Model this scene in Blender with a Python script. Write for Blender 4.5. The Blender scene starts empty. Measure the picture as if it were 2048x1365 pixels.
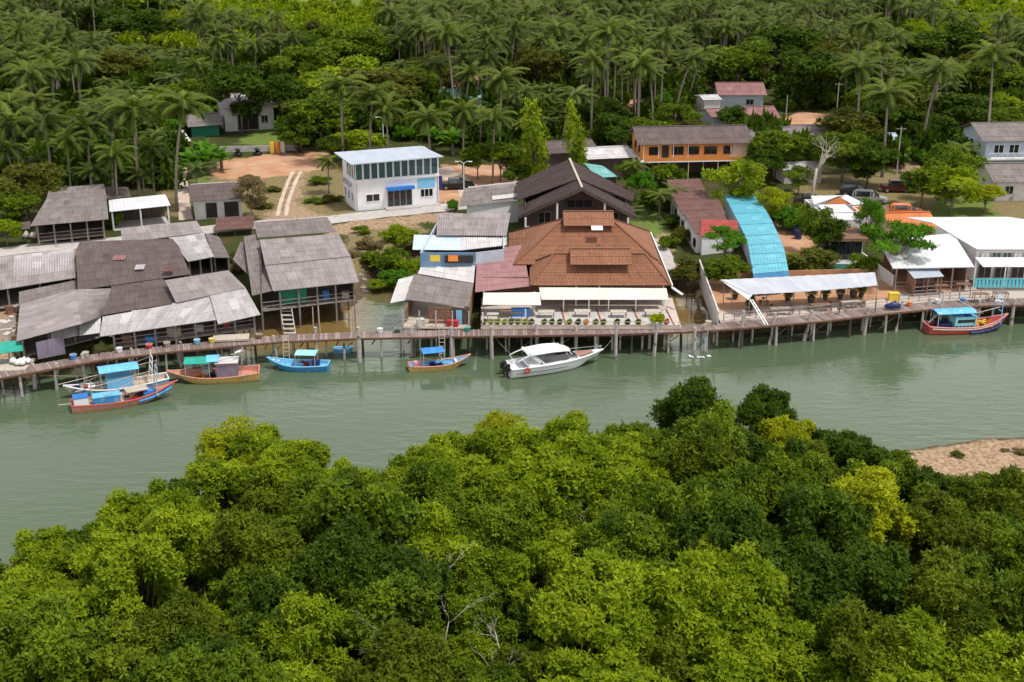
import bpy, math, random, time
import numpy as np
from mathutils import Vector, Matrix
random.seed(7); rng = np.random.default_rng(7)
sc = bpy.context.scene
C = sc.collection
R = math.radians
# ---------------------------------------------------------------- camera
F = 2600.0; PT = R(20); H = 47.0
cp, sp = math.cos(PT), math.sin(PT)
cam = bpy.data.cameras.new("camera"); co = bpy.data.objects.new("camera", cam); C.objects.link(co)
co.location = (0, 0, H); co.rotation_euler = (R(70), 0, 0)
cam.sensor_width = 36; cam.lens = 36 * F / 2048; cam.clip_end = 6000; cam.clip_start = 1
sc.camera = co

def P(u, v, z=2.0):
    a = (u - 1024) / F; b = (682.5 - v) / F
    t = (H - z) / (sp - b * cp)
    return Vector((a * t, (cp + b * sp) * t, z))
def px(x, y, z):
    d = y * cp - (z - H) * sp
    return 1024 + F * x / d, 682.5 - F * (y * sp + (z - H) * cp) / d

# ---------------------------------------------------------------- materials
MT = {}
def nd(nt, t, **k):
    n = nt.nodes.new(t)
    for a, b in k.items(): setattr(n, a, b)
    return n
def mat(name, c1, c2=None, scale=1.0, rough=0.8, bump=0.0, bscale=None, metal=0.0, stretch=(1, 1, 1), lo=0.35, hi=0.65, c3=None, s3=0.2, f3=0.5, coord='Object', spec=0.5, detail=5):
    if name in MT: return MT[name]
    m = bpy.data.materials.new(name); m.use_nodes = True; nt = m.node_tree
    b = nt.nodes['Principled BSDF']; L = nt.links
    b.inputs['Roughness'].default_value = rough; b.inputs['Metallic'].default_value = metal
    b.inputs['Specular IOR Level'].default_value = spec
    b.inputs['Base Color'].default_value = (*c1, 1)
    tc = nd(nt, 'ShaderNodeTexCoord'); mp = nd(nt, 'ShaderNodeMapping'); mp.inputs['Scale'].default_value = stretch
    L.new(tc.outputs[coord], mp.inputs[0])
    if c2 is not None:
        n = nd(nt, 'ShaderNodeTexNoise'); n.inputs['Scale'].default_value = scale; n.inputs['Detail'].default_value = detail; n.inputs['Roughness'].default_value = 0.65
        L.new(mp.outputs[0], n.inputs['Vector'])
        mr = nd(nt, 'ShaderNodeMapRange'); mr.inputs[1].default_value = lo; mr.inputs[2].default_value = hi
        L.new(n.outputs[0], mr.inputs[0])
        mx = nd(nt, 'ShaderNodeMix', data_type='RGBA'); mx.inputs[6].default_value = (*c1, 1); mx.inputs[7].default_value = (*c2, 1)
        L.new(mr.outputs[0], mx.inputs[0]); out = mx.outputs[2]
        if c3 is not None:
            n3 = nd(nt, 'ShaderNodeTexNoise'); n3.inputs['Scale'].default_value = s3; n3.inputs['Detail'].default_value = 6
            L.new(tc.outputs[coord], n3.inputs['Vector'])
            m3 = nd(nt, 'ShaderNodeMapRange'); m3.inputs[1].default_value = f3; m3.inputs[2].default_value = f3 + 0.12
            L.new(n3.outputs[0], m3.inputs[0])
            x3 = nd(nt, 'ShaderNodeMix', data_type='RGBA'); L.new(m3.outputs[0], x3.inputs[0]); L.new(out, x3.inputs[6]); x3.inputs[7].default_value = (*c3, 1)
            out = x3.outputs[2]
        L.new(out, b.inputs['Base Color'])
    if bump:
        n2 = nd(nt, 'ShaderNodeTexNoise'); n2.inputs['Scale'].default_value = bscale or scale * 3; n2.inputs['Detail'].default_value = 4
        L.new(mp.outputs[0], n2.inputs['Vector'])
        bp = nd(nt, 'ShaderNodeBump'); bp.inputs['Strength'].default_value = bump; bp.inputs['Distance'].default_value = 0.1
        L.new(n2.outputs[0], bp.inputs['Height']); L.new(bp.outputs[0], b.inputs['Normal'])
    MT[name] = m
    return m

def roofmat(name, c1, c2, patch=(.5, .48, .5), pf=0.66, rough=0.85, sheet=(1.0, 1.8), sv=0.5, streak=0.5, metal=0.0, tile=None):
    """UV is in metres along eave and up the slope: sheets differ, rain streaks run down, pale lichen patches"""
    if name in MT: return MT[name]
    m = bpy.data.materials.new(name); m.use_nodes = True; nt = m.node_tree; L = nt.links
    b = nt.nodes['Principled BSDF']; b.inputs['Roughness'].default_value = rough; b.inputs['Metallic'].default_value = metal
    b.inputs['Specular IOR Level'].default_value = 0.3
    tc = nd(nt, 'ShaderNodeTexCoord')
    def mapping(s):
        mp = nd(nt, 'ShaderNodeMapping'); mp.inputs['Scale'].default_value = (*s, 1); L.new(tc.outputs['UV'], mp.inputs[0]); return mp.outputs[0]
    def noise(v, s, d=5):
        n = nd(nt, 'ShaderNodeTexNoise'); n.inputs['Scale'].default_value = s; n.inputs['Detail'].default_value = d; n.inputs['Roughness'].default_value = .65; L.new(v, n.inputs['Vector']); return n.outputs[0]
    def rmp(v, a, c, lo=0., hi=1.):
        r = nd(nt, 'ShaderNodeMapRange'); r.inputs[1].default_value = a; r.inputs[2].default_value = c; r.inputs[3].default_value = lo; r.inputs[4].default_value = hi; L.new(v, r.inputs[0]); return r.outputs[0]
    def mix(f, a, c):
        x = nd(nt, 'ShaderNodeMix', data_type='RGBA')
        L.new(f, x.inputs[0])
        for i, q in ((6, a), (7, c)):
            if isinstance(q, tuple): x.inputs[i].default_value = (*q, 1)
            else: L.new(q, x.inputs[i])
        return x.outputs[2]
    big = noise(mapping((.35, .25)), 1.0)
    st = noise(mapping((2.6, .22)), 1.0, 6)
    col = mix(rmp(big, .35, .65), c1, c2)
    dk = tuple(x * .62 for x in c1); lt = tuple(min(1, x * 1.25 + .02) for x in c2)
    sk = nd(nt, 'ShaderNodeMath', operation='MULTIPLY'); L.new(rmp(st, .45, .75), sk.inputs[0]); sk.inputs[1].default_value = streak
    col = mix(sk.outputs[0], col, dk)
    fl = nd(nt, 'ShaderNodeVectorMath', operation='FLOOR'); L.new(mapping((1 / sheet[0], 1 / sheet[1])), fl.inputs[0])
    wn = nd(nt, 'ShaderNodeTexWhiteNoise', noise_dimensions='3D'); L.new(fl.outputs[0], wn.inputs['Vector'])
    sh = nd(nt, 'ShaderNodeMath', operation='MULTIPLY'); L.new(rmp(wn.outputs[0], .55, 1.0), sh.inputs[0]); sh.inputs[1].default_value = sv
    col = mix(sh.outputs[0], col, lt)
    pn = noise(mapping((.5, .5)), 1.7, 8)
    if patch is not None: col = mix(rmp(pn, pf, pf + .05), col, patch)
    if tile:
        br = nd(nt, 'ShaderNodeTexBrick'); br.inputs['Scale'].default_value = 1; br.inputs['Brick Width'].default_value = tile; br.inputs['Row Height'].default_value = tile
        br.inputs['Mortar Size'].default_value = tile * .11; br.inputs['Color1'].default_value = (1, 1, 1, 1); br.inputs['Color2'].default_value = (.8, .8, .8, 1); br.inputs['Mortar'].default_value = (.45, .45, .45, 1)
        L.new(mapping((1, 1)), br.inputs['Vector'])
        x = nd(nt, 'ShaderNodeMix', data_type='RGBA', blend_type='MULTIPLY'); x.inputs[0].default_value = .55; L.new(col, x.inputs[6]); L.new(br.outputs[0], x.inputs[7]); col = x.outputs[2]
    L.new(col, b.inputs['Base Color'])
    bp = nd(nt, 'ShaderNodeBump'); bp.inputs['Strength'].default_value = .35; bp.inputs['Distance'].default_value = .05
    L.new(noise(mapping((1, 1)), 4), bp.inputs['Height']); L.new(bp.outputs[0], b.inputs['Normal'])
    MT[name] = m
    return m

def leafmat(name, c1, c2, c3, trans=0.3, rough=0.55):
    """c1..c2 by each leaf clump's own tint, c3 mixed in tree by tree"""
    m = bpy.data.materials.new(name); m.use_nodes = True; nt = m.node_tree; L = nt.links
    b = nt.nodes['Principled BSDF']; out = nt.nodes['Material Output']
    b.inputs['Roughness'].default_value = rough; b.inputs['Specular IOR Level'].default_value = .12
    at = nd(nt, 'ShaderNodeAttribute', attribute_name='tint'); oi = nd(nt, 'ShaderNodeObjectInfo')
    mx = nd(nt, 'ShaderNodeMix', data_type='RGBA'); mx.inputs[6].default_value = (*c1, 1); mx.inputs[7].default_value = (*c2, 1); L.new(at.outputs['Fac'], mx.inputs[0])
    m2 = nd(nt, 'ShaderNodeMix', data_type='RGBA'); ml = nd(nt, 'ShaderNodeMath', operation='MULTIPLY'); ml.inputs[1].default_value = .7
    L.new(oi.outputs['Random'], ml.inputs[0]); L.new(ml.outputs[0], m2.inputs[0]); L.new(mx.outputs[2], m2.inputs[6]); m2.inputs[7].default_value = (*c3, 1)
    L.new(m2.outputs[2], b.inputs['Base Color'])
    tr = nd(nt, 'ShaderNodeBsdfTranslucent'); g = nd(nt, 'ShaderNodeMix', data_type='RGBA', blend_type='MULTIPLY'); g.inputs[0].default_value = 1; g.inputs[7].default_value = (1.25, 1.2, .6, 1)
    L.new(m2.outputs[2], g.inputs[6]); L.new(g.outputs[2], tr.inputs[0])
    ms = nd(nt, 'ShaderNodeMixShader'); ms.inputs[0].default_value = trans
    L.new(b.outputs[0], ms.inputs[1]); L.new(tr.outputs[0], ms.inputs[2]); L.new(ms.outputs[0], out.inputs[0])
    MT[name] = m
    return m

# ---------------------------------------------------------------- objects
BASE = {}
def tag(o, label=None, cat=None, group=None, kind=None):
    if label: o['label'] = label
    if cat: o['category'] = cat
    if group: o['group'] = group
    if kind: o['kind'] = kind
    return o
def thing(name, label, cat, loc=(0, 0, 0), group=None):
    o = bpy.data.objects.new(name, None); C.objects.link(o); o.location = loc; o.empty_display_size = .3
    BASE[o.name] = Vector(loc)
    return tag(o, label, cat, group)
class MB:
    def __init__(s): s.v = []; s.f = []; s.uv = []; s.hasuv = False
    def add(s, vs, fs, uvs=None):
        n = len(s.v); s.v += [tuple(x) for x in vs]; s.f += [tuple(i + n for i in f) for f in fs]
        if uvs is not None: s.hasuv = True; s.uv += list(uvs)
        else: s.uv += [(0., 0.)] * len(vs)
        return s
    def hexa(s, b, t):          # 4 bottom points ccw, 4 top
        return s.add(list(b) + list(t), [(3, 2, 1, 0), (4, 5, 6, 7), (0, 1, 5, 4), (1, 2, 6, 5), (2, 3, 7, 6), (3, 0, 4, 7)])
    def box(s, c, d, rz=0.0):   # centre, full sizes
        ca, sa = math.cos(rz), math.sin(rz); hx, hy, hz = d[0] / 2, d[1] / 2, d[2] / 2
        q = [(-hx, -hy), (hx, -hy), (hx, hy), (-hx, hy)]
        w = [(c[0] + x * ca - y * sa, c[1] + x * sa + y * ca) for x, y in q]
        return s.hexa([(x, y, c[2] - hz) for x, y in w], [(x, y, c[2] + hz) for x, y in w])
    def wall(s, p, q, z0, zp, zq, t=.12, z0q=None):   # vertical slab from p to q, top heights zp zq
        d = Vector((q[0] - p[0], q[1] - p[1], 0)); n = Vector((-d.y, d.x, 0)).normalized() * t / 2
        z0q = z0 if z0q is None else z0q
        b = [(p[0] - n.x, p[1] - n.y, z0), (q[0] - n.x, q[1] - n.y, z0q), (q[0] + n.x, q[1] + n.y, z0q), (p[0] + n.x, p[1] + n.y, z0)]
        return s.hexa(b, [(b[0][0], b[0][1], zp), (b[1][0], b[1][1], zq), (b[2][0], b[2][1], zq), (b[3][0], b[3][1], zp)])
    def bar(s, p, q, w=.1, h=None):
        p = Vector(p); q = Vector(q); d = (q - p); h = h or w
        if d.length < 1e-5: return s
        d.normalize(); a = d.cross(Vector((0, 0, 1)))
        if a.length < .05: a = Vector((1, 0, 0))
        a.normalize(); b = a.cross(d); a = a * w / 2; b = b * h / 2
        return s.hexa([p - a - b, p + a - b, p + a + b, p - a + b], [q - a - b, q + a - b, q + a + b, q - a + b])
    def tube(s, pts, rad, n=6, cap=True):
        pts = [Vector(p) for p in pts]; rr = rad if isinstance(rad, (list, tuple)) else [rad] * len(pts)
        vs = []; k = len(pts)
        for i, p in enumerate(pts):
            d = (pts[min(i + 1, k - 1)] - pts[max(i - 1, 0)]).normalized()
            a = d.cross(Vector((0, 0, 1)))
            if a.length < .1: a = d.cross(Vector((1, 0, 0)))
            a.normalize(); b = d.cross(a)
            for j in range(n):
                t = 2 * math.pi * j / n
                vs.append(p + (a * math.cos(t) + b * math.sin(t)) * rr[i])
        fs = [(i * n + j, i * n + (j + 1) % n, (i + 1) * n + (j + 1) % n, (i + 1) * n + j) for i in range(k - 1) for j in range(n)]
        if cap: fs += [tuple(range(n - 1, -1, -1)), tuple((k - 1) * n + j for j in range(n))]
        return s.add(vs, fs)
    def disc(s, c, r, h, n=14, axis='z', r2=None):
        r2 = r if r2 is None else r2; c = Vector(c)
        ax = {'z': (Vector((1, 0, 0)), Vector((0, 1, 0)), Vector((0, 0, 1))), 'y': (Vector((0, 0, 1)), Vector((1, 0, 0)), Vector((0, 1, 0))), 'x': (Vector((0, 1, 0)), Vector((0, 0, 1)), Vector((1, 0, 0)))}[axis]
        vs = [c + (ax[0] * math.cos(2 * math.pi * j / n) + ax[1] * math.sin(2 * math.pi * j / n)) * (r if k == 0 else r2) + ax[2] * h * k for k in (0, 1) for j in range(n)]
        return s.add(vs, [(j, (j + 1) % n, n + (j + 1) % n, n + j) for j in range(n)] + [tuple(range(n - 1, -1, -1)), tuple(range(n, 2 * n))])
    def prism(s, poly, z0, z1):
        n = len(poly)
        return s.add([(p[0], p[1], z0) for p in poly] + [(p[0], p[1], z1) for p in poly], [tuple(range(n - 1, -1, -1)), tuple(range(n, 2 * n))] + [(j, (j + 1) % n, n + (j + 1) % n, n + j) for j in range(n)])
    def sheet(s, a, b, c, d, amp=.035, per=.28, th=.05, rows=None, lap=.03, sub=4, sag=0.0):
        """corrugated roof plane: a,b = eave left/right, c,d = ridge right/left"""
        a, b, c, d = map(Vector, (a, b, c, d))
        w = max((b - a).length, (c - d).length); l = ((d - a).length + (c - b).length) / 2
        nu = max(2, min(500, int(w / per * sub))) if amp else max(2, int(w / 2)); rows = rows or max(1, int(round(l / 1.6)))
        nrm = (b - a).cross(d - a).normalized()
        if nrm.z < 0: nrm = -nrm
        vv = []
        for r in range(rows):
            vv += [(r / rows, lap * (1)), ((r + 1) / rows - 1e-4, 0.0)] if lap else [(r / rows, 0.), ((r + 1) / rows, 0.)]
        vs = []; uv = []
        jit = [random.uniform(-.35, .35) * per for _ in vv]
        for layer in (0, 1):
            for j, (t, off) in enumerate(vv):
                for i in range(nu + 1):
                    f = i / nu
                    p = a.lerp(b, f).lerp(d.lerp(c, f), t)
                    o = amp * math.sin(f * w / per * 2 * math.pi) + off - sag * math.sin(math.pi * f) * (1 - t)
                    vs.append(p + nrm * (o - layer * th)); uv.append((f * w, t * l))
        W = nu + 1; N = W * len(vv); fs = []
        for j in range(len(vv) - 1):
            for i in range(nu):
                k = j * W + i
                fs.append((k, k + 1, k + W + 1, k + W)); fs.append((N + k + W, N + k + W + 1, N + k + 1, N + k))
        T = len(vv) - 1
        for i in range(nu):
            fs.append((i + 1, i, N + i, N + i + 1)); k = T * W + i; fs.append((k, k + 1, N + k + 1, N + k))
        for j in range(T):
            k = j * W; fs.append((k, k + W, N + k + W, N + k)); k += nu; fs.append((k + W, k, N + k, N + k + W))
        return s.add(vs, fs, uv)
    def tri(s, a, b, c, th=.05):
        a, b, c = map(Vector, (a, b, c)); n = (b - a).cross(c - a).normalized()
        if n.z < 0: n = -n
        e1 = (b - a).normalized(); e2 = n.cross(e1)
        vs = [a, b, c, a - n * th, b - n * th, c - n * th]
        uv = [((p - a).dot(e1), (p - a).dot(e2)) for p in (a, b, c)] * 2
        return s.add(vs, [(0, 1, 2), (5, 4, 3), (0, 3, 4, 1), (1, 4, 5, 2), (2, 5, 3, 0)], uv)
    def build(s, name, m, parent=None, smooth=False, mats=None):
        me = bpy.data.meshes.new(name)
        off = BASE.get(parent.name, Vector((0, 0, 0))) if parent else Vector((0, 0, 0))
        me.from_pydata([(x[0] - off.x, x[1] - off.y, x[2] - off.z) for x in s.v], [], s.f)
        if s.hasuv:
            ul = me.uv_layers.new(name='uv'); li = np.empty(len(me.loops), np.int32); me.loops.foreach_get('vertex_index', li)
            ul.data.foreach_set('uv', np.array(s.uv, np.float32)[li].ravel())
        me.validate(); me.update()
        if smooth: me.polygons.foreach_set('use_smooth', [True] * len(me.polygons))
        me.materials.append(m)
        o = bpy.data.objects.new(name, me); C.objects.link(o)
        if parent: o.parent = parent; BASE[o.name] = off
        return o
def npmesh(name, V, Fq, m, parent=None, tint=None, smooth=False):
    me = bpy.data.meshes.new(name); nv = len(V); nf, k = Fq.shape
    if parent is not None: V = V - np.array(BASE.get(parent.name, Vector((0, 0, 0))))[None, :]
    me.vertices.add(nv); me.vertices.foreach_set('co', V.astype(np.float32).ravel())
    me.loops.add(nf * k); me.loops.foreach_set('vertex_index', Fq.astype(np.int32).ravel())
    me.polygons.add(nf); me.polygons.foreach_set('loop_start', np.arange(0, nf * k, k, dtype=np.int32)); me.polygons.foreach_set('loop_total', np.full(nf, k, np.int32))
    if smooth: me.polygons.foreach_set('use_smooth', np.ones(nf, bool))
    me.update(calc_edges=True)
    if tint is not None:
        a = me.attributes.new('tint', 'FLOAT', 'POINT'); a.data.foreach_set('value', tint.astype(np.float32))
    me.materials.append(m)
    o = bpy.data.objects.new(name, me); C.objects.link(o)
    if parent: o.parent = parent; BASE[o.name] = BASE.get(parent.name, Vector((0, 0, 0)))
    return o
def dup(root, loc, rz=0.0, s=1.0, label=None, group=None, crown_mat=None, sz=None):
    r = root.copy(); C.objects.link(r); r.location = loc; r.rotation_euler = (0, 0, rz); r.scale = (s, s, sz or s)
    if label: r['label'] = label
    if group: r['group'] = group
    for ch in list(root.children):
        c = ch.copy(); C.objects.link(c); c.parent = r
        if crown_mat and ch.name.startswith('crown'):
            c.material_slots[0].link = 'OBJECT'; c.material_slots[0].material = crown_mat
        for g in ch.children:
            d = g.copy(); C.objects.link(d); d.parent = c
    return r
def drop(root):
    for o in list(root.children_recursive) + [root]: bpy.data.objects.remove(o)
ORD = "first second third fourth fifth sixth seventh eighth ninth tenth eleventh twelfth thirteenth fourteenth fifteenth sixteenth seventeenth eighteenth nineteenth twentieth".split()
for _t in ("twenty", "thirty", "forty", "fifty", "sixty", "seventy"):
    if _t != "twenty": ORD.append(_t[:-1] + "ieth")
    ORD += [_t + "-" + x for x in ORD[:9]]

# ---------------------------------------------------------------- frame-based building pieces
class Fr:
    """local frame: origin at front-left corner, x along the front, y into the depth"""
    def __init__(s, o, ang, z=2.0): s.o = Vector((o[0], o[1], z)); s.a = ang; s.c = math.cos(ang); s.s = math.sin(ang); s.z = z
    def __call__(s, x, y, z=0.0): return Vector((s.o.x + x * s.c - y * s.s, s.o.y + x * s.s + y * s.c, s.z + z))
def frpx(l, r, z=2.0):
    a = P(*l, z); b = P(*r, z)
    return Fr(a, math.atan2(b.y - a.y, b.x - a.x), z), math.hypot(b.x - a.x, b.y - a.y)
def fbox(mb, fr, x0, x1, y0, y1, z0, z1):
    q = [(x0, y0), (x1, y0), (x1, y1), (x0, y1)]
    return mb.hexa([fr(x, y, z0) for x, y in q], [fr(x, y, z1) for x, y in q])
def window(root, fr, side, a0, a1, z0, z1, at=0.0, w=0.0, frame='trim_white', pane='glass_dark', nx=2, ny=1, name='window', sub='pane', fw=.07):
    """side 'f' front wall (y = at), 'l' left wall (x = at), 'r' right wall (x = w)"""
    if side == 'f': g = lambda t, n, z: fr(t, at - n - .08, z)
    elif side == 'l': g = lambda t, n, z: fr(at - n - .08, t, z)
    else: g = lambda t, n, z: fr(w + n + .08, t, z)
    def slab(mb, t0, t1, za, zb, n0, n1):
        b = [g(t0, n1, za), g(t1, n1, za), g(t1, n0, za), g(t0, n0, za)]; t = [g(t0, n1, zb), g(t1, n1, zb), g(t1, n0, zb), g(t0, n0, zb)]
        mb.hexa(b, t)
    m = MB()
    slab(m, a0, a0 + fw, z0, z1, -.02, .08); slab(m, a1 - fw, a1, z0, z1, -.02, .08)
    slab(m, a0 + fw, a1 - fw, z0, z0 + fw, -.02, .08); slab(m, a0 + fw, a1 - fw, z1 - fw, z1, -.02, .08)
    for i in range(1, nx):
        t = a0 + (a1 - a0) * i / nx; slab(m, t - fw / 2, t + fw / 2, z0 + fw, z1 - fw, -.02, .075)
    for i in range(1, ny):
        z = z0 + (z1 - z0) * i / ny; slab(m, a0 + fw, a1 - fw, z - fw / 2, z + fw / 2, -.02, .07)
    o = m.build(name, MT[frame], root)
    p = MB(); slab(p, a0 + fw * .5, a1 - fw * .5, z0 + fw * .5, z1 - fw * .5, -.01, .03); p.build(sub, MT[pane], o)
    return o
def gable(fr, w, d, ze, zr, ov=.6, axis='x', amp=.03, per=.3, th=.06, ovy=None, x0=0., y0=0.):
    """roof mesh over a w x d plan at (x0,y0); ridge along x or y; returns MB"""
    m = MB(); ovy = ov if ovy is None else ovy
    if axis == 'x':
        k = (zr - ze) / (d / 2); e = ze - k * ovy
        A, B = x0 - ov, x0 + w + ov; Y0, Y1, Ym = y0 - ovy, y0 + d + ovy, y0 + d / 2
        m.sheet(fr(A, Y0, e), fr(B, Y0, e), fr(B, Ym, zr), fr(A, Ym, zr), amp, per, th)
        m.sheet(fr(B, Y1, e), fr(A, Y1, e), fr(A, Ym, zr), fr(B, Ym, zr), amp, per, th)
        m.bar(fr(A, Ym, zr + .06), fr(B, Ym, zr + .06), .3, .08)
    else:
        k = (zr - ze) / (w / 2); e = ze - k * ov
        A, B, Xm = x0 - ov, x0 + w + ov, x0 + w / 2; Y0, Y1 = y0 - ovy, y0 + d + ovy
        m.sheet(fr(A, Y1, e), fr(A, Y0, e), fr(Xm, Y0, zr), fr(Xm, Y1, zr), amp, per, th)
        m.sheet(fr(B, Y0, e), fr(B, Y1, e), fr(Xm, Y1, zr), fr(Xm, Y0, zr), amp, per, th)
        m.bar(fr(Xm, Y0, zr + .06), fr(Xm, Y1, zr + .06), .3, .08)
    return m
def boxwalls(fr, w, d, h, z0=0.0, t=.16, gaps=(), hb=None):
    """four walls as one mesh; hb = back height for a lean-to"""
    hb = h if hb is None else hb; m = MB()
    c = [fr(0, 0), fr(w, 0), fr(w, d), fr(0, d)]; z = fr.z
    ht = [h, h, hb, hb]
    for i, nm in enumerate('frbl'):
        if nm in gaps: continue
        p, q = c[i].copy(), c[(i + 1) % 4].copy()
        dd = (q - p).normalized() * (t / 2)
        if i % 2 == 1: p += dd; q -= dd
        else: p -= dd; q += dd
        m.wall(p, q, z + z0, z + ht[i], z + ht[(i + 1) % 4], t)
    return m
def gable_ends(m, fr, w, d, h, zr, axis='x', t=.14):
    if axis == 'x':
        for x in (0.0, w):
            a, b, c = fr(x, 0, h), fr(x, d, h), fr(x, d / 2, zr - .08); n = (fr(1, 0) - fr(0, 0)) * t / 2
            m.add([a - n, b - n, c - n, a + n, b + n, c + n], [(0, 1, 2), (5, 4, 3), (0, 3, 4, 1), (1, 4, 5, 2), (2, 5, 3, 0)])
    else:
        for y in (0.0, d):
            a, b, c = fr(0, y, h), fr(w, y, h), fr(w / 2, y, zr - .08); n = (fr(0, 1) - fr(0, 0)) * t / 2
            m.add([a - n, b - n, c - n, a + n, b + n, c + n], [(0, 1, 2), (5, 4, 3), (0, 3, 4, 1), (1, 4, 5, 2), (2, 5, 3, 0)])
    return m
# ---------------------------------------------------------------- the palette
mat('wood_grey', (.20, .165, .15), (.36, .31, .29), 3, .9, .3, stretch=(1, 1, .3))
mat('wood_dark', (.055, .04, .035), (.12, .085, .07), 3, .9, .3)
mat('wood_brown', (.16, .08, .05), (.27, .15, .10), 3, .85, .3)
mat('wood_pale', (.42, .36, .30), (.55, .49, .42), 3, .85, .2)
mat('post_conc', (.36, .33, .32), (.52, .49, .47), 4, .9, .3, c3=(.10, .09, .07), s3=1.5, f3=.58)
mat('concrete', (.42, .39, .37), (.55, .52, .50), 1.2, .9, .2, c3=(.28, .25, .23), s3=.6, f3=.6)
mat('white_wall', (.74, .74, .76), (.82, .82, .84), .8, .8, .05, c3=(.55, .53, .52), s3=.5, f3=.66)
mat('white_old', (.58, .56, .56), (.72, .70, .70), 1.2, .85, .1, c3=(.34, .31, .28), s3=.7, f3=.58)
mat('bluegrey_wall', (.38, .44, .52), (.48, .54, .62), 1.0, .8, .05, c3=(.3, .3, .3), s3=.5, f3=.64)
mat('blue_wall', (.12, .22, .36), (.18, .30, .45), 1.0, .8)
mat('orange_wall', (.62, .22, .05), (.72, .28, .07), .8, .8, .05, c3=(.5, .2, .07), s3=.6, f3=.62)
mat('peach_wall', (.62, .42, .30), (.70, .50, .38), .8, .8)
mat('purple_sheet', (.16, .13, .19), (.26, .22, .29), 2, .7, stretch=(1, 1, .2))
mat('trim_white', (.75, .76, .78), (.82, .82, .83), 1, .6)
mat('trim_grey', (.35, .35, .37), (.45, .45, .47), 1, .7)
mat('glass_dark', (.012, .016, .02), None, rough=.08, spec=.8)
mat('glass_teal', (.03, .075, .085), (.06, .12, .13), .6, rough=.06, spec=1.0)
mat('gap_shade', (.02, .018, .018), (.04, .035, .03), 1, .9)  # near-black colour standing in for shade inside openings
mat('blue_paint', (.02, .16, .52), (.03, .20, .60), 2, .5)
mat('blue_light', (.16, .46, .74), (.22, .54, .80), 2, .55)
mat('tarp_blue', (.03, .20, .62), (.05, .28, .72), 2, .6, .3)
mat('tarp_sky', (.10, .42, .72), (.20, .55, .82), 2.2, .6, .3, c3=(.5, .7, .85), s3=1.3, f3=.62)
mat('tarp_teal', (.01, .30, .22), (.02, .38, .30), 2, .6, .3)
mat('tarp_green', (.01, .16, .10), (.015, .22, .14), 2, .7, .2)
mat('tarp_aqua', (.25, .65, .68), (.35, .74, .76), 2, .6, .2)
mat('salmon', (.56, .23, .16), (.64, .30, .22), 2, .6, .1, c3=(.36, .22, .17), s3=2.2, f3=.54)
mat('red_paint', (.48, .06, .05), (.56, .10, .08), 2, .55, c3=(.30, .14, .12), s3=2.2, f3=.55)
mat('pink_paint', (.60, .25, .28), (.70, .34, .34), 2, .55)
mat('navy', (.012, .02, .10), (.02, .035, .16), 2, .5)
mat('boat_blue', (.03, .22, .50), (.05, .30, .60), 2, .5, c3=(.22, .36, .46), s3=2.2, f3=.56)
mat('boat_yellow', (.62, .40, .10), (.70, .48, .18), 2, .55, c3=(.42, .30, .17), s3=2.2, f3=.54)
mat('boat_white', (.78, .79, .82), None, rough=.18)
mat('boat_deck', (.45, .36, .28), (.58, .46, .36), 2, .8, .2)
mat('brown_sole', (.35, .16, .12), (.42, .20, .15), 2, .7)
mat('orange_cloth', (.80, .20, .03), (.85, .30, .05), 2, .8, .5)
mat('yellow_cloth', (.75, .50, .04), (.80, .56, .08), 2, .8)
mat('red_cloth', (.50, .03, .04), None, rough=.8)
mat('net_green', (.03, .10, .07), (.06, .16, .11), 3, .9, .6)
mat('black', (.012, .012, .013), None, rough=.45)
mat('tyre', (.02, .02, .02), None, rough=.9)
mat('steel', (.45, .45, .47), None, rough=.35, metal=.8)
mat('terracotta', (.32, .12, .06), (.40, .17, .09), 3, .85)
mat('tile_floor', (.50, .42, .36), (.62, .54, .48), 1.5, .5, c3=(.42, .30, .24), s3=.5, f3=.55)
mat('tile_grey', (.46, .45, .44), (.58, .57, .56), 1.5, .5)
mat('floor_red', (.20, .06, .05), (.28, .09, .07), 2, .7)
mat('floor_orange', (.42, .21, .11), (.54, .30, .17), .6, .9, .1)
mat('aqua_paint', (.08, .45, .55), (.12, .52, .62), 2, .6)
mat('rope', (.35, .28, .18), None, rough=.9)
mat('bark', (.14, .105, .08), (.24, .19, .15), 3, .95, .5, stretch=(1, 1, .3))
mat('bark_pale', (.34, .30, .26), (.50, .46, .41), 2.5, .9, .4, stretch=(1, 1, .4))
mat('palm_bark', (.20, .165, .135), (.33, .285, .24), 4, .95, .5, stretch=(.4, .4, 3))
mat('rock', (.22, .19, .17), (.36, .32, .29), 1.5, .95, .6)
mat('pot', (.50, .47, .43), (.60, .56, .50), 3, .8)
mat('car_silver', (.45, .46, .48), None, rough=.25, metal=.6)
mat('car_dark', (.02, .025, .04), None, rough=.2)
mat('car_black', (.01, .01, .012), None, rough=.2)
mat('car_maroon', (.07, .015, .012), None, rough=.25)
mat('car_orange', (.75, .16, .02), None, rough=.25)
mat('lamp_red', (.5, .02, .02), None, rough=.3)
mat('lamp_clear', (.7, .7, .68), None, rough=.15)
mat('skin', (.35, .19, .12), None, rough=.6)
roofmat('rf_grey', (.175, .148, .142), (.275, .242, .235), (.38, .35, .36), .63, sv=.3, streak=.65)
roofmat('rf_mauve', (.235, .205, .207), (.385, .345, .348), (.50, .475, .475), .66, sv=.3, streak=.6)
roofmat('rf_dark', (.105, .08, .078), (.165, .13, .125), (.32, .28, .28), .66, sv=.25, streak=.6)
roofmat('rf_light', (.36, .34, .345), (.52, .50, .51), (.62, .60, .61), .60, sv=.55, streak=.7)
roofmat('rf_pale', (.50, .48, .49), (.66, .65, .66), (.28, .25, .25), .64, sv=.6)
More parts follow.
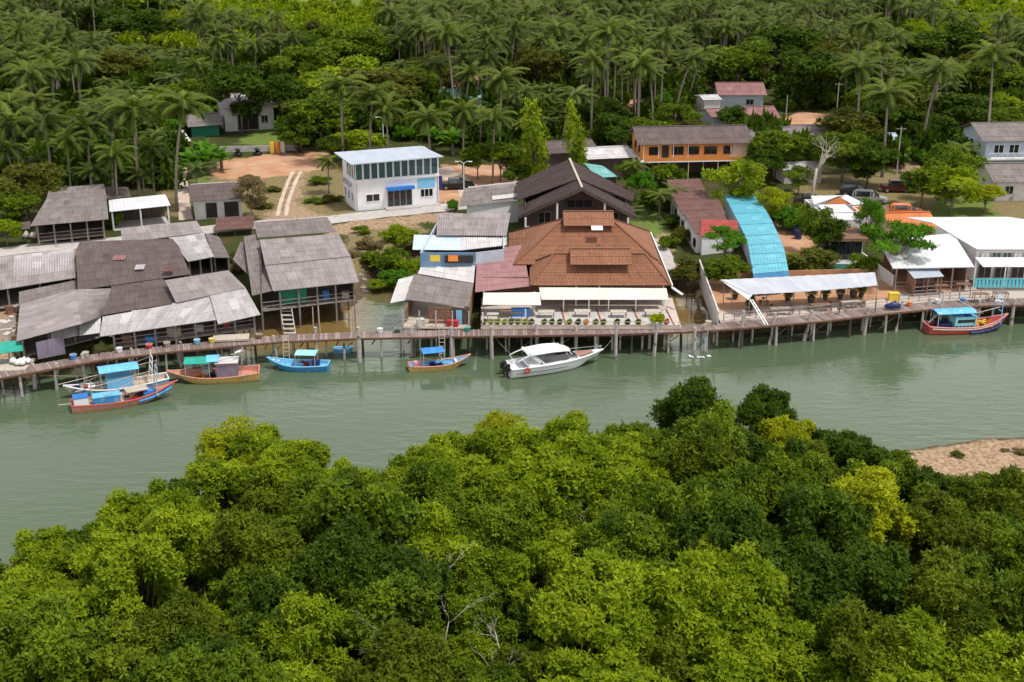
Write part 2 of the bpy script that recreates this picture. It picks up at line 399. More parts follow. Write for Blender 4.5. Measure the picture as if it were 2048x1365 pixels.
roofmat('rf_white', (.60, .61, .65), (.76, .77, .80), (.50, .49, .48), .70, rough=.5, sv=.4, streak=.3, sheet=(.9, 30))
roofmat('rf_cream', (.66, .64, .56), (.76, .74, .67), (.48, .46, .40), .68, sv=.4, streak=.4)
roofmat('rf_steel', (.40, .46, .54), (.48, .54, .62), None, rough=.45, sv=.25, streak=.2)
roofmat('rf_skyblue', (.50, .62, .74), (.58, .69, .80), None, rough=.5, sv=.3, streak=.2)
roofmat('rf_cyan', (.09, .38, .50), (.15, .50, .62), (.30, .50, .55), .70, rough=.5, sv=.35, streak=.35)
roofmat('rf_cyan_dark', (.03, .17, .34), (.05, .21, .40), None, rough=.5)
roofmat('rf_teal', (.16, .42, .42), (.26, .52, .50), (.4, .5, .48), .62)
roofmat('rf_tile', (.26, .115, .066), (.345, .158, .09), (.19, .10, .068), .58, sv=.15, streak=.5, tile=.42)
roofmat('rf_pink', (.30, .155, .155), (.37, .20, .20), None, rough=.55, sv=.3, streak=.3)
roofmat('rf_choc', (.052, .036, .036), (.082, .056, .055), (.11, .08, .075), .66, sv=.2, streak=.4, tile=.4)
roofmat('rf_brown', (.15, .075, .065), (.20, .105, .09), None, rough=.7, sv=.25, tile=.4)
roofmat('rf_red', (.32, .05, .045), (.40, .075, .065), None, rough=.6, sv=.3)
roofmat('rf_redbrown', (.24, .12, .12), (.32, .17, .165), (.36, .25, .24), .66)
roofmat('rf_orange', (.66, .20, .07), (.76, .27, .11), (.5, .2, .1), .68, sv=.3, tile=.4)
roofmat('rf_canvas', (.42, .44, .50), (.54, .56, .62), (.62, .64, .70), .62, sv=.2, streak=.3)
roofmat('deck_planks', (.165, .12, .105), (.28, .215, .20), (.36, .29, .27), .6, sheet=(.22, 50), sv=.8, streak=.2)
roofmat('deck_pale', (.40, .35, .31), (.52, .46, .42), (.3, .25, .22), .62, sheet=(.22, 50), sv=.6, streak=.2)
LM = {}
LM['dark'] = leafmat('leaf_dark', (.026, .055, .004), (.105, .175, .009), (.055, .100, .005))
LM['mid'] = leafmat('leaf_mid', (.045, .088, .004), (.210, .300, .011), (.110, .170, .007))
LM['bright'] = leafmat('leaf_bright', (.100, .165, .006), (.380, .480, .016), (.22, .30, .010), .38)
LM['yellow'] = leafmat('leaf_yellow', (.20, .26, .008), (.50, .54, .016), (.33, .37, .012), .42)
LM['olive'] = leafmat('leaf_olive', (.060, .078, .010), (.175, .190, .022), (.11, .12, .015))
LM['fresh'] = leafmat('leaf_fresh', (.045, .135, .006), (.15, .34, .018), (.08, .20, .010), .35)
LM['palm'] = leafmat('leaf_palm', (.022, .044, .005), (.185, .240, .032), (.070, .100, .012), .22)
LM['palm_far'] = leafmat('leaf_palm_far', (.036, .062, .010), (.175, .22, .045), (.09, .115, .022), .2)
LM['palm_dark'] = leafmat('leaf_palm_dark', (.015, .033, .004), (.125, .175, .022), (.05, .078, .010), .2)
LM['dry'] = leafmat('leaf_dry', (.16, .12, .05), (.28, .22, .10), (.2, .16, .08), .2)
LM['flower'] = leafmat('petal', (.55, .05, .08), (.75, .45, .05), (.7, .5, .05), .2)
# ---------------------------------------------------------------- land and water
def pw(l, z=0.0): return np.array([P(u, v, z)[:2] for u, v in l])
# far bank waterline with its two inlets, near bank waterline
far_bank = [(-500, 815), (0, 768), (130, 748), (250, 722), (380, 700), (470, 690), (505, 668), (560, 652), (600, 640), (640, 622), (705, 612),
            (722, 600), (735, 575), (740, 560), (775, 548), (800, 530), (830, 515), (852, 520), (850, 560), (840, 600), (850, 672),
            (960, 676), (1200, 676), (1345, 676), (1338, 600), (1350, 580), (1378, 578), (1400, 600), (1425, 640), (1450, 672), (1640, 655), (1850, 632), (2100, 618), (2600, 600)]
near_bank = [(2600, 820), (2048, 880), (1950, 886), (1850, 897), (1800, 902), (1700, 912), (1560, 880), (1330, 875), (1050, 905), (900, 925), (700, 960), (560, 965), (470, 1010), (300, 1080), (100, 1150), (-100, 1200), (-500, 1290)]
water_poly = np.vstack([pw(far_bank), pw(near_bank)])
def inside(px_, py_, poly):
    r = np.zeros(px_.shape, bool); n = len(poly); j = n - 1
    for i in range(n):
        xi, yi = poly[i]; xj, yj = poly[j]
        c = ((yi > py_) != (yj > py_)) & (px_ < (xj - xi) * (py_ - yi) / (yj - yi + 1e-12) + xi)
        r ^= c; j = i
    return r
def sdist(X, Y, poly, closed=True):
    d = np.full(X.shape, 1e9); n = len(poly)
    for i in range(n if closed else n - 1):
        a = poly[i]; b = poly[(i + 1) % n]; e = b - a; L2 = max((e ** 2).sum(), 1e-9)
        t = np.clip(((X - a[0]) * e[0] + (Y - a[1]) * e[1]) / L2, 0, 1)
        d = np.minimum(d, np.hypot(X - a[0] - t * e[0], Y - a[1] - t * e[1]))
    return np.where(inside(X, Y, poly), -d, d) if closed else d
def wob(X, Y, s, seed=0):
    return (np.sin(X * s + seed) * np.cos(Y * s * 1.3 + seed * 2) + .5 * np.sin(X * s * 2.3 + Y * s * 1.7 + seed) + .3 * np.cos(X * s * 4.1 - Y * s * 3.7 + seed)) / 1.8
def axis(segs):
    o = [segs[0][0]]
    for a, b, st in segs:
        n = max(1, int((b - a) / st)); o += list(np.linspace(a, b, n + 1)[1:])
    return np.array(o)
xs = axis([(-1400, -400, 200), (-400, -80, 12), (-80, 80, .7), (80, 400, 12), (400, 1400, 200)])
ys = axis([(-400, 20, 60), (20, 85, 1.6), (85, 205, .6), (205, 300, 1.6), (300, 560, 8), (560, 1600, 80)])
GX, GY = np.meshgrid(xs, ys)
D = sdist(GX, GY, water_poly)
nearside = GY < 95 + .12 * (GX + 20)
bankpoly = pw([(840, 430), (850, 560), (800, 545), (745, 575), (720, 620), (690, 560), (700, 470), (760, 440)], 2)
Z = np.where(D < 0, np.maximum(-1.4, D * .5), np.where(nearside, np.minimum(.45, D * .35), np.minimum(2.0, D * .9)))
rough_ = np.clip(1 - np.abs(Z - 2.0) * 40, 0, 1)
Z = Z + (1 - rough_) * wob(GX, GY, 1.1, 3) * .12
d_bp = sdist(GX, GY, bankpoly); Z = Z + np.where((d_bp < 0) & (D > 1.5), np.minimum(.35, -d_bp * .3) * (.5 + .5 * wob(GX, GY, 1.7, 5)), 0)
Z = Z + np.where(GY > 420, (np.minimum(GY, 1800) - 420) * .09 * (1 + .35 * np.sin(GX * .004 + 1)), 0)
masks = {'dirt': [[(420, 336), (455, 322), (520, 312), (585, 306), (655, 302), (672, 322), (640, 340), (590, 350), (500, 360), (430, 358)], [(850, 365), (880, 330), (1080, 330), (1120, 352), (1040, 372), (960, 372), (930, 410), (880, 410)],
                  [(850, 195), (860, 150), (985, 150), (985, 200)], [(1170, 232), (1170, 200), (1320, 200), (1320, 235)], [(1600, 262), (1560, 240), (1600, 225), (1760, 232), (1760, 262)], [(1780, 340), (1790, 290), (1830, 290), (1845, 340)],
                  [(1545, 520), (1530, 425), (1600, 415), (1625, 440), (1620, 520)], [(1425, 640), (1400, 560), (1760, 555), (1780, 620)], [(1770, 640), (1770, 560), (2100, 560), (2100, 640)]],
         'dry': [[(400, 352), (440, 338), (700, 320), (715, 425), (640, 440), (500, 440), (430, 410)], [(690, 470), (760, 440), (840, 430), (850, 560), (790, 560), (745, 590), (722, 640), (690, 560)], [(1595, 440), (1590, 350), (1830, 345), (1900, 420), (1800, 445)], [(1900, 470), (1890, 395), (2100, 380), (2100, 470)], [(330, 430), (340, 300), (378, 300), (385, 430)]],
         'sand': [[(520, 446), (545, 425), (600, 415), (640, 430), (640, 450)], [(1800, 895), (1850, 880), (2100, 855), (2100, 960), (1800, 960)], [(0, 520), (0, 498), (240, 478), (250, 500)], [(1285, 480), (1325, 470), (1350, 540), (1365, 620), (1330, 640)], [(1580, 215), (1580, 200), (1620, 200), (1620, 215)],
                  [(560, 425), (596, 343), (612, 343), (592, 425)], [(660, 470), (670, 445), (900, 425), (900, 440), (720, 470)], [(-30, 740), (-30, 600), (38, 600), (38, 740)], [(1790, 345), (1795, 300), (1815, 300), (1850, 345)]],
         'lawn': [[(1270, 475), (1270, 408), (1315, 405), (1330, 475)], [(1850, 470), (1880, 380), (1990, 380), (1990, 470)], [(380, 365), (385, 343), (420, 343), (425, 365)], [(470, 290), (540, 240), (620, 250), (640, 295)]]}
AT = {}
for k, pl in masks.items():
    m = np.zeros(GX.shape)
    for p in pl:
        d = sdist(GX, GY, pw(p, 0.3 if p[0] == (1800, 895) else 2.0)) + 1.3 * wob(GX, GY, .55, 2) + .8 * wob(GX, GY, 1.3, 7); m = np.maximum(m, np.clip(.5 - d / 4.5, 0, 1))
    AT[k] = m
AT['lawn'] = np.maximum(AT['lawn'], np.clip((GY - 318) / 12, 0, 1) * ((GX < -.10 * GY) | (GX > .31 * GY)))
AT['mud'] = np.clip(1.15 - np.abs(Z) * .75, 0, 1) * np.where(nearside & (GX > 30), .2, 1)
far_ = np.clip((GY - 200) / 40, 0, 1)
ny_, nx_ = GX.shape
idx = np.arange(nx_ * ny_).reshape(ny_, nx_)
FQ = np.stack([idx[:-1, :-1], idx[:-1, 1:], idx[1:, 1:], idx[1:, :-1]], -1).reshape(-1, 4)
gm = bpy.data.materials.new('ground_soil'); gm.use_nodes = True; nt = gm.node_tree; L = nt.links; b = nt.nodes['Principled BSDF']; b.inputs['Roughness'].default_value = .95; b.inputs['Specular IOR Level'].default_value = .15
tc = nd(nt, 'ShaderNodeTexCoord')
def gnoise(s, d=6):
    n = nd(nt, 'ShaderNodeTexNoise'); n.inputs['Scale'].default_value = s; n.inputs['Detail'].default_value = d; n.inputs['Roughness'].default_value = .7; L.new(tc.outputs['Object'], n.inputs['Vector']); return n.outputs[0]
def gmix(f, a, c):
    x = nd(nt, 'ShaderNodeMix', data_type='RGBA'); L.new(f, x.inputs[0])
    for i, q in ((6, a), (7, c)):
        if isinstance(q, tuple): x.inputs[i].default_value = (*q, 1)
        else: L.new(q, x.inputs[i])
    return x.outputs[2]
def grmp(v, a, c):
    r = nd(nt, 'ShaderNodeMapRange'); r.inputs[1].default_value = a; r.inputs[2].default_value = c; L.new(v, r.inputs[0]); return r.outputs[0]
n1, n2, n3 = gnoise(.35), gnoise(2.5), gnoise(9)
col = gmix(grmp(n2, .35, .65), (.028, .045, .009), (.065, .075, .018)); col = gmix(grmp(n1, .52, .64), col, (.085, .065, .03))
def edge(nm):
    at = nd(nt, 'ShaderNodeAttribute', attribute_name=nm)
    a = nd(nt, 'ShaderNodeMath', operation='ADD'); L.new(at.outputs['Fac'], a.inputs[0]); s = nd(nt, 'ShaderNodeMath', operation='MULTIPLY_ADD'); L.new(n2, s.inputs[0]); s.inputs[1].default_value = 1.1; s.inputs[2].default_value = -.55; L.new(s.outputs[0], a.inputs[1])
    return grmp(a.outputs[0], .42, .6)
col = gmix(edge('dry'), col, gmix(grmp(n2, .38, .6), (.12, .13, .035), (.30, .21, .12)))
col = gmix(edge('lawn'), col, gmix(grmp(n1, .4, .62), gmix(grmp(n3, .35, .65), (.09, .16, .02), (.20, .28, .06)), gmix(grmp(n2, .35, .65), (.06, .11, .015), (.24, .25, .09))))
col = gmix(edge('dirt'), col, gmix(grmp(n1, .35, .65), (.46, .22, .12), (.56, .36, .24)))
col = gmix(edge('sand'), col, gmix(grmp(n2, .42, .58), (.25, .165, .10), (.46, .33, .22)))
atm = nd(nt, 'ShaderNodeAttribute', attribute_name='mud')
col = gmix(grmp(atm.outputs['Fac'], .25, .6), col, gmix(grmp(n2, .35, .65), (.075, .055, .035), (.16, .12, .075)))
L.new(col, b.inputs['Base Color'])
bp = nd(nt, 'ShaderNodeBump'); bp.inputs['Strength'].default_value = .8; bp.inputs['Distance'].default_value = .15; L.new(n2, bp.inputs['Height']); L.new(bp.outputs[0], b.inputs['Normal'])
ground = npmesh('ground', np.stack([GX.ravel(), GY.ravel(), Z.ravel()], -1), FQ, gm, smooth=True)
for k, m in AT.items():
    a = ground.data.attributes.new(k, 'FLOAT', 'POINT'); a.data.foreach_set('value', m.ravel().astype(np.float32))
tag(ground, kind='structure')
_zx = lambda x, y: Z[min(len(ys) - 1, int(np.searchsorted(ys, y))), min(len(xs) - 1, int(np.searchsorted(xs, x)))]
def gz(x, y): return float(_zx(x, y))

# water: one sheet with long wind ripples; the inlets are brown with silt
wx = axis([(-400, -90, 30), (-90, 90, 1.2), (90, 400, 30)]); wy = axis([(30, 60, 5), (60, 165, 1.2)])
WX, WY = np.meshgrid(wx, wy); i2 = np.arange(WX.size).reshape(WX.shape)
WF = np.stack([i2[:-1, :-1], i2[:-1, 1:], i2[1:, 1:], i2[1:, :-1]], -1).reshape(-1, 4)
wm = bpy.data.materials.new('river_water'); wm.use_nodes = True; nt = wm.node_tree; L = nt.links; b = nt.nodes['Principled BSDF']
b.inputs['Roughness'].default_value = .035; b.inputs['IOR'].default_value = 1.42
tc = nd(nt, 'ShaderNodeTexCoord')
at = nd(nt, 'ShaderNodeAttribute', attribute_name='silt')
nn = nd(nt, 'ShaderNodeTexNoise'); nn.inputs['Scale'].default_value = .06; nn.inputs['Detail'].default_value = 4; L.new(tc.outputs['Object'], nn.inputs['Vector'])
mx = nd(nt, 'ShaderNodeMix', data_type='RGBA'); mx.inputs[6].default_value = (.072, .108, .058, 1); mx.inputs[7].default_value = (.100, .138, .080, 1); L.new(nn.outputs[0], mx.inputs[0])
m2 = nd(nt, 'ShaderNodeMix', data_type='RGBA'); L.new(at.outputs['Fac'], m2.inputs[0]); L.new(mx.outputs[2], m2.inputs[6]); m2.inputs[7].default_value = (.20, .13, .045, 1)
L.new(m2.outputs[2], b.inputs['Base Color'])
def wave(rot, sc_, s, d, dist):
    mp = nd(nt, 'ShaderNodeMapping'); mp.inputs['Rotation'].default_value = (0, 0, R(rot)); mp.inputs['Scale'].default_value = sc_; L.new(tc.outputs['Object'], mp.inputs[0])
    n = nd(nt, 'ShaderNodeTexNoise'); n.inputs['Scale'].default_value = s; n.inputs['Detail'].default_value = d; n.inputs['Distortion'].default_value = dist; L.new(mp.outputs[0], n.inputs['Vector']); return n.outputs[0]
w1 = wave(25, (.35, 1, 1), 1.1, 3, .4); w2 = wave(-10, (.6, 1, 1), 3.2, 4, .3)
ad = nd(nt, 'ShaderNodeMath', operation='MULTIPLY_ADD'); L.new(w2, ad.inputs[0]); ad.inputs[1].default_value = .35; L.new(w1, ad.inputs[2])
wp = nd(nt, 'ShaderNodeTexNoise'); wp.inputs['Scale'].default_value = .07; wp.inputs['Detail'].default_value = 3; L.new(tc.outputs['Object'], wp.inputs['Vector']); wr = nd(nt, 'ShaderNodeMapRange'); wr.inputs[1].default_value = .38; wr.inputs[2].default_value = .62; wr.inputs[3].default_value = .12; wr.inputs[4].default_value = .50; L.new(wp.outputs[0], wr.inputs[0])
bp = nd(nt, 'ShaderNodeBump'); L.new(wr.outputs[0], bp.inputs['Strength']); bp.inputs['Distance'].default_value = .12; L.new(ad.outputs[0], bp.inputs['Height']); L.new(bp.outputs[0], b.inputs['Normal'])
water = npmesh('water', np.stack([WX.ravel(), WY.ravel(), np.zeros(WX.size)], -1), WF, wm)
s_in = sdist(WX, WY, pw([(480, 700), (500, 650), (600, 610), (725, 600), (724, 640), (700, 690), (600, 700)])); s_in2 = sdist(WX, WY, pw([(1330, 670), (1325, 560), (1400, 560), (1450, 670)]))
s_in3 = sdist(WX, WY, pw([(725, 610), (740, 540), (830, 500), (860, 560), (830, 575), (790, 600)]))
silt = np.maximum(np.clip(.7 - np.minimum(s_in, s_in2) / 3, 0, 1), np.clip(.35 - s_in3 / 4, 0, .6))
a = water.data.attributes.new('silt', 'FLOAT', 'POINT'); a.data.foreach_set('value', silt.ravel().astype(np.float32))
tag(water, kind='structure')

def strip(name, pts, w, z, m, th=.0):
    c = [P(u, v, z) for u, v in pts]; mb = MB(); vs = []; fs = []; uv = []; l = 0
    # refine
    cc = [];
    for i in range(len(c) - 1):
        n = max(1, int((c[i + 1] - c[i]).length / 1.5)); cc += [c[i].lerp(c[i + 1], k / n) for k in range(n)]
    cc.append(c[-1]); k = len(cc)
    for i, p in enumerate(cc):
        d = (cc[min(i + 1, k - 1)] - cc[max(i - 1, 0)]).normalized(); n = Vector((-d.y, d.x, 0)); ww = w / 2 * (1 + .06 * math.sin(i * 1.7))
        vs += [p + n * ww, p - n * ww]
        if i: fs.append((2 * i - 2, 2 * i - 1, 2 * i + 1, 2 * i))
    mb.add(vs, fs); return tag(mb.build(name, m), kind='structure')
strip('road', [(-60, 512), (60, 497), (240, 482), (330, 470), (430, 458), (520, 449), (640, 442), (760, 428), (890, 415), (960, 408)], 4.2, 2.03, MT['concrete'])
strip('path', [(880, 336), (905, 352), (935, 375), (945, 395), (950, 406)], 3.4, 2.024, mat('sandy', (.50, .38, .30), (.62, .52, .44), .7, .95, .3))
strip('track', [(602, 343), (592, 362), (583, 385), (575, 410), (572, 432)], .55, 2.02, MT['sandy'])
strip('track', [(586, 343), (577, 362), (568, 385), (560, 410), (555, 432)], .55, 2.02, MT['sandy'])
strip('path', [(1308, 478), (1316, 500), (1326, 530), (1340, 560)], 3.0, 2.02, MT['concrete'])
strip('path', [(362, 300), (362, 350), (366, 400), (372, 440)], 1.8, 2.02, MT['sandy'])
# ---------------------------------------------------------------- plants
def rand_dirs(n, up=0.0):
    v = rng.normal(size=(n, 3)); v[:, 2] += up; return v / np.linalg.norm(v, axis=1)[:, None]
def leaves(pts, nrm, k, ln, wd, spread=.8, tints=None):
    """k rhombus leaves round each point, fanned about its outward normal"""
    n = len(pts); p = np.repeat(pts, k, 0); m = np.repeat(nrm, k, 0)
    r = rand_dirs(n * k); d = m * (1 - spread) + r * spread; d /= np.linalg.norm(d, axis=1)[:, None]
    s = np.cross(d, m + .3 * rand_dirs(n * k)); s /= np.linalg.norm(s, axis=1)[:, None] + 1e-9
    q = np.repeat(rng.choice([.5, .7, .9, 1.15], (n, 1)), k, 0); l = ln * q * rng.uniform(.75, 1.2, (n * k, 1)); w = wd * q * rng.uniform(.8, 1.2, (n * k, 1))
    a = p; b_ = p + d * l * .5 + s * w * .5; c = p + d * l; e = p + d * l * .5 - s * w * .5
    V = np.stack([a, b_, c, e], 1).reshape(-1, 3)
    Fq = np.arange(len(V)).reshape(-1, 4)
    t = np.repeat(tints if tints is not None else rng.random(n), k) + rng.normal(0, .08, n * k)
    return V, Fq, np.repeat(np.clip(t, 0, 1), 4)
def lobes(R_, Hh, m, zc, flat=.75, rl=(.34, .52), seedup=.5):
    out = []
    for i in range(m):
        d = rand_dirs(1, seedup)[0]; q = rng.uniform(.45, .92)
        c = np.array([d[0] * R_ * q, d[1] * R_ * q, zc + d[2] * Hh * q]); r = R_ * rng.uniform(*rl)
        out.append((c, np.array([r, r, r * flat * Hh / R_])))
    return out
def crown_pts(lb, dens, inner=.15, up=.35):
    P_, N_, T_ = [], [], []
    for c, r in lb:
        n = int(dens * r[0] * r[0] * 12.6); d = rand_dirs(n, up)
        f = np.where(rng.random(n) < inner, rng.uniform(.3, .8, n), np.abs(rng.normal(.96, .13, n)))
        bump = 1 + .14 * np.sin(d[:, 0] * 7 + c[0] * 3) * np.cos(d[:, 1] * 6 + c[1] * 2) + .10 * np.sin(d[:, 2] * 11 + c[0])
        P_.append(c + d * r * (f * bump)[:, None]); N_.append(d * .6 + np.array([0, 0, .5])); T_.append(np.clip(rng.normal(.42, .20) + rng.normal(0, .20, n) + .25 * (d[:, 2]) * 0, 0, 1))
    N_ = np.concatenate(N_); N_ /= np.linalg.norm(N_, axis=1)[:, None]
    return np.concatenate(P_), N_, np.concatenate(T_)
def limbs(mb, base, top, lb, r0, n=6):
    mb.tube([base, Vector(base).lerp(Vector(top), .5) + Vector((random.uniform(-.15, .15), random.uniform(-.15, .15), 0)), top], [r0, r0 * .8, r0 * .6], n)
    for c, r in lb:
        t = random.uniform(.55, 1); s = Vector(base).lerp(Vector(top), t); e = Vector(c)
        mb.tube([s, s.lerp(e, .5) + Vector((0, 0, -.15 * (e - s).length)), e], [r0 * .45, r0 * .28, r0 * .1], 4)
def make_tree(name, label, cat, R_, Hc, trunk_h, nl, dens, k, ln, wd, m='mid', bark='bark', flat=.8, r0=.16, inner=.15, spread=.75, rl=(.34, .52), seedup=.5, up=.35):
    root = thing(name, label, cat); zc = trunk_h
    lb = lobes(R_, Hc, nl, zc, flat, rl, seedup)
    mb = MB(); limbs(mb, (0, 0, -.5), (0, 0, zc - Hc * .15), lb, r0); mb.build('trunk', MT[bark], root, True)
    p, n_, t = crown_pts(lb, dens, inner, up); V, Fq, T = leaves(p, n_, k, ln, wd, spread, t)
    npmesh('crown', V, Fq, LM[m], root, T)
    root['R'] = R_; root['top'] = zc + Hc
    return root
def make_palm(name, label, h, fr_len=4.35, nf=22, nl=16, m='palm', lean=0.1, lw=.27, r0=.17, droop=1.75):
    root = thing(name, label, 'palm tree'); mb = MB(); pts = []; a = random.uniform(0, 6.28)
    for i in range(7):
        t = i / 6; pts.append((math.cos(a) * lean * h * t * t, math.sin(a) * lean * h * t * t, -.4 + (h + .4) * t))
    mb.tube(pts, [r0 * 1.5, r0 * 1.1, r0, r0 * .95, r0 * .9, r0 * .85, r0 * .9], 7); mb.build('trunk', MT['palm_bark'], root, True)
    top = np.array(pts[-1]); V = []; Q = []; T = []; nv = 0
    for i in range(nf):
        az = i * 2.399 + rng.uniform(-.2, .2); q = i / nf; e0 = 1.30 - 1.75 * q ** .9 + rng.uniform(-.12, .12); ln = fr_len * rng.uniform(.88, 1.08) * (.82 + .3 * math.sin(math.pi * min(1, q + .25)))
        dr = droop * rng.uniform(.8, 1.1) * (1 - .35 * q); S = 12; ps = [top.copy()]; ds = []
        for s in range(S):
            e = e0 - dr * ((s + .5) / S) ** 1.25; d = np.array([math.cos(az) * math.cos(e), math.sin(az) * math.cos(e), math.sin(e)]); ds.append(d); ps.append(ps[-1] + d * ln / S)
        ds.append(ds[-1]); ps = np.array(ps); ds = np.array(ds); side = np.array([-math.sin(az), math.cos(az), 0.])
        tt = np.clip(.62 - .6 * q + rng.normal(0, .13), 0, 1)  # upper fronds lighter, older lower ones darker: highlight contrast put into the tint
        for s in range(S):
            w = .07 * (1 - s / S) + .02; V += [ps[s] - side * w, ps[s] + side * w, ps[s + 1] + side * w * .9, ps[s + 1] - side * w * .9]; Q.append([nv, nv + 1, nv + 2, nv + 3]); T += [min(1, tt + .45)] * 4; nv += 4  # pale midrib, brightened further in the tint as a painted highlight
        for sg in (-1, 1):
            for j in range(nl):
                t = .12 + .88 * (j + .5) / nl; fi = t * S; k0 = min(S - 1, int(fi)); p = ps[k0] + (ps[k0 + 1] - ps[k0]) * (fi - k0); d = ds[k0]
                L_ = fr_len * .19 * (math.sin(math.pi * min(1, .2 + t * .74)) ** .6) * rng.uniform(.85, 1.1) + .08
                dd = side * sg * .80 + d * .55 - np.array([0, 0, .38 + .25 * rng.random()]); dd /= np.linalg.norm(dd)
                w = d * lw * .5; e = p + dd * L_; V += [p - w, p + w, e + w * .2, e - w * .2]; Q.append([nv, nv + 1, nv + 2, nv + 3]); T += [tt + rng.normal(0, .05) + .08] * 2 + [tt - .05] * 2; nv += 4
    V = np.array(V); npmesh('crown', V, np.array(Q), LM[m], root, np.clip(np.array(T), 0, 1))
    mb = MB()
    for i in range(6):
        a = i * 1.05; c = Vector(top) + Vector((math.cos(a) * .28, math.sin(a) * .28, -.35)); mb.tube([c + Vector((0, 0, .13)), c + Vector((0, 0, .06)), c, c - Vector((0, 0, .08)), c - Vector((0, 0, .13))], [.02, .10, .13, .10, .02], 6)
    mb.build('coconut', MT['wood_brown'], root, True); root.children[-1]['kind'] = 'stuff'
    root['top'] = h
    return root
def bare(mb, p, d, l, r, depth, n=5, spread=.6, kids=(2, 3), shrink=.72):
    q = p + d * l * .5 + Vector((random.uniform(-1, 1), random.uniform(-1, 1), random.uniform(-.3, .6))) * l * .08; e = p + d * l + Vector((random.uniform(-1, 1), random.uniform(-1, 1), 0)) * l * .08
    mb.tube([p, q, e], [r, r * .82, r * .66], n if depth > 1 else 3)
    if depth <= 0: return
    for i in range(random.randint(*kids)):
        nd_ = (d + Vector((random.gauss(0, 1), random.gauss(0, 1), random.gauss(.15, .6))) * spread).normalized()
        bare(mb, q.lerp(e, random.uniform(.4, 1)), nd_, l * random.uniform(.55, .9) * shrink * 1.2, r * .58, depth - 1, n, spread, kids, shrink)

# ---- mangroves on the near bank
SIL = [(-300, 1200), (-100, 1110), (0, 1075), (130, 1062), (200, 1000), (250, 975), (370, 945), (410, 880), (440, 832), (520, 840), (600, 862), (640, 885), (740, 868), (800, 848), (900, 830), (1000, 812), (1060, 830), (1150, 812), (1250, 826), (1330, 800), (1350, 745), (1400, 740), (1460, 775), (1550, 775), (1600, 832), (1700, 862), (1800, 895), (1840, 930), (1950, 938), (2048, 928), (2400, 925)]
def sil(u): return float(np.interp(u, [a for a, b in SIL], [b for a, b in SIL]))
mg = []
for i in range(8):
    m = make_tree('mangrove_tree', 'x', 'mangrove', 2.95, 3.3, 4.7, 29 + i % 6, 58, 5, .27, .115, 'mid', flat=1.0, r0=.14, inner=.18, spread=.88, rl=(.13, .27), seedup=.5)
    mg.append(m)
wispy = make_tree('mangrove_tree', 'x', 'mangrove', 2.9, 2.2, 5.4, 11, 15, 6, .24, .11, 'yellow', flat=.7, r0=.13, inner=.1, spread=.8, rl=(.22, .38), seedup=.5)
# world rows: y from near to far
spots = []
y = 48.0; r_ = 0
while y < 118:
    x = -50 + (r_ % 2) * 1.9
    while x < 52:
        X = x + random.uniform(-1, 1); Y = y + random.uniform(-.9, .9); s = random.choice([random.uniform(.70, .95), random.uniform(.9, 1.2), random.uniform(1.1, 1.36)])
        u0_, v0_ = px(X, Y, 8); edge_d = sil(u0_)
        if v0_ < edge_d + 130: s = min(s, 1.0)
        top = 8.9 * s; u, v = px(X, Y, top)
        edge_d = max(sil(u), sil(u - 45), sil(u + 45))
        if -170 < u < 2220 and v > edge_d + 4 and v < 1365 + 330: spots.append([X, Y, s, r_, u, v, v - edge_d])
        x += 3.6
    y += 3.1; r_ += 1
special = []   # (u, v of crown top, scale, leaf)
for u, v, s, k, lb_ in [(455, 826, 1.02, 'yellow', 'wispy yellow-green mangrove leaning out over the river at the top left of the grove'), (505, 842, .95, 'bright', 'light yellow-green mangrove right of the wispy one at the top left of the grove'), (570, 862, 1.0, 'bright', 'light green mangrove second right of the wispy one at the top left'), (425, 900, 1.05, 'bright', 'light green mangrove just below the wispy yellow-green one'), (1745, 922, 1.28, 'yellow', 'bright yellow-green mangrove glowing among dark trees near the sand bank'),
                        (1395, 742, 1.12, 'dark', 'tall dark mangrove standing out in front of the moored boardwalk posts'), (1530, 764, .95, 'dark', 'round dark mangrove beside the tall dark one at the river edge'),
                        (1665, 848, .85, 'dark', 'dark mangrove at the river edge above the yellow tree, left one'), (1735, 872, .9, 'dark', 'dark mangrove at the river edge just left of the sandbank tip'), (1805, 898, .8, 'mid', 'green mangrove touching the left tip of the sandbank'), (1875, 932, .8, 'dark', 'dark mangrove in front of the middle of the sandbank'), (1950, 938, .85, 'mid', 'green mangrove in front of the right part of the sandbank'), (2030, 928, .9, 'dark', 'dark mangrove at the right edge below the sandbank'), (70, 1050, .95, 'bright', 'light green mangrove at the water edge near the left side'), (150, 1040, .9, 'mid', 'green mangrove at the water edge, second from the left side'), (240, 975, 1.0, 'bright', 'light green mangrove standing up at the water edge left of the grove'), (335, 950, 1.0, 'mid', 'green mangrove at the water edge below the fishing boats'), (1000, 812, .85, 'yellow', 'small yellow mangrove poking above the grove opposite the white speedboat'), (1140, 815, .95, 'bright', 'light green mangrove at the river edge right of the speedboat'), (1590, 826, .9, 'yellow', 'yellowish mangrove at the river edge right of the two dark ones')]:
    t = 8.9 * s; w = P(u, v, t); special.append((w.x, w.y, s, k, lb_))
spots = [q for q in spots if not (1665 < q[4] < 1830 and 935 < q[5] < 1050)]
spots = [q for q in spots if all(math.hypot(q[0] - a, q[1] - b_) > (3.8 if s_ > 1.2 else 2.6) for a, b_, s_, *_ in special)]
rows = {}
for q in spots: rows.setdefault(q[3], []).append(q)
BLOB = [(1180, 1110, 110), (1400, 1150, 95), (640, 1280, 110), (1160, 1260, 80), (1980, 1310, 90), (860, 1050, 60), (250, 1010, 80), (1840, 1240, 60), (1560, 1290, 60), (440, 1160, 70), (60, 1120, 70), (1290, 1200, 70)]
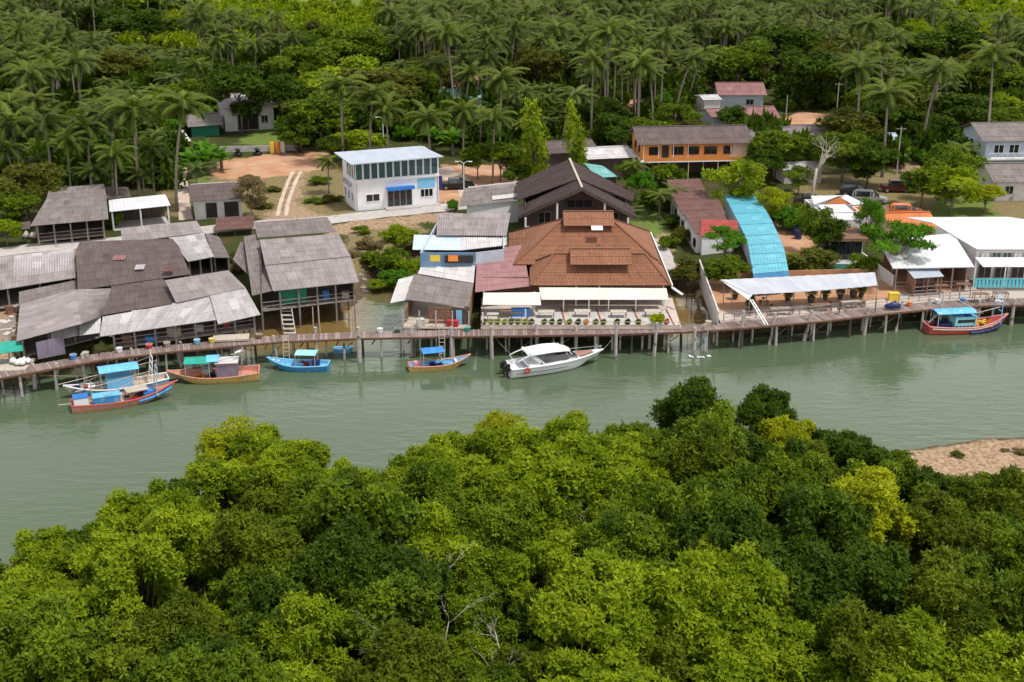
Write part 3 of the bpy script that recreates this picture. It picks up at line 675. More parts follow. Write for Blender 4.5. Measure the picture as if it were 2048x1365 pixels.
def zone(u, v, e):
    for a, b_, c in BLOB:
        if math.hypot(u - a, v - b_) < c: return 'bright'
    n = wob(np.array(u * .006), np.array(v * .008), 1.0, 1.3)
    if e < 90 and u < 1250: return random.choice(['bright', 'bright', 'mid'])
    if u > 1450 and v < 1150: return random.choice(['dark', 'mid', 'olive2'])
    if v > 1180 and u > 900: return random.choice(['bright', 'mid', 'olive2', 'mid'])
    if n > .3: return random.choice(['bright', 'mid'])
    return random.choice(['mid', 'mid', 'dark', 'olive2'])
LM['olive2'] = leafmat('leaf_olive_green', (.050, .078, .004), (.190, .250, .010), (.11, .145, .006))
look = {'dark': 'dark green', 'mid': 'mid green', 'bright': 'light green', 'yellow': 'yellow-green', 'fresh': 'fresh bright green', 'olive2': 'olive green'}
order = sorted(rows, reverse=True)
for ri, rk in enumerate(order):
    for ci, (X, Y, s, _, u, v, e) in enumerate(sorted(rows[rk])):
        k = zone(u, v, e)
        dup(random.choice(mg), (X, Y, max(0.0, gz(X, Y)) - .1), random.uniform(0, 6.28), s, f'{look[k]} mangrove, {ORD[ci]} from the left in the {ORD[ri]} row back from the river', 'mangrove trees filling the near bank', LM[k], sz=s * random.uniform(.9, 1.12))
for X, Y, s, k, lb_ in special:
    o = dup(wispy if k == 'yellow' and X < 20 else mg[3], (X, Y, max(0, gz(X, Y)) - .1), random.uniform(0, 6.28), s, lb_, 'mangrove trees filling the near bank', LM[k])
for m in mg + [wispy]: drop(m)
def bare_tree(u, v, z, label, hgt=6, depth=5, r=.07, mt='bark_pale', spread=.5, name='bare_tree', cat='dead tree', kids=(2, 3)):
    w = P(u, v, z); g = max(0, gz(w.x, w.y)); root = thing(name, label, cat, (w.x, w.y, g - .2)); mb = MB(); bare(mb, Vector((w.x, w.y, g - .2)), Vector((random.uniform(-.1, .1), 0, 1)), hgt * .42, r, depth, spread=spread, kids=kids); mb.build('trunk', MT[mt], root, True); return root
for (u, v), s, lb_ in [((880, 1150), 8.0, 'leafless pale mangrove twigs showing among green crowns near the middle'), ((935, 1300), 8.5, 'leafless grey mangrove at the bottom edge, left of another bare one'), ((1020, 1330), 8.2, 'leafless grey mangrove at the bottom edge, right of another bare one'), ((1130, 1005), 8.0, 'bare arching mangrove branches among dark crowns left of the yellow tree')]:
    bare_tree(u, v, 7.2, lb_, s * 1.25, 5, .10, spread=.42)
# ---------------------------------------------------------------- boardwalk
pier = thing('boardwalk', 'long reddish-brown plank boardwalk on posts running along the whole river front', 'boardwalk', tuple(P(1024, 662, 2.4)))
PL = [(-260, 772), (-60, 760), (60, 738), (200, 713), (330, 698), (440, 688), (560, 677), (700, 671), (830, 668), (1030, 665), (1230, 662), (1380, 657), (1480, 650), (1640, 636), (1760, 622), (1860, 612), (1960, 606), (2060, 604), (2300, 600)]
PZ = 2.35
def pier_pt(u): return float(np.interp(u, [a for a, b in PL], [b for a, b in PL]))
def pw3(u, off=0.0, z=PZ):
    a = P(u - 20, pier_pt(u - 20), PZ); b_ = P(u + 20, pier_pt(u + 20), PZ); d = (b_ - a).normalized(); n = Vector((-d.y, d.x, 0)); c = P(u, pier_pt(u), PZ) + n * off; c.z = z; return c
W2 = .95
us = np.arange(-240, 2290, 20); mb = MB(); vs = []; uv = []; fs = []; l = 0
pts = [pw3(u) for u in us]
mb2 = MB()
# individual planks laid across, irregular ends
dist = 0
for i in range(len(pts) - 1):
    a, b_ = pts[i], pts[i + 1]; L_ = (b_ - a).length; d = (b_ - a) / L_; n = Vector((-d.y, d.x, 0)); k = max(1, int(round(L_ / .24)))
    for j in range(k):
        p = a.lerp(b_, (j + .5) / k); w = L_ / k - .03; e1 = W2 + random.uniform(-.05, .08); e2 = W2 + random.uniform(-.05, .08); zj = random.uniform(-.012, .012)
        q = [p - d * w / 2 - n * e1, p + d * w / 2 - n * e1, p + d * w / 2 + n * e2, p - d * w / 2 + n * e2]
        h = [Vector((x.x, x.y, PZ - .06 + zj)) for x in q]; t = [Vector((x.x, x.y, PZ + zj)) for x in q]
        u0 = dist + (j + .5) * L_ / k; uu = int(u0 / .22) * .22 + .11
        mb2.hexa(h, t); mb2.uv[-8:] = [(uu, 0)] * 4 + [(uu, 1.9)] * 4; mb2.hasuv = True
    dist += L_
mb2.build('deck', MT['deck_planks'], pier)
for off in (-.8, .8):
    b3 = MB(); p3 = [pw3(u, off, PZ - .16) for u in us]
    for i in range(len(p3) - 1): b3.bar(p3[i], p3[i + 1], .14, .2)
    b3.build('beam', MT['wood_dark' if off > 0 else 'wood_brown'], pier)
b3 = MB()
for i in range(len(pts) - 1):
    b3.bar(pw3(us[i], -W2 - .05, PZ - .03), pw3(us[i + 1], -W2 - .05, PZ - .03), .05, .12)
b3.build('edge_board', MT['wood_brown'], pier)
# tall mooring posts (pixel of top, pixel of foot on the water)
TALL = [(-90, 725, -88, 775), (66, 728, 70, 778), (113, 742, 114, 775), (164, 708, 172, 762), (262, 696, 268, 752), (360, 686, 366, 730), (458, 678, 462, 716), (630, 655, 632, 700), (547, 672, 548, 724), (716, 655, 719, 725), (822, 655, 824, 714), (902, 654, 903, 716), (983, 654, 984, 718), (1073, 648, 1073, 706), (1152, 652, 1152, 705), (1233, 648, 1231, 718), (1314, 646, 1308, 712), (1390, 656, 1388, 708), (1410, 648, 1408, 702), (1488, 622, 1479, 694), (1551, 626, 1538, 690), (1625, 622, 1608, 682), (1738, 614, 1728, 670), (1806, 602, 1792, 662), (1861, 596, 1848, 652), (1960, 600, 1955, 650), (2030, 598, 2022, 650)]
for tu, tv, fu, fv in TALL:
    f = P(fu, fv, 0); t = Vector((f.x, f.y, 0)); k = (682.5 - tv) / F; zt = H + f.y * (k * cp - sp) / (cp + k * sp); zt = max(2.5, min(4.2, zt))
    dx = (tu - px(f.x, f.y, zt)[0]) / 20; r = random.uniform(.15, .19)
    MB().tube([(f.x, f.y, -1.5), (f.x, f.y, 0), (f.x + dx * .6, f.y, zt * .6), (f.x + dx, f.y, zt)], [r * 1.25, r * 1.2, r, r * .95], 8).build('post', MT['post_conc'], pier, False)
for i, u in enumerate(range(-140, 2140, 36)):
    o = -.7 if i % 2 else .7; p = pw3(u + random.uniform(-7, 7), o); r = random.uniform(.09, .14); le = random.uniform(-.15, .15)
    MB().tube([(p.x + le, p.y, -1.6), (p.x, p.y, PZ - .1)], [r * 1.2, r], 7).build('post', MT['post_conc' if i % 3 else 'wood_dark'], pier)
bb = MB()
for u in range(-120, 2120, 72):
    a = pw3(u, -.75, 1.6); c = pw3(u + 6, .75, 1.6); bb.bar(a, c, .08, .12)
    if random.random() < .5: bb.bar(pw3(u, -.75, .5), pw3(u + 34, -.75, 1.9), .07, .07)
bb.build('brace', MT['wood_dark'], pier)
# ladders down to the boats
def ladder(u, label, h0=-.1, h1=3.1, off=-1.2, lean=.3):
    p = pw3(u, off); g = thing('ladder', label, 'ladder', (p.x, p.y, 0)); a = pw3(u + 12, off) - p; a.z = 0; a = a.normalized() * .28; n = Vector((0, -lean, 0))
    for s in (-1, 1): MB().tube([p + a * s + Vector((0, 0, h0 - PZ)) + n, p + a * s + Vector((0, 0, h1 - PZ))], .045, 5).build('rail', MT['wood_pale'], g)
    m = MB()
    for i in range(8):
        t = (i + .7) / 8; c = p + Vector((0, 0, h0 - PZ)).lerp(Vector((0, 0, h1 - PZ)), t) + n * (1 - t); m.bar(c - a, c + a, .05)
    m.build('rungs', MT['wood_pale'], g)
ladder(572, 'wooden ladder from the boardwalk down behind the blue boat'); ladder(884, 'wooden ladder standing behind the blue canopy of the yellow boat', .4, 3.6)

# thin mooring poles standing in the mud
for (u, v0, v1), s in [((627, 668, 610), 'thin bamboo pole left of a pair in the brown creek water'), ((641, 668, 612), 'thin bamboo pole right of a pair in the brown creek water'), ((706, 668, 610), 'thin bamboo pole at the creek mouth beside the open water'), ((1376, 652, 600), 'thin white pole left of a pair right of the restaurant deck'), ((1386, 652, 600), 'thin white pole right of a pair right of the restaurant deck'), ((1414, 700, 640), 'slim yellow pole in front of the boardwalk beside a blue drum')]:
    w_ = P(u, v0, .3); z1 = 3.3; tag(MB().tube([(w_.x, w_.y, -1.), (w_.x + random.uniform(-.1, .1), w_.y, z1)], .06, 6).build('mooring_pole', MT['wood_pale']), s, 'pole')
# ---------------------------------------------------------------- sheds given by their roof corners (pixel u, v, height)
def Q(c): return [P(*p) for p in c]
def roofq(root, quads, m, amp=.04, per=.28, name='roof', th=.05, lap=.03, rows=None):
    mb = MB()
    for q in quads:
        a = Q(q)
        if len(a) == 3: mb.tri(*a, th)
        else: mb.sheet(*a, amp, per, th, rows, lap)
    return mb.build(name, MT[m], root)
def shell(root, pts, z0, inset=.45, sides='rbl', wallm='wood_dark', posts=3, floor=True, floorm='wood_grey', stilt=None, rail=False, drop_=.12, nm='wall', postm='wood_grey', fth=.12):
    """walls, floor and posts under a roof. pts FL FR BR BL as pixel (u,v,z)"""
    p = Q(pts); c = sum(p, Vector()) / 4; q = []
    for x in p:
        d = Vector((c.x - x.x, c.y - x.y, 0)); n = x + d.normalized() * inset * 1.3; q.append(n)
    i = {'f': (0, 1), 'r': (1, 2), 'b': (2, 3), 'l': (3, 0)}
    for s in sides:
        a, b_ = q[i[s][0]], q[i[s][1]]; MB().wall(a, b_, z0, a.z - drop_, b_.z - drop_, .12).build(nm, MT[wallm], root)
    if floor: MB().prism([(x.x, x.y) for x in q], z0 - fth, z0).build('floor', MT[floorm], root)
    if posts:
        for k in range(posts + 1):
            a = q[0].lerp(q[1], k / posts); lo = stilt if stilt is not None else z0
            MB().bar((a.x, a.y, lo), (a.x, a.y, a.z - drop_), .16).build('post', MT[postm], root)
    if stilt is not None:
        for r_ in range(1, 4):
            for k in range(posts + 1):
                a = q[0].lerp(q[1], k / posts); b_ = q[3].lerp(q[2], k / posts); x = a.lerp(b_, r_ / 3)
                if r_ < 3: MB().bar((x.x, x.y, stilt), (x.x, x.y, z0 - .1), .15).build('post', MT['wood_dark'], root)
    if rail:
        m = MB()
        for h in (.45, .9): m.bar(q[0] + Vector((0, 0, z0 + h - q[0].z)), q[1] + Vector((0, 0, z0 + h - q[1].z)), .06)
        m.build('railing', MT['wood_grey'], root)
    return q
def at(u, v, z): p = P(u, v, z); return (p.x, p.y, z)

# house behind the road, far left
b = thing('shed', 'weathered brown-roofed wooden house with open veranda, behind the path at far left', 'house', at(140, 460, 2))
roofq(b, [[(60, 453, 4.9), (217, 439, 4.9), (212, 392, 6.3), (93, 398, 6.3)], [(93, 398, 6.3), (212, 392, 6.3), (208, 368, 6.9), (98, 377, 6.9)]], 'rf_grey')
roofq(b, [[(26, 462, 4.2), (60, 458, 4.2), (62, 442, 4.7), (30, 448, 4.7)], [(212, 398, 5.4), (262, 394, 5.0), (256, 374, 5.6), (208, 374, 6.0)]], 'rf_dark', name='side_roof')
shell(b, [(60, 453, 4.9), (217, 439, 4.9), (208, 372, 6.7), (98, 381, 6.7)], 2.7, .9, 'rbl', 'wood_dark', 4, floorm='wood_grey', stilt=2.0, rail=True)
b = thing('carport', 'open carport with a clean white sloping roof beside the brown-roofed house', 'carport', at(280, 440, 2))
roofq(b, [[(219, 424, 4.7), (341, 411, 4.7), (331, 389, 5.1), (217, 400, 5.1)]], 'rf_white', .015, .5, lap=0)
shell(b, [(219, 424, 4.7), (341, 411, 4.7), (331, 389, 5.1), (217, 400, 5.1)], 2.08, .3, 'b', 'wood_dark', 2, floorm='concrete', postm='trim_white')
b = thing('small_house', 'small white house with dark stained roof and dark doors left of the dirt lot', 'house', at(430, 435, 2))
q_ = [(381, 404, 4.8), (486, 398, 4.8), (484, 364, 5.9), (376, 370, 5.9)]
roofq(b, [q_], 'rf_dark', .03)
fr, w_ = frpx((392, 440), (484, 434)); boxwalls(fr, w_, 6.5, 2.65, hb=3.5).build('wall', MT['white_old'], b)
for x0, x1 in ((w_ * .22, w_ * .48), (w_ * .62, w_ * .95)): window(b, fr, 'f', x0, x1, .1, 2.3, frame='trim_grey', pane='gap_shade', nx=1, name='door', sub='panel')
b = thing('table_shelter', 'low brown-roofed roadside shelter on thin legs in front of the small white house', 'shelter', at(470, 462, 2))
roofq(b, [[(430, 462, 3.0), (508, 456, 3.0), (508, 432, 3.25), (432, 436, 3.25)]], 'rf_brown', .02)
for u, v in ((433, 474), (470, 471), (504, 468)):
    g_ = P(u, v, 2); MB().bar((g_.x, g_.y, 2), (g_.x, g_.y, 3.05), .09).build('leg', MT['wood_grey'], b)

# ---- left river-front cluster
def shed(name, label, quads, m, body=None, z0=2.5, **k):
    c = quads[0][0]; b = thing(name, label, 'shed', at(c[0], c[1], c[2])[:2] + (2.0,)); BASE[b.name] = b.location.copy()
    roofq(b, quads, m)
    if body: shell(b, body, z0, **k)
    return b
b = shed('shed', 'corrugated shed with a patched pale grey roof at the left edge of the waterfront', [[(-60, 590, 4.6), (152, 556, 4.6), (150, 498, 5.6), (-60, 520, 5.6)]], 'rf_mauve', [(-60, 590, 4.6), (152, 556, 4.6), (150, 498, 5.6), (-60, 520, 5.6)], posts=3)
mb = MB(); mb.sheet(*[P(*c) + Vector((0, 0, .13)) for c in [(28, 558, 4.75), (148, 542, 4.75), (148, 500, 5.52), (28, 514, 5.52)]], .04, .28, .03); mb.build('roof_patch', MT['rf_light'], b)
b = shed('shed', 'low dark strip-roofed lean-to below the patched pale roof', [[(38, 611, 3.9), (156, 582, 3.9), (154, 560, 4.3), (38, 584, 4.3)]], 'rf_grey', [(38, 611, 3.9), (156, 582, 3.9), (154, 560, 4.3), (38, 584, 4.3)], posts=2)
b = shed('warehouse', 'large dark brown corrugated gable shed at the heart of the left waterfront', [[(156, 581, 4.7), (381, 549, 4.7), (357, 492, 6.4), (152, 501, 6.4)], [(345, 478, 5.9), (160, 484, 5.9), (152, 501, 6.4), (357, 492, 6.4)]], 'rf_dark', [(156, 581, 4.7), (381, 549, 4.7), (345, 480, 5.9), (160, 486, 5.9)], posts=4)
roofq(b, [[(224, 582, 4.55), (330, 566, 4.55), (326, 558, 4.75), (222, 573, 4.75)]], 'rf_dark', name='eave_strip')
for u, v, s, mm in ((224, 521, 1.4, 'rf_redbrown'), (268, 540, 1.0, 'rf_light'), (325, 544, 1.1, 'rf_brown')):
    t = 4.7 + 1.7 * (565 - v) / 68; a = P(u, v, t + .1); mb = MB(); mb.sheet(a, a + Vector((s, .15, 0)), a + Vector((s, 1.1, .3)), a + Vector((0, .95, .3)), .04, .28, .02); mb.build('roof_patch', MT[mm], b)
b = shed('shed', 'long mauve-brown roof shed beside the road, behind the large dark gable shed', [[(245, 486, 4.6), (408, 466, 4.6), (393, 442, 5.4), (241, 457, 5.4)]], 'rf_mauve', [(245, 486, 4.6), (408, 466, 4.6), (393, 442, 5.4), (241, 457, 5.4)], posts=0, sides='frbl')
b = shed('shed', 'pale grey roofed shed on the right shoulder of the large dark gable shed', [[(376, 524, 4.7), (428, 514, 4.7), (407, 467, 5.7), (338, 476, 5.7)]], 'rf_light', [(376, 524, 4.7), (428, 514, 4.7), (407, 467, 5.7), (338, 476, 5.7)], posts=2)
b = shed('shed', 'narrow dark roofed lean-to at the right end of the pale grey shed roof', [[(428, 516, 4.5), (460, 516, 4.5), (438, 474, 5.3), (409, 466, 5.5)]], 'rf_grey', [(428, 516, 4.5), (460, 516, 4.5), (438, 474, 5.3), (409, 466, 5.5)], posts=1)
b = shed('shed', 'purple-grey gable-roofed shed whose ridge points at the river, far left waterfront', [[(33, 683, 4.3), (40, 611, 4.3), (147, 580, 5.7), (163, 648, 5.7)][::1], [(210, 631, 4.5), (225, 578, 4.5), (147, 580, 5.7), (163, 648, 5.7)]], 'rf_mauve', [(38, 683, 4.2), (205, 640, 4.4), (215, 582, 4.5), (45, 611, 4.3)], posts=3)
MB().wall(P(76, 719, 2.5), P(131, 708, 2.5), 2.5, 4.2, 4.35, .08).build('front_panel', MT['purple_sheet'], b)
b = shed('shed', 'square dark patch-roofed shed between the purple gable and the long striped roof', [[(205, 631, 4.95), (353, 606, 4.95), (330, 561, 5.7), (222, 579, 5.7)]], 'rf_dark', [(205, 631, 4.9), (353, 606, 4.9), (330, 561, 5.6), (222, 579, 5.6)], posts=2)
b = shed('warehouse', 'long striped corrugated roof shed facing the boardwalk with a dark open front', [[(200, 674, 4.1), (309, 658, 4.1), (345, 609, 5.25), (205, 634, 5.25)], [(309, 658, 4.15), (436, 640, 4.15), (491, 576, 5.6), (345, 607, 5.35)], [(436, 649, 4.0), (521, 630, 4.0), (491, 576, 5.6), (420, 592, 5.55)]], 'rf_light', [(215, 668, 4.1), (519, 626, 4.1), (480, 575, 5.4), (215, 632, 5.2)], posts=7, rail=True, stilt=-.3)
roofq(b, [[(352, 606, 5.45), (491, 576, 5.65), (456, 541, 6.5), (330, 561, 6.3)]], 'rf_mauve', name='back_roof')
b2 = MB()
b2.sheet(*[P(*c) for c in [(159, 672, 4.0), (202, 666, 4.0), (201, 634, 4.7), (157, 638, 4.7)]], .02, .3, .04); b2.build('side_awning', MT['rf_pale'], b)
b2 = MB(); b2.sheet(*[P(*c) for c in [(102, 683, 3.9), (158, 671, 3.9), (157, 652, 4.3), (101, 666, 4.3)]], .02, .3, .04); b2.build('side_awning', MT['rf_pale'], b)
b2 = MB(); b2.sheet(*[P(*c) + Vector((0, 0, .12)) for c in [(270, 646, 4.5), (312, 640, 4.5), (309, 619, 5.0), (264, 624, 5.0)]], .03, .28, .03); b2.build('roof_patch', MT['rf_pale'], b)
b2 = MB(); b2.box(tuple(P(462, 676, 2.55)), (3.6, 1.6, .2), .12); b2.build('landing', MT['wood_pale'], b)

# ---- centre-left shed over the mud
b = thing('stilt_house', 'big mauve-grey corrugated stilt shed over brown mud, with a green panel on its front', 'shed', at(620, 600, 0))
roofq(b, [[(546, 583, 4.6), (718, 565, 4.6), (701, 513, 6.0), (530, 531, 6.0)], [(530, 531, 6.05), (701, 513, 6.05), (677, 468, 6.9), (519, 480, 6.9)]], 'rf_mauve')
roofq(b, [[(515, 476, 6.5), (673, 464, 6.5), (654, 434, 7.0), (508, 445, 7.0)]], 'rf_grey', name='back_roof')
roofq(b, [[(504, 592, 4.3), (545, 582, 4.5), (514, 468, 6.4), (487, 474, 6.2)], [(466, 520, 4.6), (506, 560, 4.4), (497, 486, 5.8), (482, 484, 5.8)]], 'rf_grey', name='side_roof')
q = shell(b, [(515, 590, 4.5), (716, 565, 4.6), (672, 466, 6.7), (515, 478, 6.7)], 2.5, .5, 'rbl', 'wood_dark', 5, stilt=-.8, rail=True)
MB().wall(P(558, 609, 2.75), P(614, 605, 2.75), 2.75, 4.4, 4.4, .08).build('front_panel', MT['tarp_green'], b)
st = MB()
for i in range(6):
    p_ = P(572 + i * 1.5, 622 + i * 9, 2.0 - i * .3); st.box((p_.x, p_.y, p_.z), (1.3, .35, .1))
for s in (-.6, .6):
    a = P(572, 618, 2.3); c_ = P(580, 668, .3); st.bar(a + Vector((s, 0, 0)), c_ + Vector((s, 0, 0)), .1, .16)
st.build('steps', MT['concrete'], b)

# ---- white glass-topped building
fr, w_ = frpx((713, 423), (877, 408)); dp = 6.6
b = thing('glass_fronted_building', 'white two-storey building with a glazed upper floor and flat blue-grey roof', 'building', tuple(fr.o))
boxwalls(fr, w_, dp, 4.1).build('wall', MT['white_wall'], b)
m = MB(); fbox(m, fr, -.1, w_ + .1, -.35, dp, 4.1, 4.35); m.build('floor_slab', MT['white_wall'], b)
m = MB(); fbox(m, fr, .5, w_ - .5, 3.4, 3.6, 4.35, 6.85); m.build('inner_wall', MT['bluegrey_wall'], b)
boxwalls(Fr(fr(0, 4.2), fr.a, 2.0), w_, dp - 4.2, 7.0, 4.35, gaps='f').build('upper_wall', MT['white_wall'], b)
n_ = 11
for i in range(n_):
    window(b, fr, 'f', i * w_ / n_ + .02, (i + 1) * w_ / n_ - .02, 4.36, 6.9, 0., frame='trim_white', pane='glass_teal', nx=1, name='window', sub='pane', fw=.09)
tr_ = MB(); fbox(tr_, fr, 0, w_, -.06, .1, 4.95, 5.05); fbox(tr_, fr, -.04, w_ + .04, .12, .3, 6.6, 6.95); tr_.build('transom', MT['trim_white'], b)
for i in range(3): window(b, fr, 'l', .1 + i * 1.36, .1 + (i + 1) * 1.36 - .06, 4.36, 6.85, 0., frame='trim_white', pane='glass_teal', nx=1, name='window', sub='pane', fw=.09)
for i in range(3): window(b, fr, 'r', .1 + i * 1.36, .1 + (i + 1) * 1.36 - .06, 4.36, 6.85, 0., w=w_, frame='trim_white', pane='glass_teal', nx=1, name='window', sub='pane', fw=.09)
a = Q([(702, 329, 9.05), (887, 313, 9.05), (842, 292, 9.4), (668, 305, 9.4)]); mb = MB(); mb.sheet(*a, .02, .4, .14, 1, 0); mb.build('roof', MT['rf_steel'], b)
window(b, fr, 'f', 1.4, 3.4, 1.2, 2.3, nx=2, frame='trim_white'); window(b, fr, 'f', 9.3, 11.2, 1.2, 2.4, nx=3, frame='trim_white')
window(b, fr, 'f', 4.5, 8.1, .05, 2.9, nx=4, frame='trim_grey', pane='glass_dark', name='door', sub='glass')
m = MB(); fbox(m, fr, 4.3, 8.3, -.9, -.02, 2.95, 3.1); fbox(m, fr, 4.3, 8.3, -.9, -.84, 2.65, 2.95); m.build('awning', MT['blue_paint'], b)
m = MB(); fbox(m, fr, 8.95, 11.5, -.14, -.02, 2.5, 3.9); m.build('signboard', MT['blue_light'], b)
m = MB(); fbox(m, fr, w_ + .02, w_ + .7, .2, .5, 2.0, 3.9); m.build('side_banner', MT['navy'], b)
m = MB(); fbox(m, fr, 4.0, 9.0, -1.6, -.09, 0, .25); fbox(m, fr, 9.0, w_, -1.0, -.09, 0, .18); m.build('step', MT['concrete'], b)
for y in (.8, 2.8, 4.8): window(b, fr, 'l', y, y + 1.1, 1.1, 2.4, frame='trim_white', nx=2)

for i in range(3):
    m = MB(); yy = 1.6 + i * 1.7; fbox(m, fr, -.5, -.1, yy, yy + .8, 3.1, 3.65); m.build('air_conditioner', MT['trim_grey'], b)
for x_ in (.12, w_ - .12): MB().bar(fr(x_, -.14, .05), fr(x_, -.14, 4.0), .09).build('drain_pipe', MT['trim_grey'], b)
# ---- grey and blue creek-side house
b = thing('creek_house', 'patchwork-roofed grey and blue two-part house on stilts at the creek mouth', 'house', at(870, 650, 0))
roofq(b, [[(873, 471, 7.4), (1013, 472, 7.4), (1021, 427, 8.4), (875, 427, 8.4)]], 'rf_mauve')
roofq(b, [[(825, 500, 6.6), (923, 501, 6.6), (923, 472, 7.2), (828, 470, 7.2)]], 'rf_skyblue', .02, name='front_roof')
roofq(b, [[(923, 501, 6.6), (1013, 491, 6.6), (1013, 474, 7.2), (923, 474, 7.2)]], 'rf_pale', name='front_roof')
roofq(b, [[(836, 548, 4.7), (947, 567, 4.7), (951, 524, 5.2), (849, 513, 5.2)]], 'rf_pale', .02, name='middle_roof')
roofq(b, [[(811, 600, 4.4), (936, 614, 4.4), (947, 568, 5.4), (828, 549, 5.4)]], 'rf_grey', .025, name='porch_roof')
roofq(b, [[(780, 607, 3.7), (812, 601, 3.9), (829, 551, 4.7), (797, 559, 4.5)]], 'rf_pale', .02, name='side_roof')
f0 = P(842, 540, 4.6); f1 = P(950, 540, 4.6); r0 = P(1005, 470, 7.0)
MB().wall((f0.x, f0.y), (f1.x, f1.y), 2.4, 6.6, 6.6, .14).build('upper_wall', MT['blue_wall'], b)
yb = P(900, 430, 8.4).y
MB().wall((f1.x + .07, f1.y), (f1.x + 3.2, f1.y + 1), 2.4, 6.6, 6.7).wall((f1.x + 3.2, f1.y + 1.1), (P(1018, 430, 8.4).x - .6, yb), 2.4, 6.8, 8.2).wall((f0.x, f0.y + .08), (P(876, 430, 8.4).x + .3, yb), 2.4, 6.6, 8.2).wall((P(876, 430, 8.4).x + .4, yb), (P(1018, 430, 8.4).x - .7, yb), 2.0, 8.2, 8.2).build('wall', MT['bluegrey_wall'], b)
m = MB(); m.wall((f0.x + 2.7, f0.y - .3), (f1.x - .2, f0.y - .3), 5.5, 6.35, 6.35, .3); m.build('window', MT['gap_shade'], b)
for du, mm in ((1.1, 'yellow_cloth'), (3.1, 'orange_cloth')): MB().wall((f0.x + du, f0.y - .55), (f0.x + du + 1.1, f0.y - .55), 5.75, 6.45, 6.45, .05).build('laundry', MT[mm], b)
g0 = P(806, 655, 2.5); g1 = P(938, 657, 2.5)
m = MB(); m.prism([(g0.x, g0.y), (g1.x, g1.y), (f1.x, f1.y), (f0.x - .5, f0.y)], 2.35, 2.5); m.build('floor', MT['wood_pale'], b)
m = MB(); hw = P(860, 655, 2.5); m.wall((g0.x + 2.6, g0.y + 1.2), (g1.x - 1.9, g1.y + 1.2), 2.5, 4.3, 4.3).wall((g0.x + .2, g0.y + 1.6), (f0.x - .3, f0.y), 2.5, 4.0, 4.5).wall((g1.x, g1.y + 1.2), (f1.x, f1.y - .1), 2.5, 4.4, 4.6); m.build('porch_wall', MT['wood_brown'], b)
MB().wall((g1.x - 1.8, g1.y + 1.15), (g1.x - .1, g1.y + 1.15), 2.5, 4.3, 4.3, .1).build('front_panel', MT['wood_dark'], b)
MB().wall((g1.x - 1.35, g1.y + 1.02), (g1.x - .75, g1.y + 1.02), 2.5, 4.1, 4.1, .06).build('door', MT['blue_light'], b)
for k in range(5):
    x = g0.lerp(g1, k / 4); MB().bar((x.x, x.y + .1, -.8), (x.x, x.y + .1, 4.3), .13).build('post', MT['post_conc'], b)
m = MB()
for h in (.4, .8): m.bar(g0 + Vector((0, .1, h)), g0.lerp(g1, .62) + Vector((0, .1, h)), .06)
m.build('railing', MT['wood_pale'], b)
for k in range(4):
    for j in range(3): x = f0.lerp(f1, k / 3).lerp(Vector((f0.x + k * 2, yb - 1, 0)), j / 3); MB().bar((x.x, x.y, -.8), (x.x, x.y, 2.4), .18).build('post', MT['post_conc'], b)

# ---- the tiled restaurant
zf = 2.62
b = thing('restaurant', 'large river restaurant with a two-tier orange-brown tiled hip roof and white awnings', 'restaurant', (9.5, 135, 0))
def hip(mb, x0, x1, y0, y1, ze, r0, r1, zr, amp=.025, per=.35, yr=None):
    ym = (y0 + y1) / 2 if yr is None else yr
    A, B, Cc, D = Vector((x0, y0, ze)), Vector((x1, y0, ze)), Vector((x1, y1, ze)), Vector((x0, y1, ze)); E, G = Vector((r0, ym, zr)), Vector((r1, ym, zr))
    mb.sheet(A, B, G, E, amp, per, .1, 10, .03); mb.sheet(Cc, D, E, G, amp, per, .1, 10, .03); mb.tri(B, Cc, G, .1); mb.tri(D, A, E, .1)
    for p, q in ((A, E), (B, G), (Cc, G), (D, E), (E, G)): mb.bar(p + Vector((0, 0, .06)), q + Vector((0, 0, .06)), .28, .1)
y0 = P(1200, 571, 5.0).y
m = MB(); hip(m, 1.95, 17.0, y0, y0 + 8.2, 5.0, 4.6, 14.6, 7.3); m.build('front_roof', MT['rf_tile'], b)
m = MB(); hip(m, .2, 16.7, y0 + 6.4, y0 + 20.5, 5.4, 6.0, 11.4, 8.9, yr=y0 + 13.2); m.build('rear_roof', MT['rf_tile'], b)
def cap(mb, x0, x1, yc, zt, hw, dz):
    mb.sheet((x0, yc - hw, zt - dz), (x1, yc - hw, zt - dz), (x1, yc, zt), (x0, yc, zt), .025, .35, .09); mb.sheet((x1, yc + hw, zt - dz), (x0, yc + hw, zt - dz), (x0, yc, zt), (x1, yc, zt), .025, .35, .09)
    mb.bar((x0, yc, zt + .05), (x1, yc, zt + .05), .25, .1)
m = MB(); cap(m, 6.3, 12.9, y0 + 3.5, 8.05, 2.2, 1.15); m.build('ridge_cap', MT['rf_tile'], b)
m = MB(); m.box((9.6, y0 + 3.6, 6.8), (5.9, 2.2, 1.1)); m.build('vent', MT['gap_shade'], b)  # near-black body stands in for the shadow beneath the cap
m = MB(); cap(m, 5.9, 11.7, y0 + 13.2, 9.75, 2.3, 1.1); m.build('ridge_cap', MT['rf_tile'], b)
m = MB(); m.box((8.8, y0 + 13.3, 8.4), (5.2, 2.6, 1.0)); m.build('vent', MT['wood_brown'], b)
a = P(1183, 461, 8.6); m = MB(); m.sheet(a, a + Vector((1.3, 0, 0)), a + Vector((1.3, .9, .3)), a + Vector((0, .9, .3)), .01, .3, .05); m.build('skylight', MT['rf_white'], b)
roofq(b, [[(950, 585, 4.6), (1060, 573, 4.6), (1045, 490, 6.0), (955, 502, 5.6)]], 'rf_pink', .02, name='side_roof')
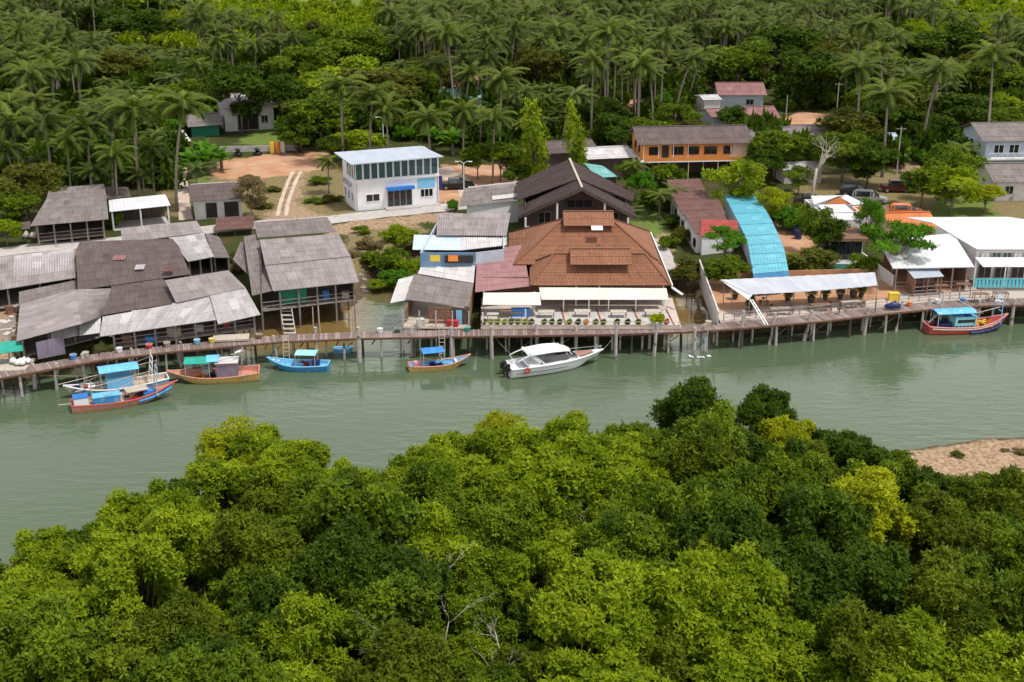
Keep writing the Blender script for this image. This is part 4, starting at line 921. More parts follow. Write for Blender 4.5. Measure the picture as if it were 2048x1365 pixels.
roofq(b, [[(1018, 494, 5.3), (1050, 492, 5.9), (1052, 462, 6.6), (1018, 466, 6.0)]], 'rf_tile', .02, name='side_roof')
roofq(b, [[(1083, 600, 4.1), (1337, 600, 4.1), (1333, 577, 4.75), (1078, 575, 4.75)]], 'rf_cream', .02, .25, name='awning')
roofq(b, [[(965, 610, 4.0), (1082, 611, 4.0), (1080, 585, 4.6), (967, 586, 4.6)]], 'rf_cream', .02, .25, name='awning')
fy = P(1150, 655, zf).y
m = MB(); m.prism([(-3.2, fy), (17.4, fy), (17.6, y0 + 3), (-3.4, y0 + 3)], zf - .22, zf); m.build('floor', MT['tile_floor'], b)
for x0_, x1_ in ((-2.7, 1.6), (2.3, 5.4), (6.2, 9.2), (10.0, 13.1), (13.7, 16.6)):
    m = MB(); m.prism([(x0_, fy + .7), (x1_, fy + .7), (x1_ - .3, y0 - .8), (x0_ - .3, y0 - .8)], zf + .004, zf + .03); o = m.build('floor_panel', MT['tile_grey'], b)
    m = MB(); m.bar((x1_ + .15, fy + .7, zf + .03), (x1_ - .15, y0 - .8, zf + .03), .14, .05); m.build('trim', MT['floor_red'], o)
m = MB()
for k in range(9): m.bar((-3.0 + k * 2.52, fy + .08, zf), (-3.0 + k * 2.52, fy + .08, zf + .55), .07)
m.bar((-3.1, fy + .08, zf + .55), (17.3, fy + .08, zf + .55), .06); m.bar((-3.1, fy + .08, zf + .12), (17.3, fy + .08, zf + .12), .06, .2); m.build('railing', MT['wood_pale'], b)
for x, yy, zt in [(-3.0, fy + .2, 4.1), (1.4, fy + 1.2, 4.1), (2.4, y0 - .9, 4.5), (5.5, y0 - 1.2, 4.3), (6.9, y0 + .5, 5), (8.2, y0 - 1.2, 4.3), (9.4, y0 + .5, 5), (10.3, y0 - 1.2, 4.3), (13.2, y0 - 1.2, 4.3), (16.3, y0 - 1.4, 4.2), (-3.0, y0 - 1, 4.5), (16.3, y0 + .6, 5.0)]:
    MB().bar((x, yy, zf), (x, yy, zt + .05), .13).build('post', MT['trim_white'], b)
m = MB(); m.wall((-3.2, y0 + 3), (16.8, y0 + 3), 2, 5.0, 5.0); m.wall((-3.2, y0 + 3.1), (-3.0, y0 + 12), 2, 4.9, 5.1); m.wall((16.6, y0 + 3.1), (16.2, y0 + 19.5), 2, 5.2, 5.4); m.wall((.6, y0 + 19.7), (16.1, y0 + 19.7), 2, 5.4, 5.4); m.wall((.5, y0 + 12.2), (.5, y0 + 19.6), 2, 5.4, 5.4); m.build('wall', MT['wood_brown'], b)
m = MB(); m.bar((17.15, y0 - .2, 4.9), (16.85, y0 + 20, 5.2), .12, .5); m.bar((17.2, y0 - .3, 4.8), (18.1, y0 - 1.4, 4.4), .3, .1); m.build('gutter', MT['trim_white'], b)
for x in np.arange(-2.6, 17.2, 2.3):
    for yy in (fy + .5, y0, y0 + 2.6): MB().bar((x, yy, -1.2), (x, yy, zf - .2), .2).build('pile', MT['post_conc'], b)
m = MB()
for k in range(26): m.tube([(3.0 + k * .52, y0 - .75, 4.35 - .05 * (k % 4)), (3.0 + k * .52, y0 - .75, 4.22 - .05 * (k % 4))], .05, 5)
m.build('string_of_lanterns', MT['trim_white'], b)

# restaurant furniture: low tables and planters along the edge
def low_table(name, label, x, yy, z, w=1.4, d=.75, h=.62, m_='wood_pale', ang=0, group=None):
    t = thing(name, label, 'table', (x, yy, z), group); MB().box((x, yy, z + h), (w, d, .06), ang).build('table_top', MT[m_], t)
    for sx in (-1, 1):
        for sy in (-1, 1):
            ax, ay = sx * (w / 2 - .08), sy * (d / 2 - .08); ca, sa = math.cos(ang), math.sin(ang); MB().box((x + ax * ca - ay * sa, yy + ax * sa + ay * ca, z + h / 2 - .02), (.07, .07, h - .06), ang).build('leg', MT['wood_brown'], t)
    return t
for i, (x, yy) in enumerate([(3.6, fy + 3.2), (7.4, fy + 3.4), (11.2, fy + 3.2), (14.8, fy + 3.4)]): low_table('dining_table', f'{ORD[i]} pale dining table from the left under the wide restaurant awning', x, yy, zf + .03, 1.7, .9, group='restaurant dining tables')
for i, (x, yy, mm) in enumerate([(-2.0, fy + 2.0, 'wood_pale'), (-.6, fy + 3.1, 'wood_brown'), (.5, fy + 2.2, 'wood_dark')]): low_table('serving_table', f'{["pale", "brown", "dark"][i]} serving table under the small left awning of the restaurant', x, yy, zf + .03, 1.2, .7, .75, mm)
t = thing('cool_box', 'bright blue cool box under the small left awning of the restaurant', 'cool box', (.9, fy + 3.6, zf)); MB().box((.9, fy + 3.6, zf + .38), (1.9, .8, .7)).build('box', MT['blue_paint'], t); MB().box((.9, fy + 3.6, zf + .77), (1.95, .85, .08)).build('lid', MT['tarp_blue'], t)
pl = []
def plant_pot(x, yy, z, s, lm, label, pot='pot', group='potted plants on the restaurant edge', name='potted_plant', hh=.7):
    t = thing(name, label, 'potted plant', (x, yy, z), group); MB().tube([(x, yy, z), (x, yy, z + .12 * s), (x, yy, z + .34 * s), (x, yy, z + .36 * s)], [.15 * s, .2 * s, .24 * s, .2 * s], 9).build('pot', MT[pot], t)
    lb = [(np.array([x, yy, z + (.36 + .32 * hh) * s]), np.array([.34, .34, .34 * hh]) * s), (np.array([x + .1 * s, yy, z + (.36 + .6 * hh) * s]), np.array([.22, .22, .26 * hh]) * s)]
    p, n_, tt = crown_pts(lb, 300 / s, .3); V, Fq, T = leaves(p, n_, 3, .16, .07, .7, tt); npmesh('foliage', V, Fq, LM[lm], t, T); return t
pots = [(-2.9, 'olive'), (-2.2, 'yellow'), (-1.5, 'bright'), (-.8, 'yellow'), (-.1, 'olive'), (.6, 'bright'), (1.3, 'yellow'), (2.0, 'dark'), (3.3, 'mid'), (4.1, 'mid'), (4.9, 'dark'), (5.9, 'bright'), (6.8, 'dark'), (7.6, 'flower'), (8.6, 'bright'), (9.4, 'mid'), (10.8, 'dark'), (11.9, 'dark'), (13.0, 'mid'), (14.6, 'yellow'), (15.2, 'yellow'), (15.9, 'flower')]
for i, (x, k) in enumerate(pots): plant_pot(x, fy + .38, zf, .72 if k != 'yellow' or x < 10 else 1.3, k, f'potted {dict(olive="olive green", yellow="yellow-leaved", bright="light green", dark="dark green", mid="green", flower="red-flowering")[k]} plant, {ORD[i]} from the left on the restaurant edge', 'pot' if i % 3 else 'terracotta')

# ---- dark gable house behind the restaurant
b = thing('gable_house', 'dark chocolate-brown gable-roofed wooden house directly behind the tiled restaurant', 'house', at(1160, 440, 2))
apx = P(1164, 376, 9.3); bpx = P(1139, 321, 9.3)
L0 = P(1037, 432, 5.4); R0 = P(1272, 434, 5.4)
ym = apx.y + 3.0
def lerp_y(y): t = (y - apx.y) / (bpx.y - apx.y); return apx.lerp(bpx, t)
m = MB(); rf, rb = lerp_y(apx.y + .2), lerp_y(bpx.y)
# steep front gable
m.sheet((L0.x, L0.y + 5, L0.z), L0, apx, (lerp_y(apx.y + 5).x, apx.y + 5, 9.3), .02, .35, .12); m.sheet(R0, (R0.x, R0.y + 5, R0.z), (lerp_y(apx.y + 5).x, apx.y + 5, 9.3), apx, .02, .35, .12)
m.build('front_roof', MT['rf_choc'], b)
LB = P(1032, 366, 6.4); RB = P(1268, 388, 6.2); LM_ = P(1034, 401, 6.3); RM_ = P(1266, 404, 6.0)
m = MB(); q0 = lerp_y(apx.y + 4.5); q0.z += .15; rb2 = rb.copy(); rb2.z += .15
m.sheet(LB, LM_, q0, rb2, .02, .35, .12); m.sheet(RM_, RB, rb2, q0, .02, .35, .12); m.build('main_roof', MT['rf_choc'], b)
m = MB(); m.bar(apx + Vector((0, 0, .08)), rb2 + Vector((0, 0, .1)), .28, .12); m.build('ridge', MT['wood_pale'], b)
m = MB(); m.bar(L0 + Vector((0, -.1, -.15)), apx + Vector((0, -.1, -.15)), .14, .45); m.bar(apx + Vector((0, -.1, -.15)), R0 + Vector((0, -.1, -.15)), .14, .45); m.build('barge_board', MT['wood_dark'], b)
wy0 = apx.y + 2.6
m = MB(); m.wall((L0.x + 1, wy0), (R0.x - 1, wy0), 2, 5.9, 5.9).wall((L0.x + .9, wy0 + .1), (L0.x + .8, rb.y - 1), 2, 6.1, 6.3).wall((R0.x - .9, wy0 + .1), (R0.x - 1.0, rb.y - 1), 2, 6.0, 6.2).wall((L0.x + .9, rb.y - .9), (R0.x - 1.0, rb.y - .9), 2, 6.2, 6.2)
m.add([(L0.x + 1, wy0 + .02, 5.9), (R0.x - 1, wy0 + .02, 5.9), (apx.x, wy0 + .02, 9.1)], [(0, 1, 2)]); m.build('wall', MT['wood_dark'], b)
for x in (L0.x + .9, L0.x + 4.9, L0.x + 10.9, R0.x - 1.0): MB().bar((x, apx.y + .5, 2), (x, apx.y + .5, 5.3 if x in (L0.x + .9, R0.x - 1.0) else 7.2), .24).build('post', MT['trim_white'], b)
m = MB()
for h in (2.75, 3.3): m.bar((L0.x + .9, apx.y + .3, h + .9), (L0.x + 5, apx.y + .3, h + .9), .08)
m.bar((L0.x + .9, apx.y + .3, 3.5), (L0.x + 5, apx.y + .3, 3.5), .1, .2); m.bar((R0.x - 3.4, apx.y + .3, 4.2), (R0.x - .9, apx.y + .3, 4.2), .08); m.bar((R0.x - 3.4, apx.y + .3, 3.4), (R0.x - .9, apx.y + .3, 3.4), .1, .2); m.build('railing', MT['trim_white'], b)
m = MB(); m.prism([(L0.x + .6, apx.y + .2), (R0.x - .7, apx.y + .2), (R0.x - .7, wy0), (L0.x + .6, wy0)], 3.2, 3.4); m.build('balcony_floor', MT['wood_brown'], b)
frh = Fr((L0.x + 1, wy0 - .08), 0, 2)
for x0_ in (1.5, 4.6, 7.4, 10.2): window(b, frh, 'f', x0_, x0_ + 1.7, 1.9, 3.6, frame='wood_grey' if x0_ != 4.6 else 'trim_grey')
window(b, frh, 'f', 5.2, 8.4, 4.1, 5.2, frame='wood_dark', nx=3)

b = thing('side_shed', 'long white-walled shed with a brown-grey roof left of the dark gable house', 'shed', at(980, 430, 2))
roofq(b, [[(917, 414, 5.2), (1037, 399, 5.2), (1033, 367, 6.0), (929, 377, 6.0)]], 'rf_grey', .03)
m = MB(); m.sheet(*[P(*c) + Vector((0, 0, .1)) for c in [(985, 402, 5.3), (1035, 396, 5.3), (1035, 388, 5.5), (984, 394, 5.5)]], .02, .3, .03); m.build('roof_patch', MT['rf_pale'], b)
a = P(934, 413, 5.1); c_ = P(1036, 401, 5.1); m = MB(); m.wall((a.x, a.y + .5), (c_.x, c_.y + .5), 2, 4.95, 4.95).wall((a.x, a.y + .6), (a.x, a.y + 8), 2, 5.0, 5.8).wall((a.x, a.y + 8.1), (c_.x, c_.y + 8), 2, 5.8, 5.8); m.build('wall', MT['white_wall'], b)

# ---- orange two-storey house
fr, w_ = frpx((1283, 356), (1490, 352)); b = thing('orange_house', 'long orange two-storey house with stained grey roof above the brown-roofed row', 'house', tuple(fr.o)); dp = 8.5
boxwalls(fr, w_, dp, 5.6, 2.8).build('upper_wall', MT['orange_wall'], b)
boxwalls(fr, w_, dp, 2.7, gaps='f').build('lower_wall', MT['peach_wall'], b)
m = MB(); fbox(m, fr, -.5, w_ + .3, -1.5, dp, 2.65, 2.8); m.build('floor_slab', MT['trim_white'], b)
m = gable(fr, w_, dp, 5.6, 7.1, .9, 'x', .03, .3); m.build('roof', MT['rf_dark'], b); m = MB(); fbox(m, fr, w_ - 2.6, w_ + .1, -.12, -.09, 2.85, 5.55); m.build('pale_panel', MT['peach_wall'], b)
m = MB(); gable_ends(m, fr, w_, dp, 5.6, 7.1); m.build('gable_wall', MT['peach_wall'], b)
for i, (x0_, x1_) in enumerate([(1.0, 2.6), (4.6, 6.4), (7.0, 8.8), (9.6, 11.6), (12.6, 14.0)]): window(b, fr, 'f', x0_, x1_, 3.5, 4.8, nx=2, frame='wood_dark')
window(b, fr, 'f', 3.0, 4.1, 2.85, 5.0, nx=1, frame='wood_dark', pane='gap_shade', name='door', sub='panel')
for y_ in (1.4, 4.6): window(b, fr, 'l', y_, y_ + 1.4, 3.6, 4.8, frame='wood_dark')
for i in range(8):
    x_ = .1 + i * (w_ - .2) / 7; p0 = fr(x_, -1.3, 0); p1 = fr(x_, -1.3, 2.7); MB().bar(p0, p1, .14).build('post', MT['peach_wall' if i % 2 else 'wood_grey'], b)
    if i < 4: MB().bar(fr(x_, -.6, 2.8), fr(x_, -.6, 5.4), .08).build('post', MT['trim_white'], b)
m = MB(); fbox(m, fr, 0, w_, -1.45, -1.38, 2.81, 3.35); m.build('balcony_rail', MT['orange_wall'], b)
window(b, fr, 'f', w_ - 3, w_ - .2, .1, 2.5, at=.1, nx=3, frame='trim_white')
m = MB(); fbox(m, fr, 0, w_, 3, 3.1, 0, 2.65); m.build('inner_wall', MT['wood_dark'], b)

def house(name, label, fl, fr_, z, dp, h, rise, wall, roof, ov=.6, axis='x', wins=(), cat='house', storeys=None, amp=.03):
    fr, w_ = frpx(fl, fr_, z); b = thing(name, label, cat, tuple(fr.o)); boxwalls(fr, w_, dp, h).build('wall', MT[wall], b)
    gable(fr, w_, dp, h, h + rise, ov, axis, amp).build('roof', MT[roof], b); m = MB(); gable_ends(m, fr, w_, dp, h, h + rise, axis); m.build('gable_wall', MT[wall], b)
    for side, a0, a1, z0, z1, nx in wins: window(b, fr, side, a0, a1, z0, z1, w=w_, nx=nx, frame='trim_grey')
    return b, fr, w_
b, fr, w_ = house('white_house', 'white house with a weathered pale roof half hidden by trees behind the dirt lot', (452, 264), (548, 258), 2, 9, 4.6, 1.4, 'white_old', 'rf_light', .9, wins=[('f', 6.5, 7.7, 1.2, 2.6, 2), ('l', 1.5, 3, 1.2, 2.6, 2)])
window(b, fr, 'f', 2.2, 6.0, .1, 3.0, frame='wood_grey', pane='gap_shade', nx=2, name='porch', sub='dark_panel')  # flat dark panel on the wall, coloured as a shaded porch recess
house('small_shack', 'small green-walled shack with a grey roof left of the white house', (385, 275), (438, 271), 2, 6, 2.3, 1.2, 'tarp_green', 'rf_grey', .8)
house('small_shack', 'small open shack with a pale roof under the palms above the dirt lot', (338, 312), (372, 308), 2, 5, 2.5, .9, 'wood_dark', 'rf_pale', .8)
house('long_hall', 'long hall with a faded teal roof showing through the palms', (884, 222), (962, 220), 2, 7, 2.6, 1.0, 'white_old', 'rf_teal', .5)
house('red_roofed_house', 'pale house with red-brown roof, the upper one of two at the forest edge', (1440, 222), (1524, 222), 2, 8, 3.4, 1.5, 'bluegrey_wall', 'rf_redbrown', .7, wins=[('f', 5, 6.5, 1.2, 2.3, 2)])
house('pale_annexe', 'small pale annexe with a flat white roof left of the upper red-brown roof', (1408, 235), (1438, 234), 2, 5, 3.4, .4, 'white_old', 'rf_pale', .4)
house('red_roofed_house', 'low house with red-brown roof, the lower one of two, beside a round tree', (1488, 262), (1550, 260), 2, 7, 2.4, 1.3, 'bluegrey_wall', 'rf_redbrown', .8, wins=[('f', 1.0, 2.2, .8, 2.0, 2)])
house('blue_grey_hut', 'narrow blue-grey hut left of the round tree by the red-brown roofs', (1424, 276), (1446, 275), 2, 6, 3.8, .8, 'bluegrey_wall', 'rf_redbrown', .4)
house('grey_roofed_house', 'house with a mottled grey roof partly behind the dead tree', (1575, 312), (1665, 312), 2, 9, 2.8, 1.5, 'wood_dark', 'rf_grey', .8)
house('grey_roofed_house', 'low grey-roofed house joined to the right end of the orange house', (1496, 318), (1580, 318), 2, 8, 3.2, 1.3, 'white_old', 'rf_grey', .6)
house('white_roof_shed', 'open shed with a stained white metal roof left of the orange house', (1180, 356), (1262, 352), 2, 8, 3.1, .7, 'wood_dark', 'rf_pale', .6)
house('dark_roof_shed', 'low dark-roofed shed behind the apex of the brown gable house', (1100, 345), (1190, 340), 2, 8, 3.2, .9, 'wood_dark', 'rf_dark', .6)
b = thing('teal_lean_to', 'slim teal-roofed lean-to beside the right slope of the dark gable roof', 'shed', at(1210, 366, 2)); roofq(b, [[(1196, 356, 4.6), (1236, 354, 4.6), (1206, 332, 5.3), (1166, 326, 5.3)]], 'rf_teal', .02); shell(b, [(1196, 356, 4.6), (1236, 354, 4.6), (1206, 332, 5.3), (1166, 326, 5.3)], 2.05, .3, 'frbl', 'wood_dark', 0)
house('grey_hut', 'low grey block hut among trees behind the lawn with parked cars', (1568, 368), (1640, 366), 2, 5, 2.2, .5, 'concrete', 'rf_light', .4)
house('pale_hut', 'small blue-white hut beside the sandy lane among the trees', (1760, 312), (1795, 311), 2, 5, 2.6, .6, 'bluegrey_wall', 'rf_skyblue', .4)
# right-edge two-storey house
fr, w_ = frpx((1965, 352), (2110, 350)); b = thing('two_storey_house', 'blue-grey two-storey house with balcony at the right edge above the bushes', 'house', tuple(fr.o))
boxwalls(fr, w_, 9, 5.9).build('wall', MT['bluegrey_wall'], b); gable(fr, w_, 9, 5.9, 7.4, 1.0, 'x').build('roof', MT['rf_grey'], b); m = MB(); gable_ends(m, fr, w_, 9, 5.9, 7.4); m.build('gable_wall', MT['bluegrey_wall'], b)
m = MB(); fbox(m, fr, -.2, w_, -1.6, -.1, 2.75, 2.95); m.build('balcony_floor', MT['trim_white'], b); m = MB()
for i in range(12): fbox(m, fr, i * w_ / 12, i * w_ / 12 + .06, -1.55, -1.5, 2.95, 3.8)
fbox(m, fr, -.1, w_, -1.58, -1.48, 3.8, 3.88); m.build('railing', MT['trim_white'], b)
for x0_ in (1.2, 3.6, 6.0): window(b, fr, 'f', x0_, x0_ + 1.6, 3.5, 4.9); window(b, fr, 'f', x0_, x0_ + 1.6, .9, 2.2)
for y_ in (1.5, 4.5): window(b, fr, 'l', y_, y_ + 1.3, 3.6, 4.9)
house('grey_roofed_house', 'low white house with a stained grey roof at the right edge below the two-storey house', (1990, 402), (2120, 402), 2, 8, 3.2, 1.4, 'white_old', 'rf_grey', .9, wins=[('f', 1.2, 2.4, 1.0, 2.2, 2), ('f', 4.2, 5.4, 1.0, 2.2, 2)])

# ---- brown stepped row
b = thing('terraced_row', 'row of small white-walled rooms under stepped chocolate-brown roofs running away from the river', 'building', at(1400, 470, 2))
steps = [((1346, 385), (1412, 383), 362, 4.9), ((1352, 408), (1424, 406), 384, 4.9), ((1366, 432), (1452, 428), 405, 4.9), ((1390, 468), (1466, 462), 430, 4.9)]
for i, (l_, r_, vb, z_) in enumerate(steps):
    A = P(l_[0], l_[1], 4.6); B_ = P(r_[0], r_[1], 4.6); d_ = P(l_[0], vb, 5.2).y - A.y
    m = MB(); mid = d_ * .5; m.sheet(A, B_, B_ + Vector((-.3, d_, .75)), A + Vector((-.5, d_, .75)), .02, .35, .08); m.build('roof', MT['rf_brown'], b)
    m = MB(); m.wall((A.x + .35, A.y + .4), (B_.x - .3, B_.y + .4), 2, 4.5, 4.5).wall((A.x + .35, A.y + .5), (A.x - .1, A.y + d_ - .2), 2, 4.5, 5.0).wall((B_.x - .3, B_.y + .5), (B_.x - .6, B_.y + d_ - .2), 2, 4.5, 5.0); o = m.build('wall', MT['white_wall'], b)
    for k_ in range(2):
        fq = Fr((A.x + .28, A.y), math.pi / 2, 2); mm = MB(); yy = A.y + 1.2 + k_ * d_ * .45; mm.box((A.x + .17 - .05 * (yy - A.y), yy, 3.2), (.12, 1.0, 1.0)); mm.build('window', MT['glass_dark'], b)
b = thing('red_awning_hut', 'small hut with bright red corrugated roof at the near end of the brown row', 'hut', at(1437, 480, 2))
roofq(b, [[(1400, 474, 4.5), (1475, 466, 4.5), (1476, 441, 5.1), (1403, 439, 5.3)]], 'rf_red', .03)
shell(b, [(1400, 474, 4.5), (1475, 466, 4.5), (1476, 441, 5.1), (1403, 439, 5.3)], 2.05, .35, 'frbl', 'white_wall', 0)

# ---- long curved cyan roof
b = thing('covered_walkway', 'long bending covered hall with a bright cyan metal roof leading down to the deck', 'building', at(1530, 560, 2))
ls = [(1446, 388), (1458, 408), (1468, 428), (1480, 450), (1490, 472), (1496, 490), (1499, 508), (1503, 530), (1506, 548)]; rs = [(1505, 386), (1520, 405), (1534, 424), (1546, 446), (1556, 468), (1564, 486), (1570, 505), (1574, 525), (1577, 542)]
for i in range(len(ls) - 1):
    a, b_, c_, d_ = P(*ls[i + 1], 5.0), P(*rs[i + 1], 5.0), P(*rs[i], 5.0), P(*ls[i], 5.0)
    m = MB(); up = Vector((0, 0, .10)); m.sheet(b_ + up * 2, c_ + up * 2 - Vector((0, 0, .12)), d_ - Vector((0, 0, .12)), a, .05, 1.15, .06, 1, 0, 6) if False else m.sheet(a, b_, c_ + Vector((0, 0, -.05)), d_ + Vector((0, 0, -.05)), .02, .4, .06, 2, .025)
    m.build('roof_panel', MT['rf_cyan'], b)
a, b_ = P(*ls[-1], 5.0), P(*rs[-1], 5.0); m = MB(); m.sheet(a + Vector((0, -1.1, -.6)), b_ + Vector((0, -1.1, -.6)), b_ + Vector((0, -.05, -.03)), a + Vector((0, -.05, -.03)), .02, .4, .05, 1, 0); m.build('end_flap', MT['rf_cyan_dark'], b)
for L_, s_ in ((ls, 1), (rs, -1)):
    m = MB()
    for i in range(len(L_) - 1):
        p_, q_ = P(*L_[i], 5.0), P(*L_[i + 1], 5.0); m.wall((p_.x + s_ * .5, p_.y), (q_.x + s_ * .5, q_.y), 2, 4.7, 4.7)
    m.build('wall', MT['bluegrey_wall'], b)
p_, q_ = P(*ls[-1], 5.0), P(*rs[-1], 5.0); m = MB(); m.wall((p_.x + .6, p_.y + .1), (q_.x - .6, q_.y + .1), 2, 4.7, 4.7); m.build('end_wall', MT['navy'], b)

# ---- waterfront terrace with canvas roof
b = thing('terrace', 'riverside terrace with a sagging grey canvas roof, orange floor and railings', 'terrace', at(1600, 620, 2))
zt = 2.45
cor = [P(1436, 652, zt), P(1800, 610, zt), P(1800, 560, zt), P(1405, 560, zt)]
# keep front edge on the boardwalk's back edge
fe = [pw3(u, 1.05) for u in (1448, 1520, 1600, 1700, 1798)]
m = MB(); m.prism([(p.x, p.y) for p in fe] + [(P(1790, 578, zt).x, P(1790, 578, zt).y), (P(1418, 592, zt).x, P(1418, 592, zt).y)], zt - .2, zt); m.build('floor', MT['tile_floor'], b)
m = MB(); m.prism([(P(1432, 622, zt).x, P(1432, 622, zt).y), (P(1790, 597, zt).x, P(1790, 597, zt).y), (P(1788, 562, zt).x, P(1788, 562, zt).y), (P(1412, 566, zt).x, P(1412, 566, zt).y)], zt + .004, zt + .05); m.build('inner_floor', MT['floor_orange'], b)
m = MB(); m.wall(P(1414, 560, zt), P(1780, 552, zt), 2.0, zt + .9, zt + .9, .12); m.build('back_wall', MT['floor_orange'], b)
a = Q([(1499, 589, 4.9), (1755, 571, 4.9), (1750, 545, 5.4), (1441, 560, 5.4)]); m = MB(); m.sheet(*a, .02, 1.2, .05, 4, 0, 4, .12); m.build('canvas_roof', MT['rf_canvas'], b)
a = Q([(1497, 600, 4.6), (1506, 588, 4.9), (1450, 559, 5.45), (1440, 560, 5.35)]); m = MB(); m.sheet(*a, .0, 1, .06, 1, 0); m.build('canvas_edge', MT['rf_white'], b)
for u, v, zz in [(1446, 612, 5.1), (1462, 622, 5.0), (1497, 632, 4.5), (1532, 612, 4.6), (1586, 612, 4.7), (1640, 608, 4.7), (1694, 603, 4.7), (1752, 598, 4.7), (1750, 625, 4.0)]:
    g_ = P(u, v, zt); MB().bar((g_.x, g_.y, zt), (g_.x, g_.y, zz), .09).build('post', MT['wood_grey' if zz > 4.3 else 'wood_dark'], b)
m = MB(); fe2 = [pw3(u, 1.2, zt) for u in range(1455, 1800, 22)]
for i, p_ in enumerate(fe2):
    m.bar(p_, p_ + Vector((0, 0, .85)), .09)
    if i and i not in (6, 11): m.bar(fe2[i - 1] + Vector((0, 0, .8)), p_ + Vector((0, 0, .8)), .07); m.bar(fe2[i - 1] + Vector((0, 0, .4)), p_ + Vector((0, 0, .4)), .05)
m.build('railing', MT['wood_grey'], b)
for s_, (p_, q_) in enumerate([((1398, 545), (1436, 652)), ((1722, 530), (1786, 578))]):
    m = MB(); A = P(*p_, 2.4); B_ = P(*q_, 2.4); k = 12
    for i in range(k): u0 = A.lerp(B_, i / k); u1 = A.lerp(B_, (i + .86) / k); m.wall(u0, u1, 1.2 if not s_ else 2.0, 3.9, 3.9, .08)
    m.bar(A + Vector((0, 0, 1.5)), B_ + Vector((0, 0, 1.5)), .14, .12); tag(m.build('white_fence', MT['white_old']), ['tall greyish-white board fence along the left side of the terrace', 'tall greyish-white board fence slanting behind the right end of the terrace'][s_], 'fence')
for u in range(1440, 1800, 40):
    for o_ in (1.6, 4): p_ = pw3(u, o_); MB().bar((p_.x, p_.y, -1), (p_.x, p_.y, zt - .2), .16).build('pile', MT['post_conc'], b)
m = MB(); a = P(1500, 600, 4.5); c_ = P(1530, 650, 2.6); m.bar(a, c_, .1); m.bar(a + Vector((.25, 0, 0)), c_ + Vector((.3, 0, 0)), .1)
for i in range(7): m.bar(a.lerp(c_, i / 7), a.lerp(c_, i / 7) + Vector((.27, 0, 0)), .07)
m.build('ramp', MT['trim_white'], b)
for i, (u, v) in enumerate([(1560, 630), (1640, 622), (1700, 616)]):
    g_ = P(u, v, zt); low_table('terrace_table', f'{["left", "middle", "right"][i]} wooden bench table on the terrace behind the railing', g_.x, g_.y, zt + .05, 2.2, .8, .7, ['wood_grey', 'wood_brown', 'wood_pale'][i], .1)
for i, (u, v, k_) in enumerate([(1500, 622, 'dark'), (1575, 606, 'olive'), (1622, 606, 'dark'), (1650, 600, 'dark'), (1680, 600, 'dry'), (1706, 596, 'dry'), (1722, 596, 'olive'), (1470, 600, 'dry')]):
    g_ = P(u, v, zt); plant_pot(g_.x, g_.y, zt + .05, 1.9 if i in (2, 5) else 1.3, k_, f'{dict(dark="dark green", olive="olive", dry="brown dried")[k_]} potted shrub on the terrace, {ORD[i]} one placed from the left', 'wood_dark', 'potted shrubs on the terrace', hh=1.1)
# pool
b = thing('pool', 'small pool with a curved grey-blue rim behind the canvas roof', 'pool', at(1695, 540, 2))
cpt = P(1690, 541, 2.2); ring = [(cpt.x + 5.2 * math.cos(t), cpt.y + 2.6 * math.sin(t)) for t in np.linspace(0, 2 * math.pi, 28)[:-1]]
m = MB(); m.prism(ring, 1.9, 2.35); m.build('rim', MT['bluegrey_wall'], b); m = MB(); m.prism([(cpt.x + (x - cpt.x) * .86, cpt.y + (y - cpt.y) * .8) for x, y in ring], 2.2, 2.37); m.build('pool_water', mat('pool_water', (.05, .16, .12), None, rough=.05), b)
# dark glass pavilion
fr, w_ = frpx((1657, 524), (1722, 524)); b = thing('pavilion', 'small dark glass-fronted pavilion with a brown fascia behind the pool', 'pavilion', tuple(fr.o))
boxwalls(fr, w_, 5, 2.9, gaps='f').build('wall', MT['white_old'], b); window(b, fr, 'f', .1, w_ - .1, .05, 2.7, frame='wood_dark', pane='glass_dark', nx=4, name='glass_front'); m = MB(); fbox(m, fr, -.5, w_ + .5, -.7, 5.4, 2.9, 3.05); fbox(m, fr, -.5, w_ + .5, -.74, -.7, 2.75, 3.1); m.build('roof', MT['wood_brown'], b)
m = MB(); fbox(m, fr, -.3, w_ + .2, -2.2, -.1, 0, .3); m.build('step', MT['concrete'], b)

# ---- house with white and orange roof
fr, w_ = frpx((1640, 470), (1715, 468)); b = thing('orange_gable_house', 'house with white roof slopes, an orange gable and orange tiled wing near the parked cars', 'house', tuple(fr.o))
boxwalls(fr, w_, 7, 3.0).build('wall', MT['white_wall'], b)
roofq(b, [[(1646, 424, 5.0), (1707, 424, 5.0), (1690, 409, 5.5), (1636, 410, 5.5)], [(1650, 440, 4.5), (1712, 440, 4.5), (1706, 427, 4.9), (1652, 427, 4.9)]], 'rf_white', .015, .4, name='porch_roof', lap=0)
a = P(1676, 392, 6.6); 
roofq(b, [[(1628, 410, 5.3), (1650, 408, 5.3), (1676, 392, 6.3), (1672, 391, 6.3)], [(1706, 410, 5.3), (1731, 408, 5.3), (1694, 390, 6.4), (1676, 392, 6.3)], [(1628, 410, 5.3), (1676, 393, 6.3), (1690, 391, 6.4), (1622, 392, 6.0)]], 'rf_white', .0, lap=0, name='roof')
m = MB(); m.add([P(1650, 409, 5.3), P(1706, 409, 5.3), P(1677, 394, 6.2), P(1650, 409, 5.3) + Vector((0, .3, 0)), P(1706, 409, 5.3) + Vector((0, .3, 0)), P(1677, 394, 6.2) + Vector((0, .3, 0))], [(0, 1, 2), (5, 4, 3), (0, 3, 4, 1), (1, 4, 5, 2), (2, 5, 3, 0)]); m.build('gable_wall', MT['rf_orange'], b)
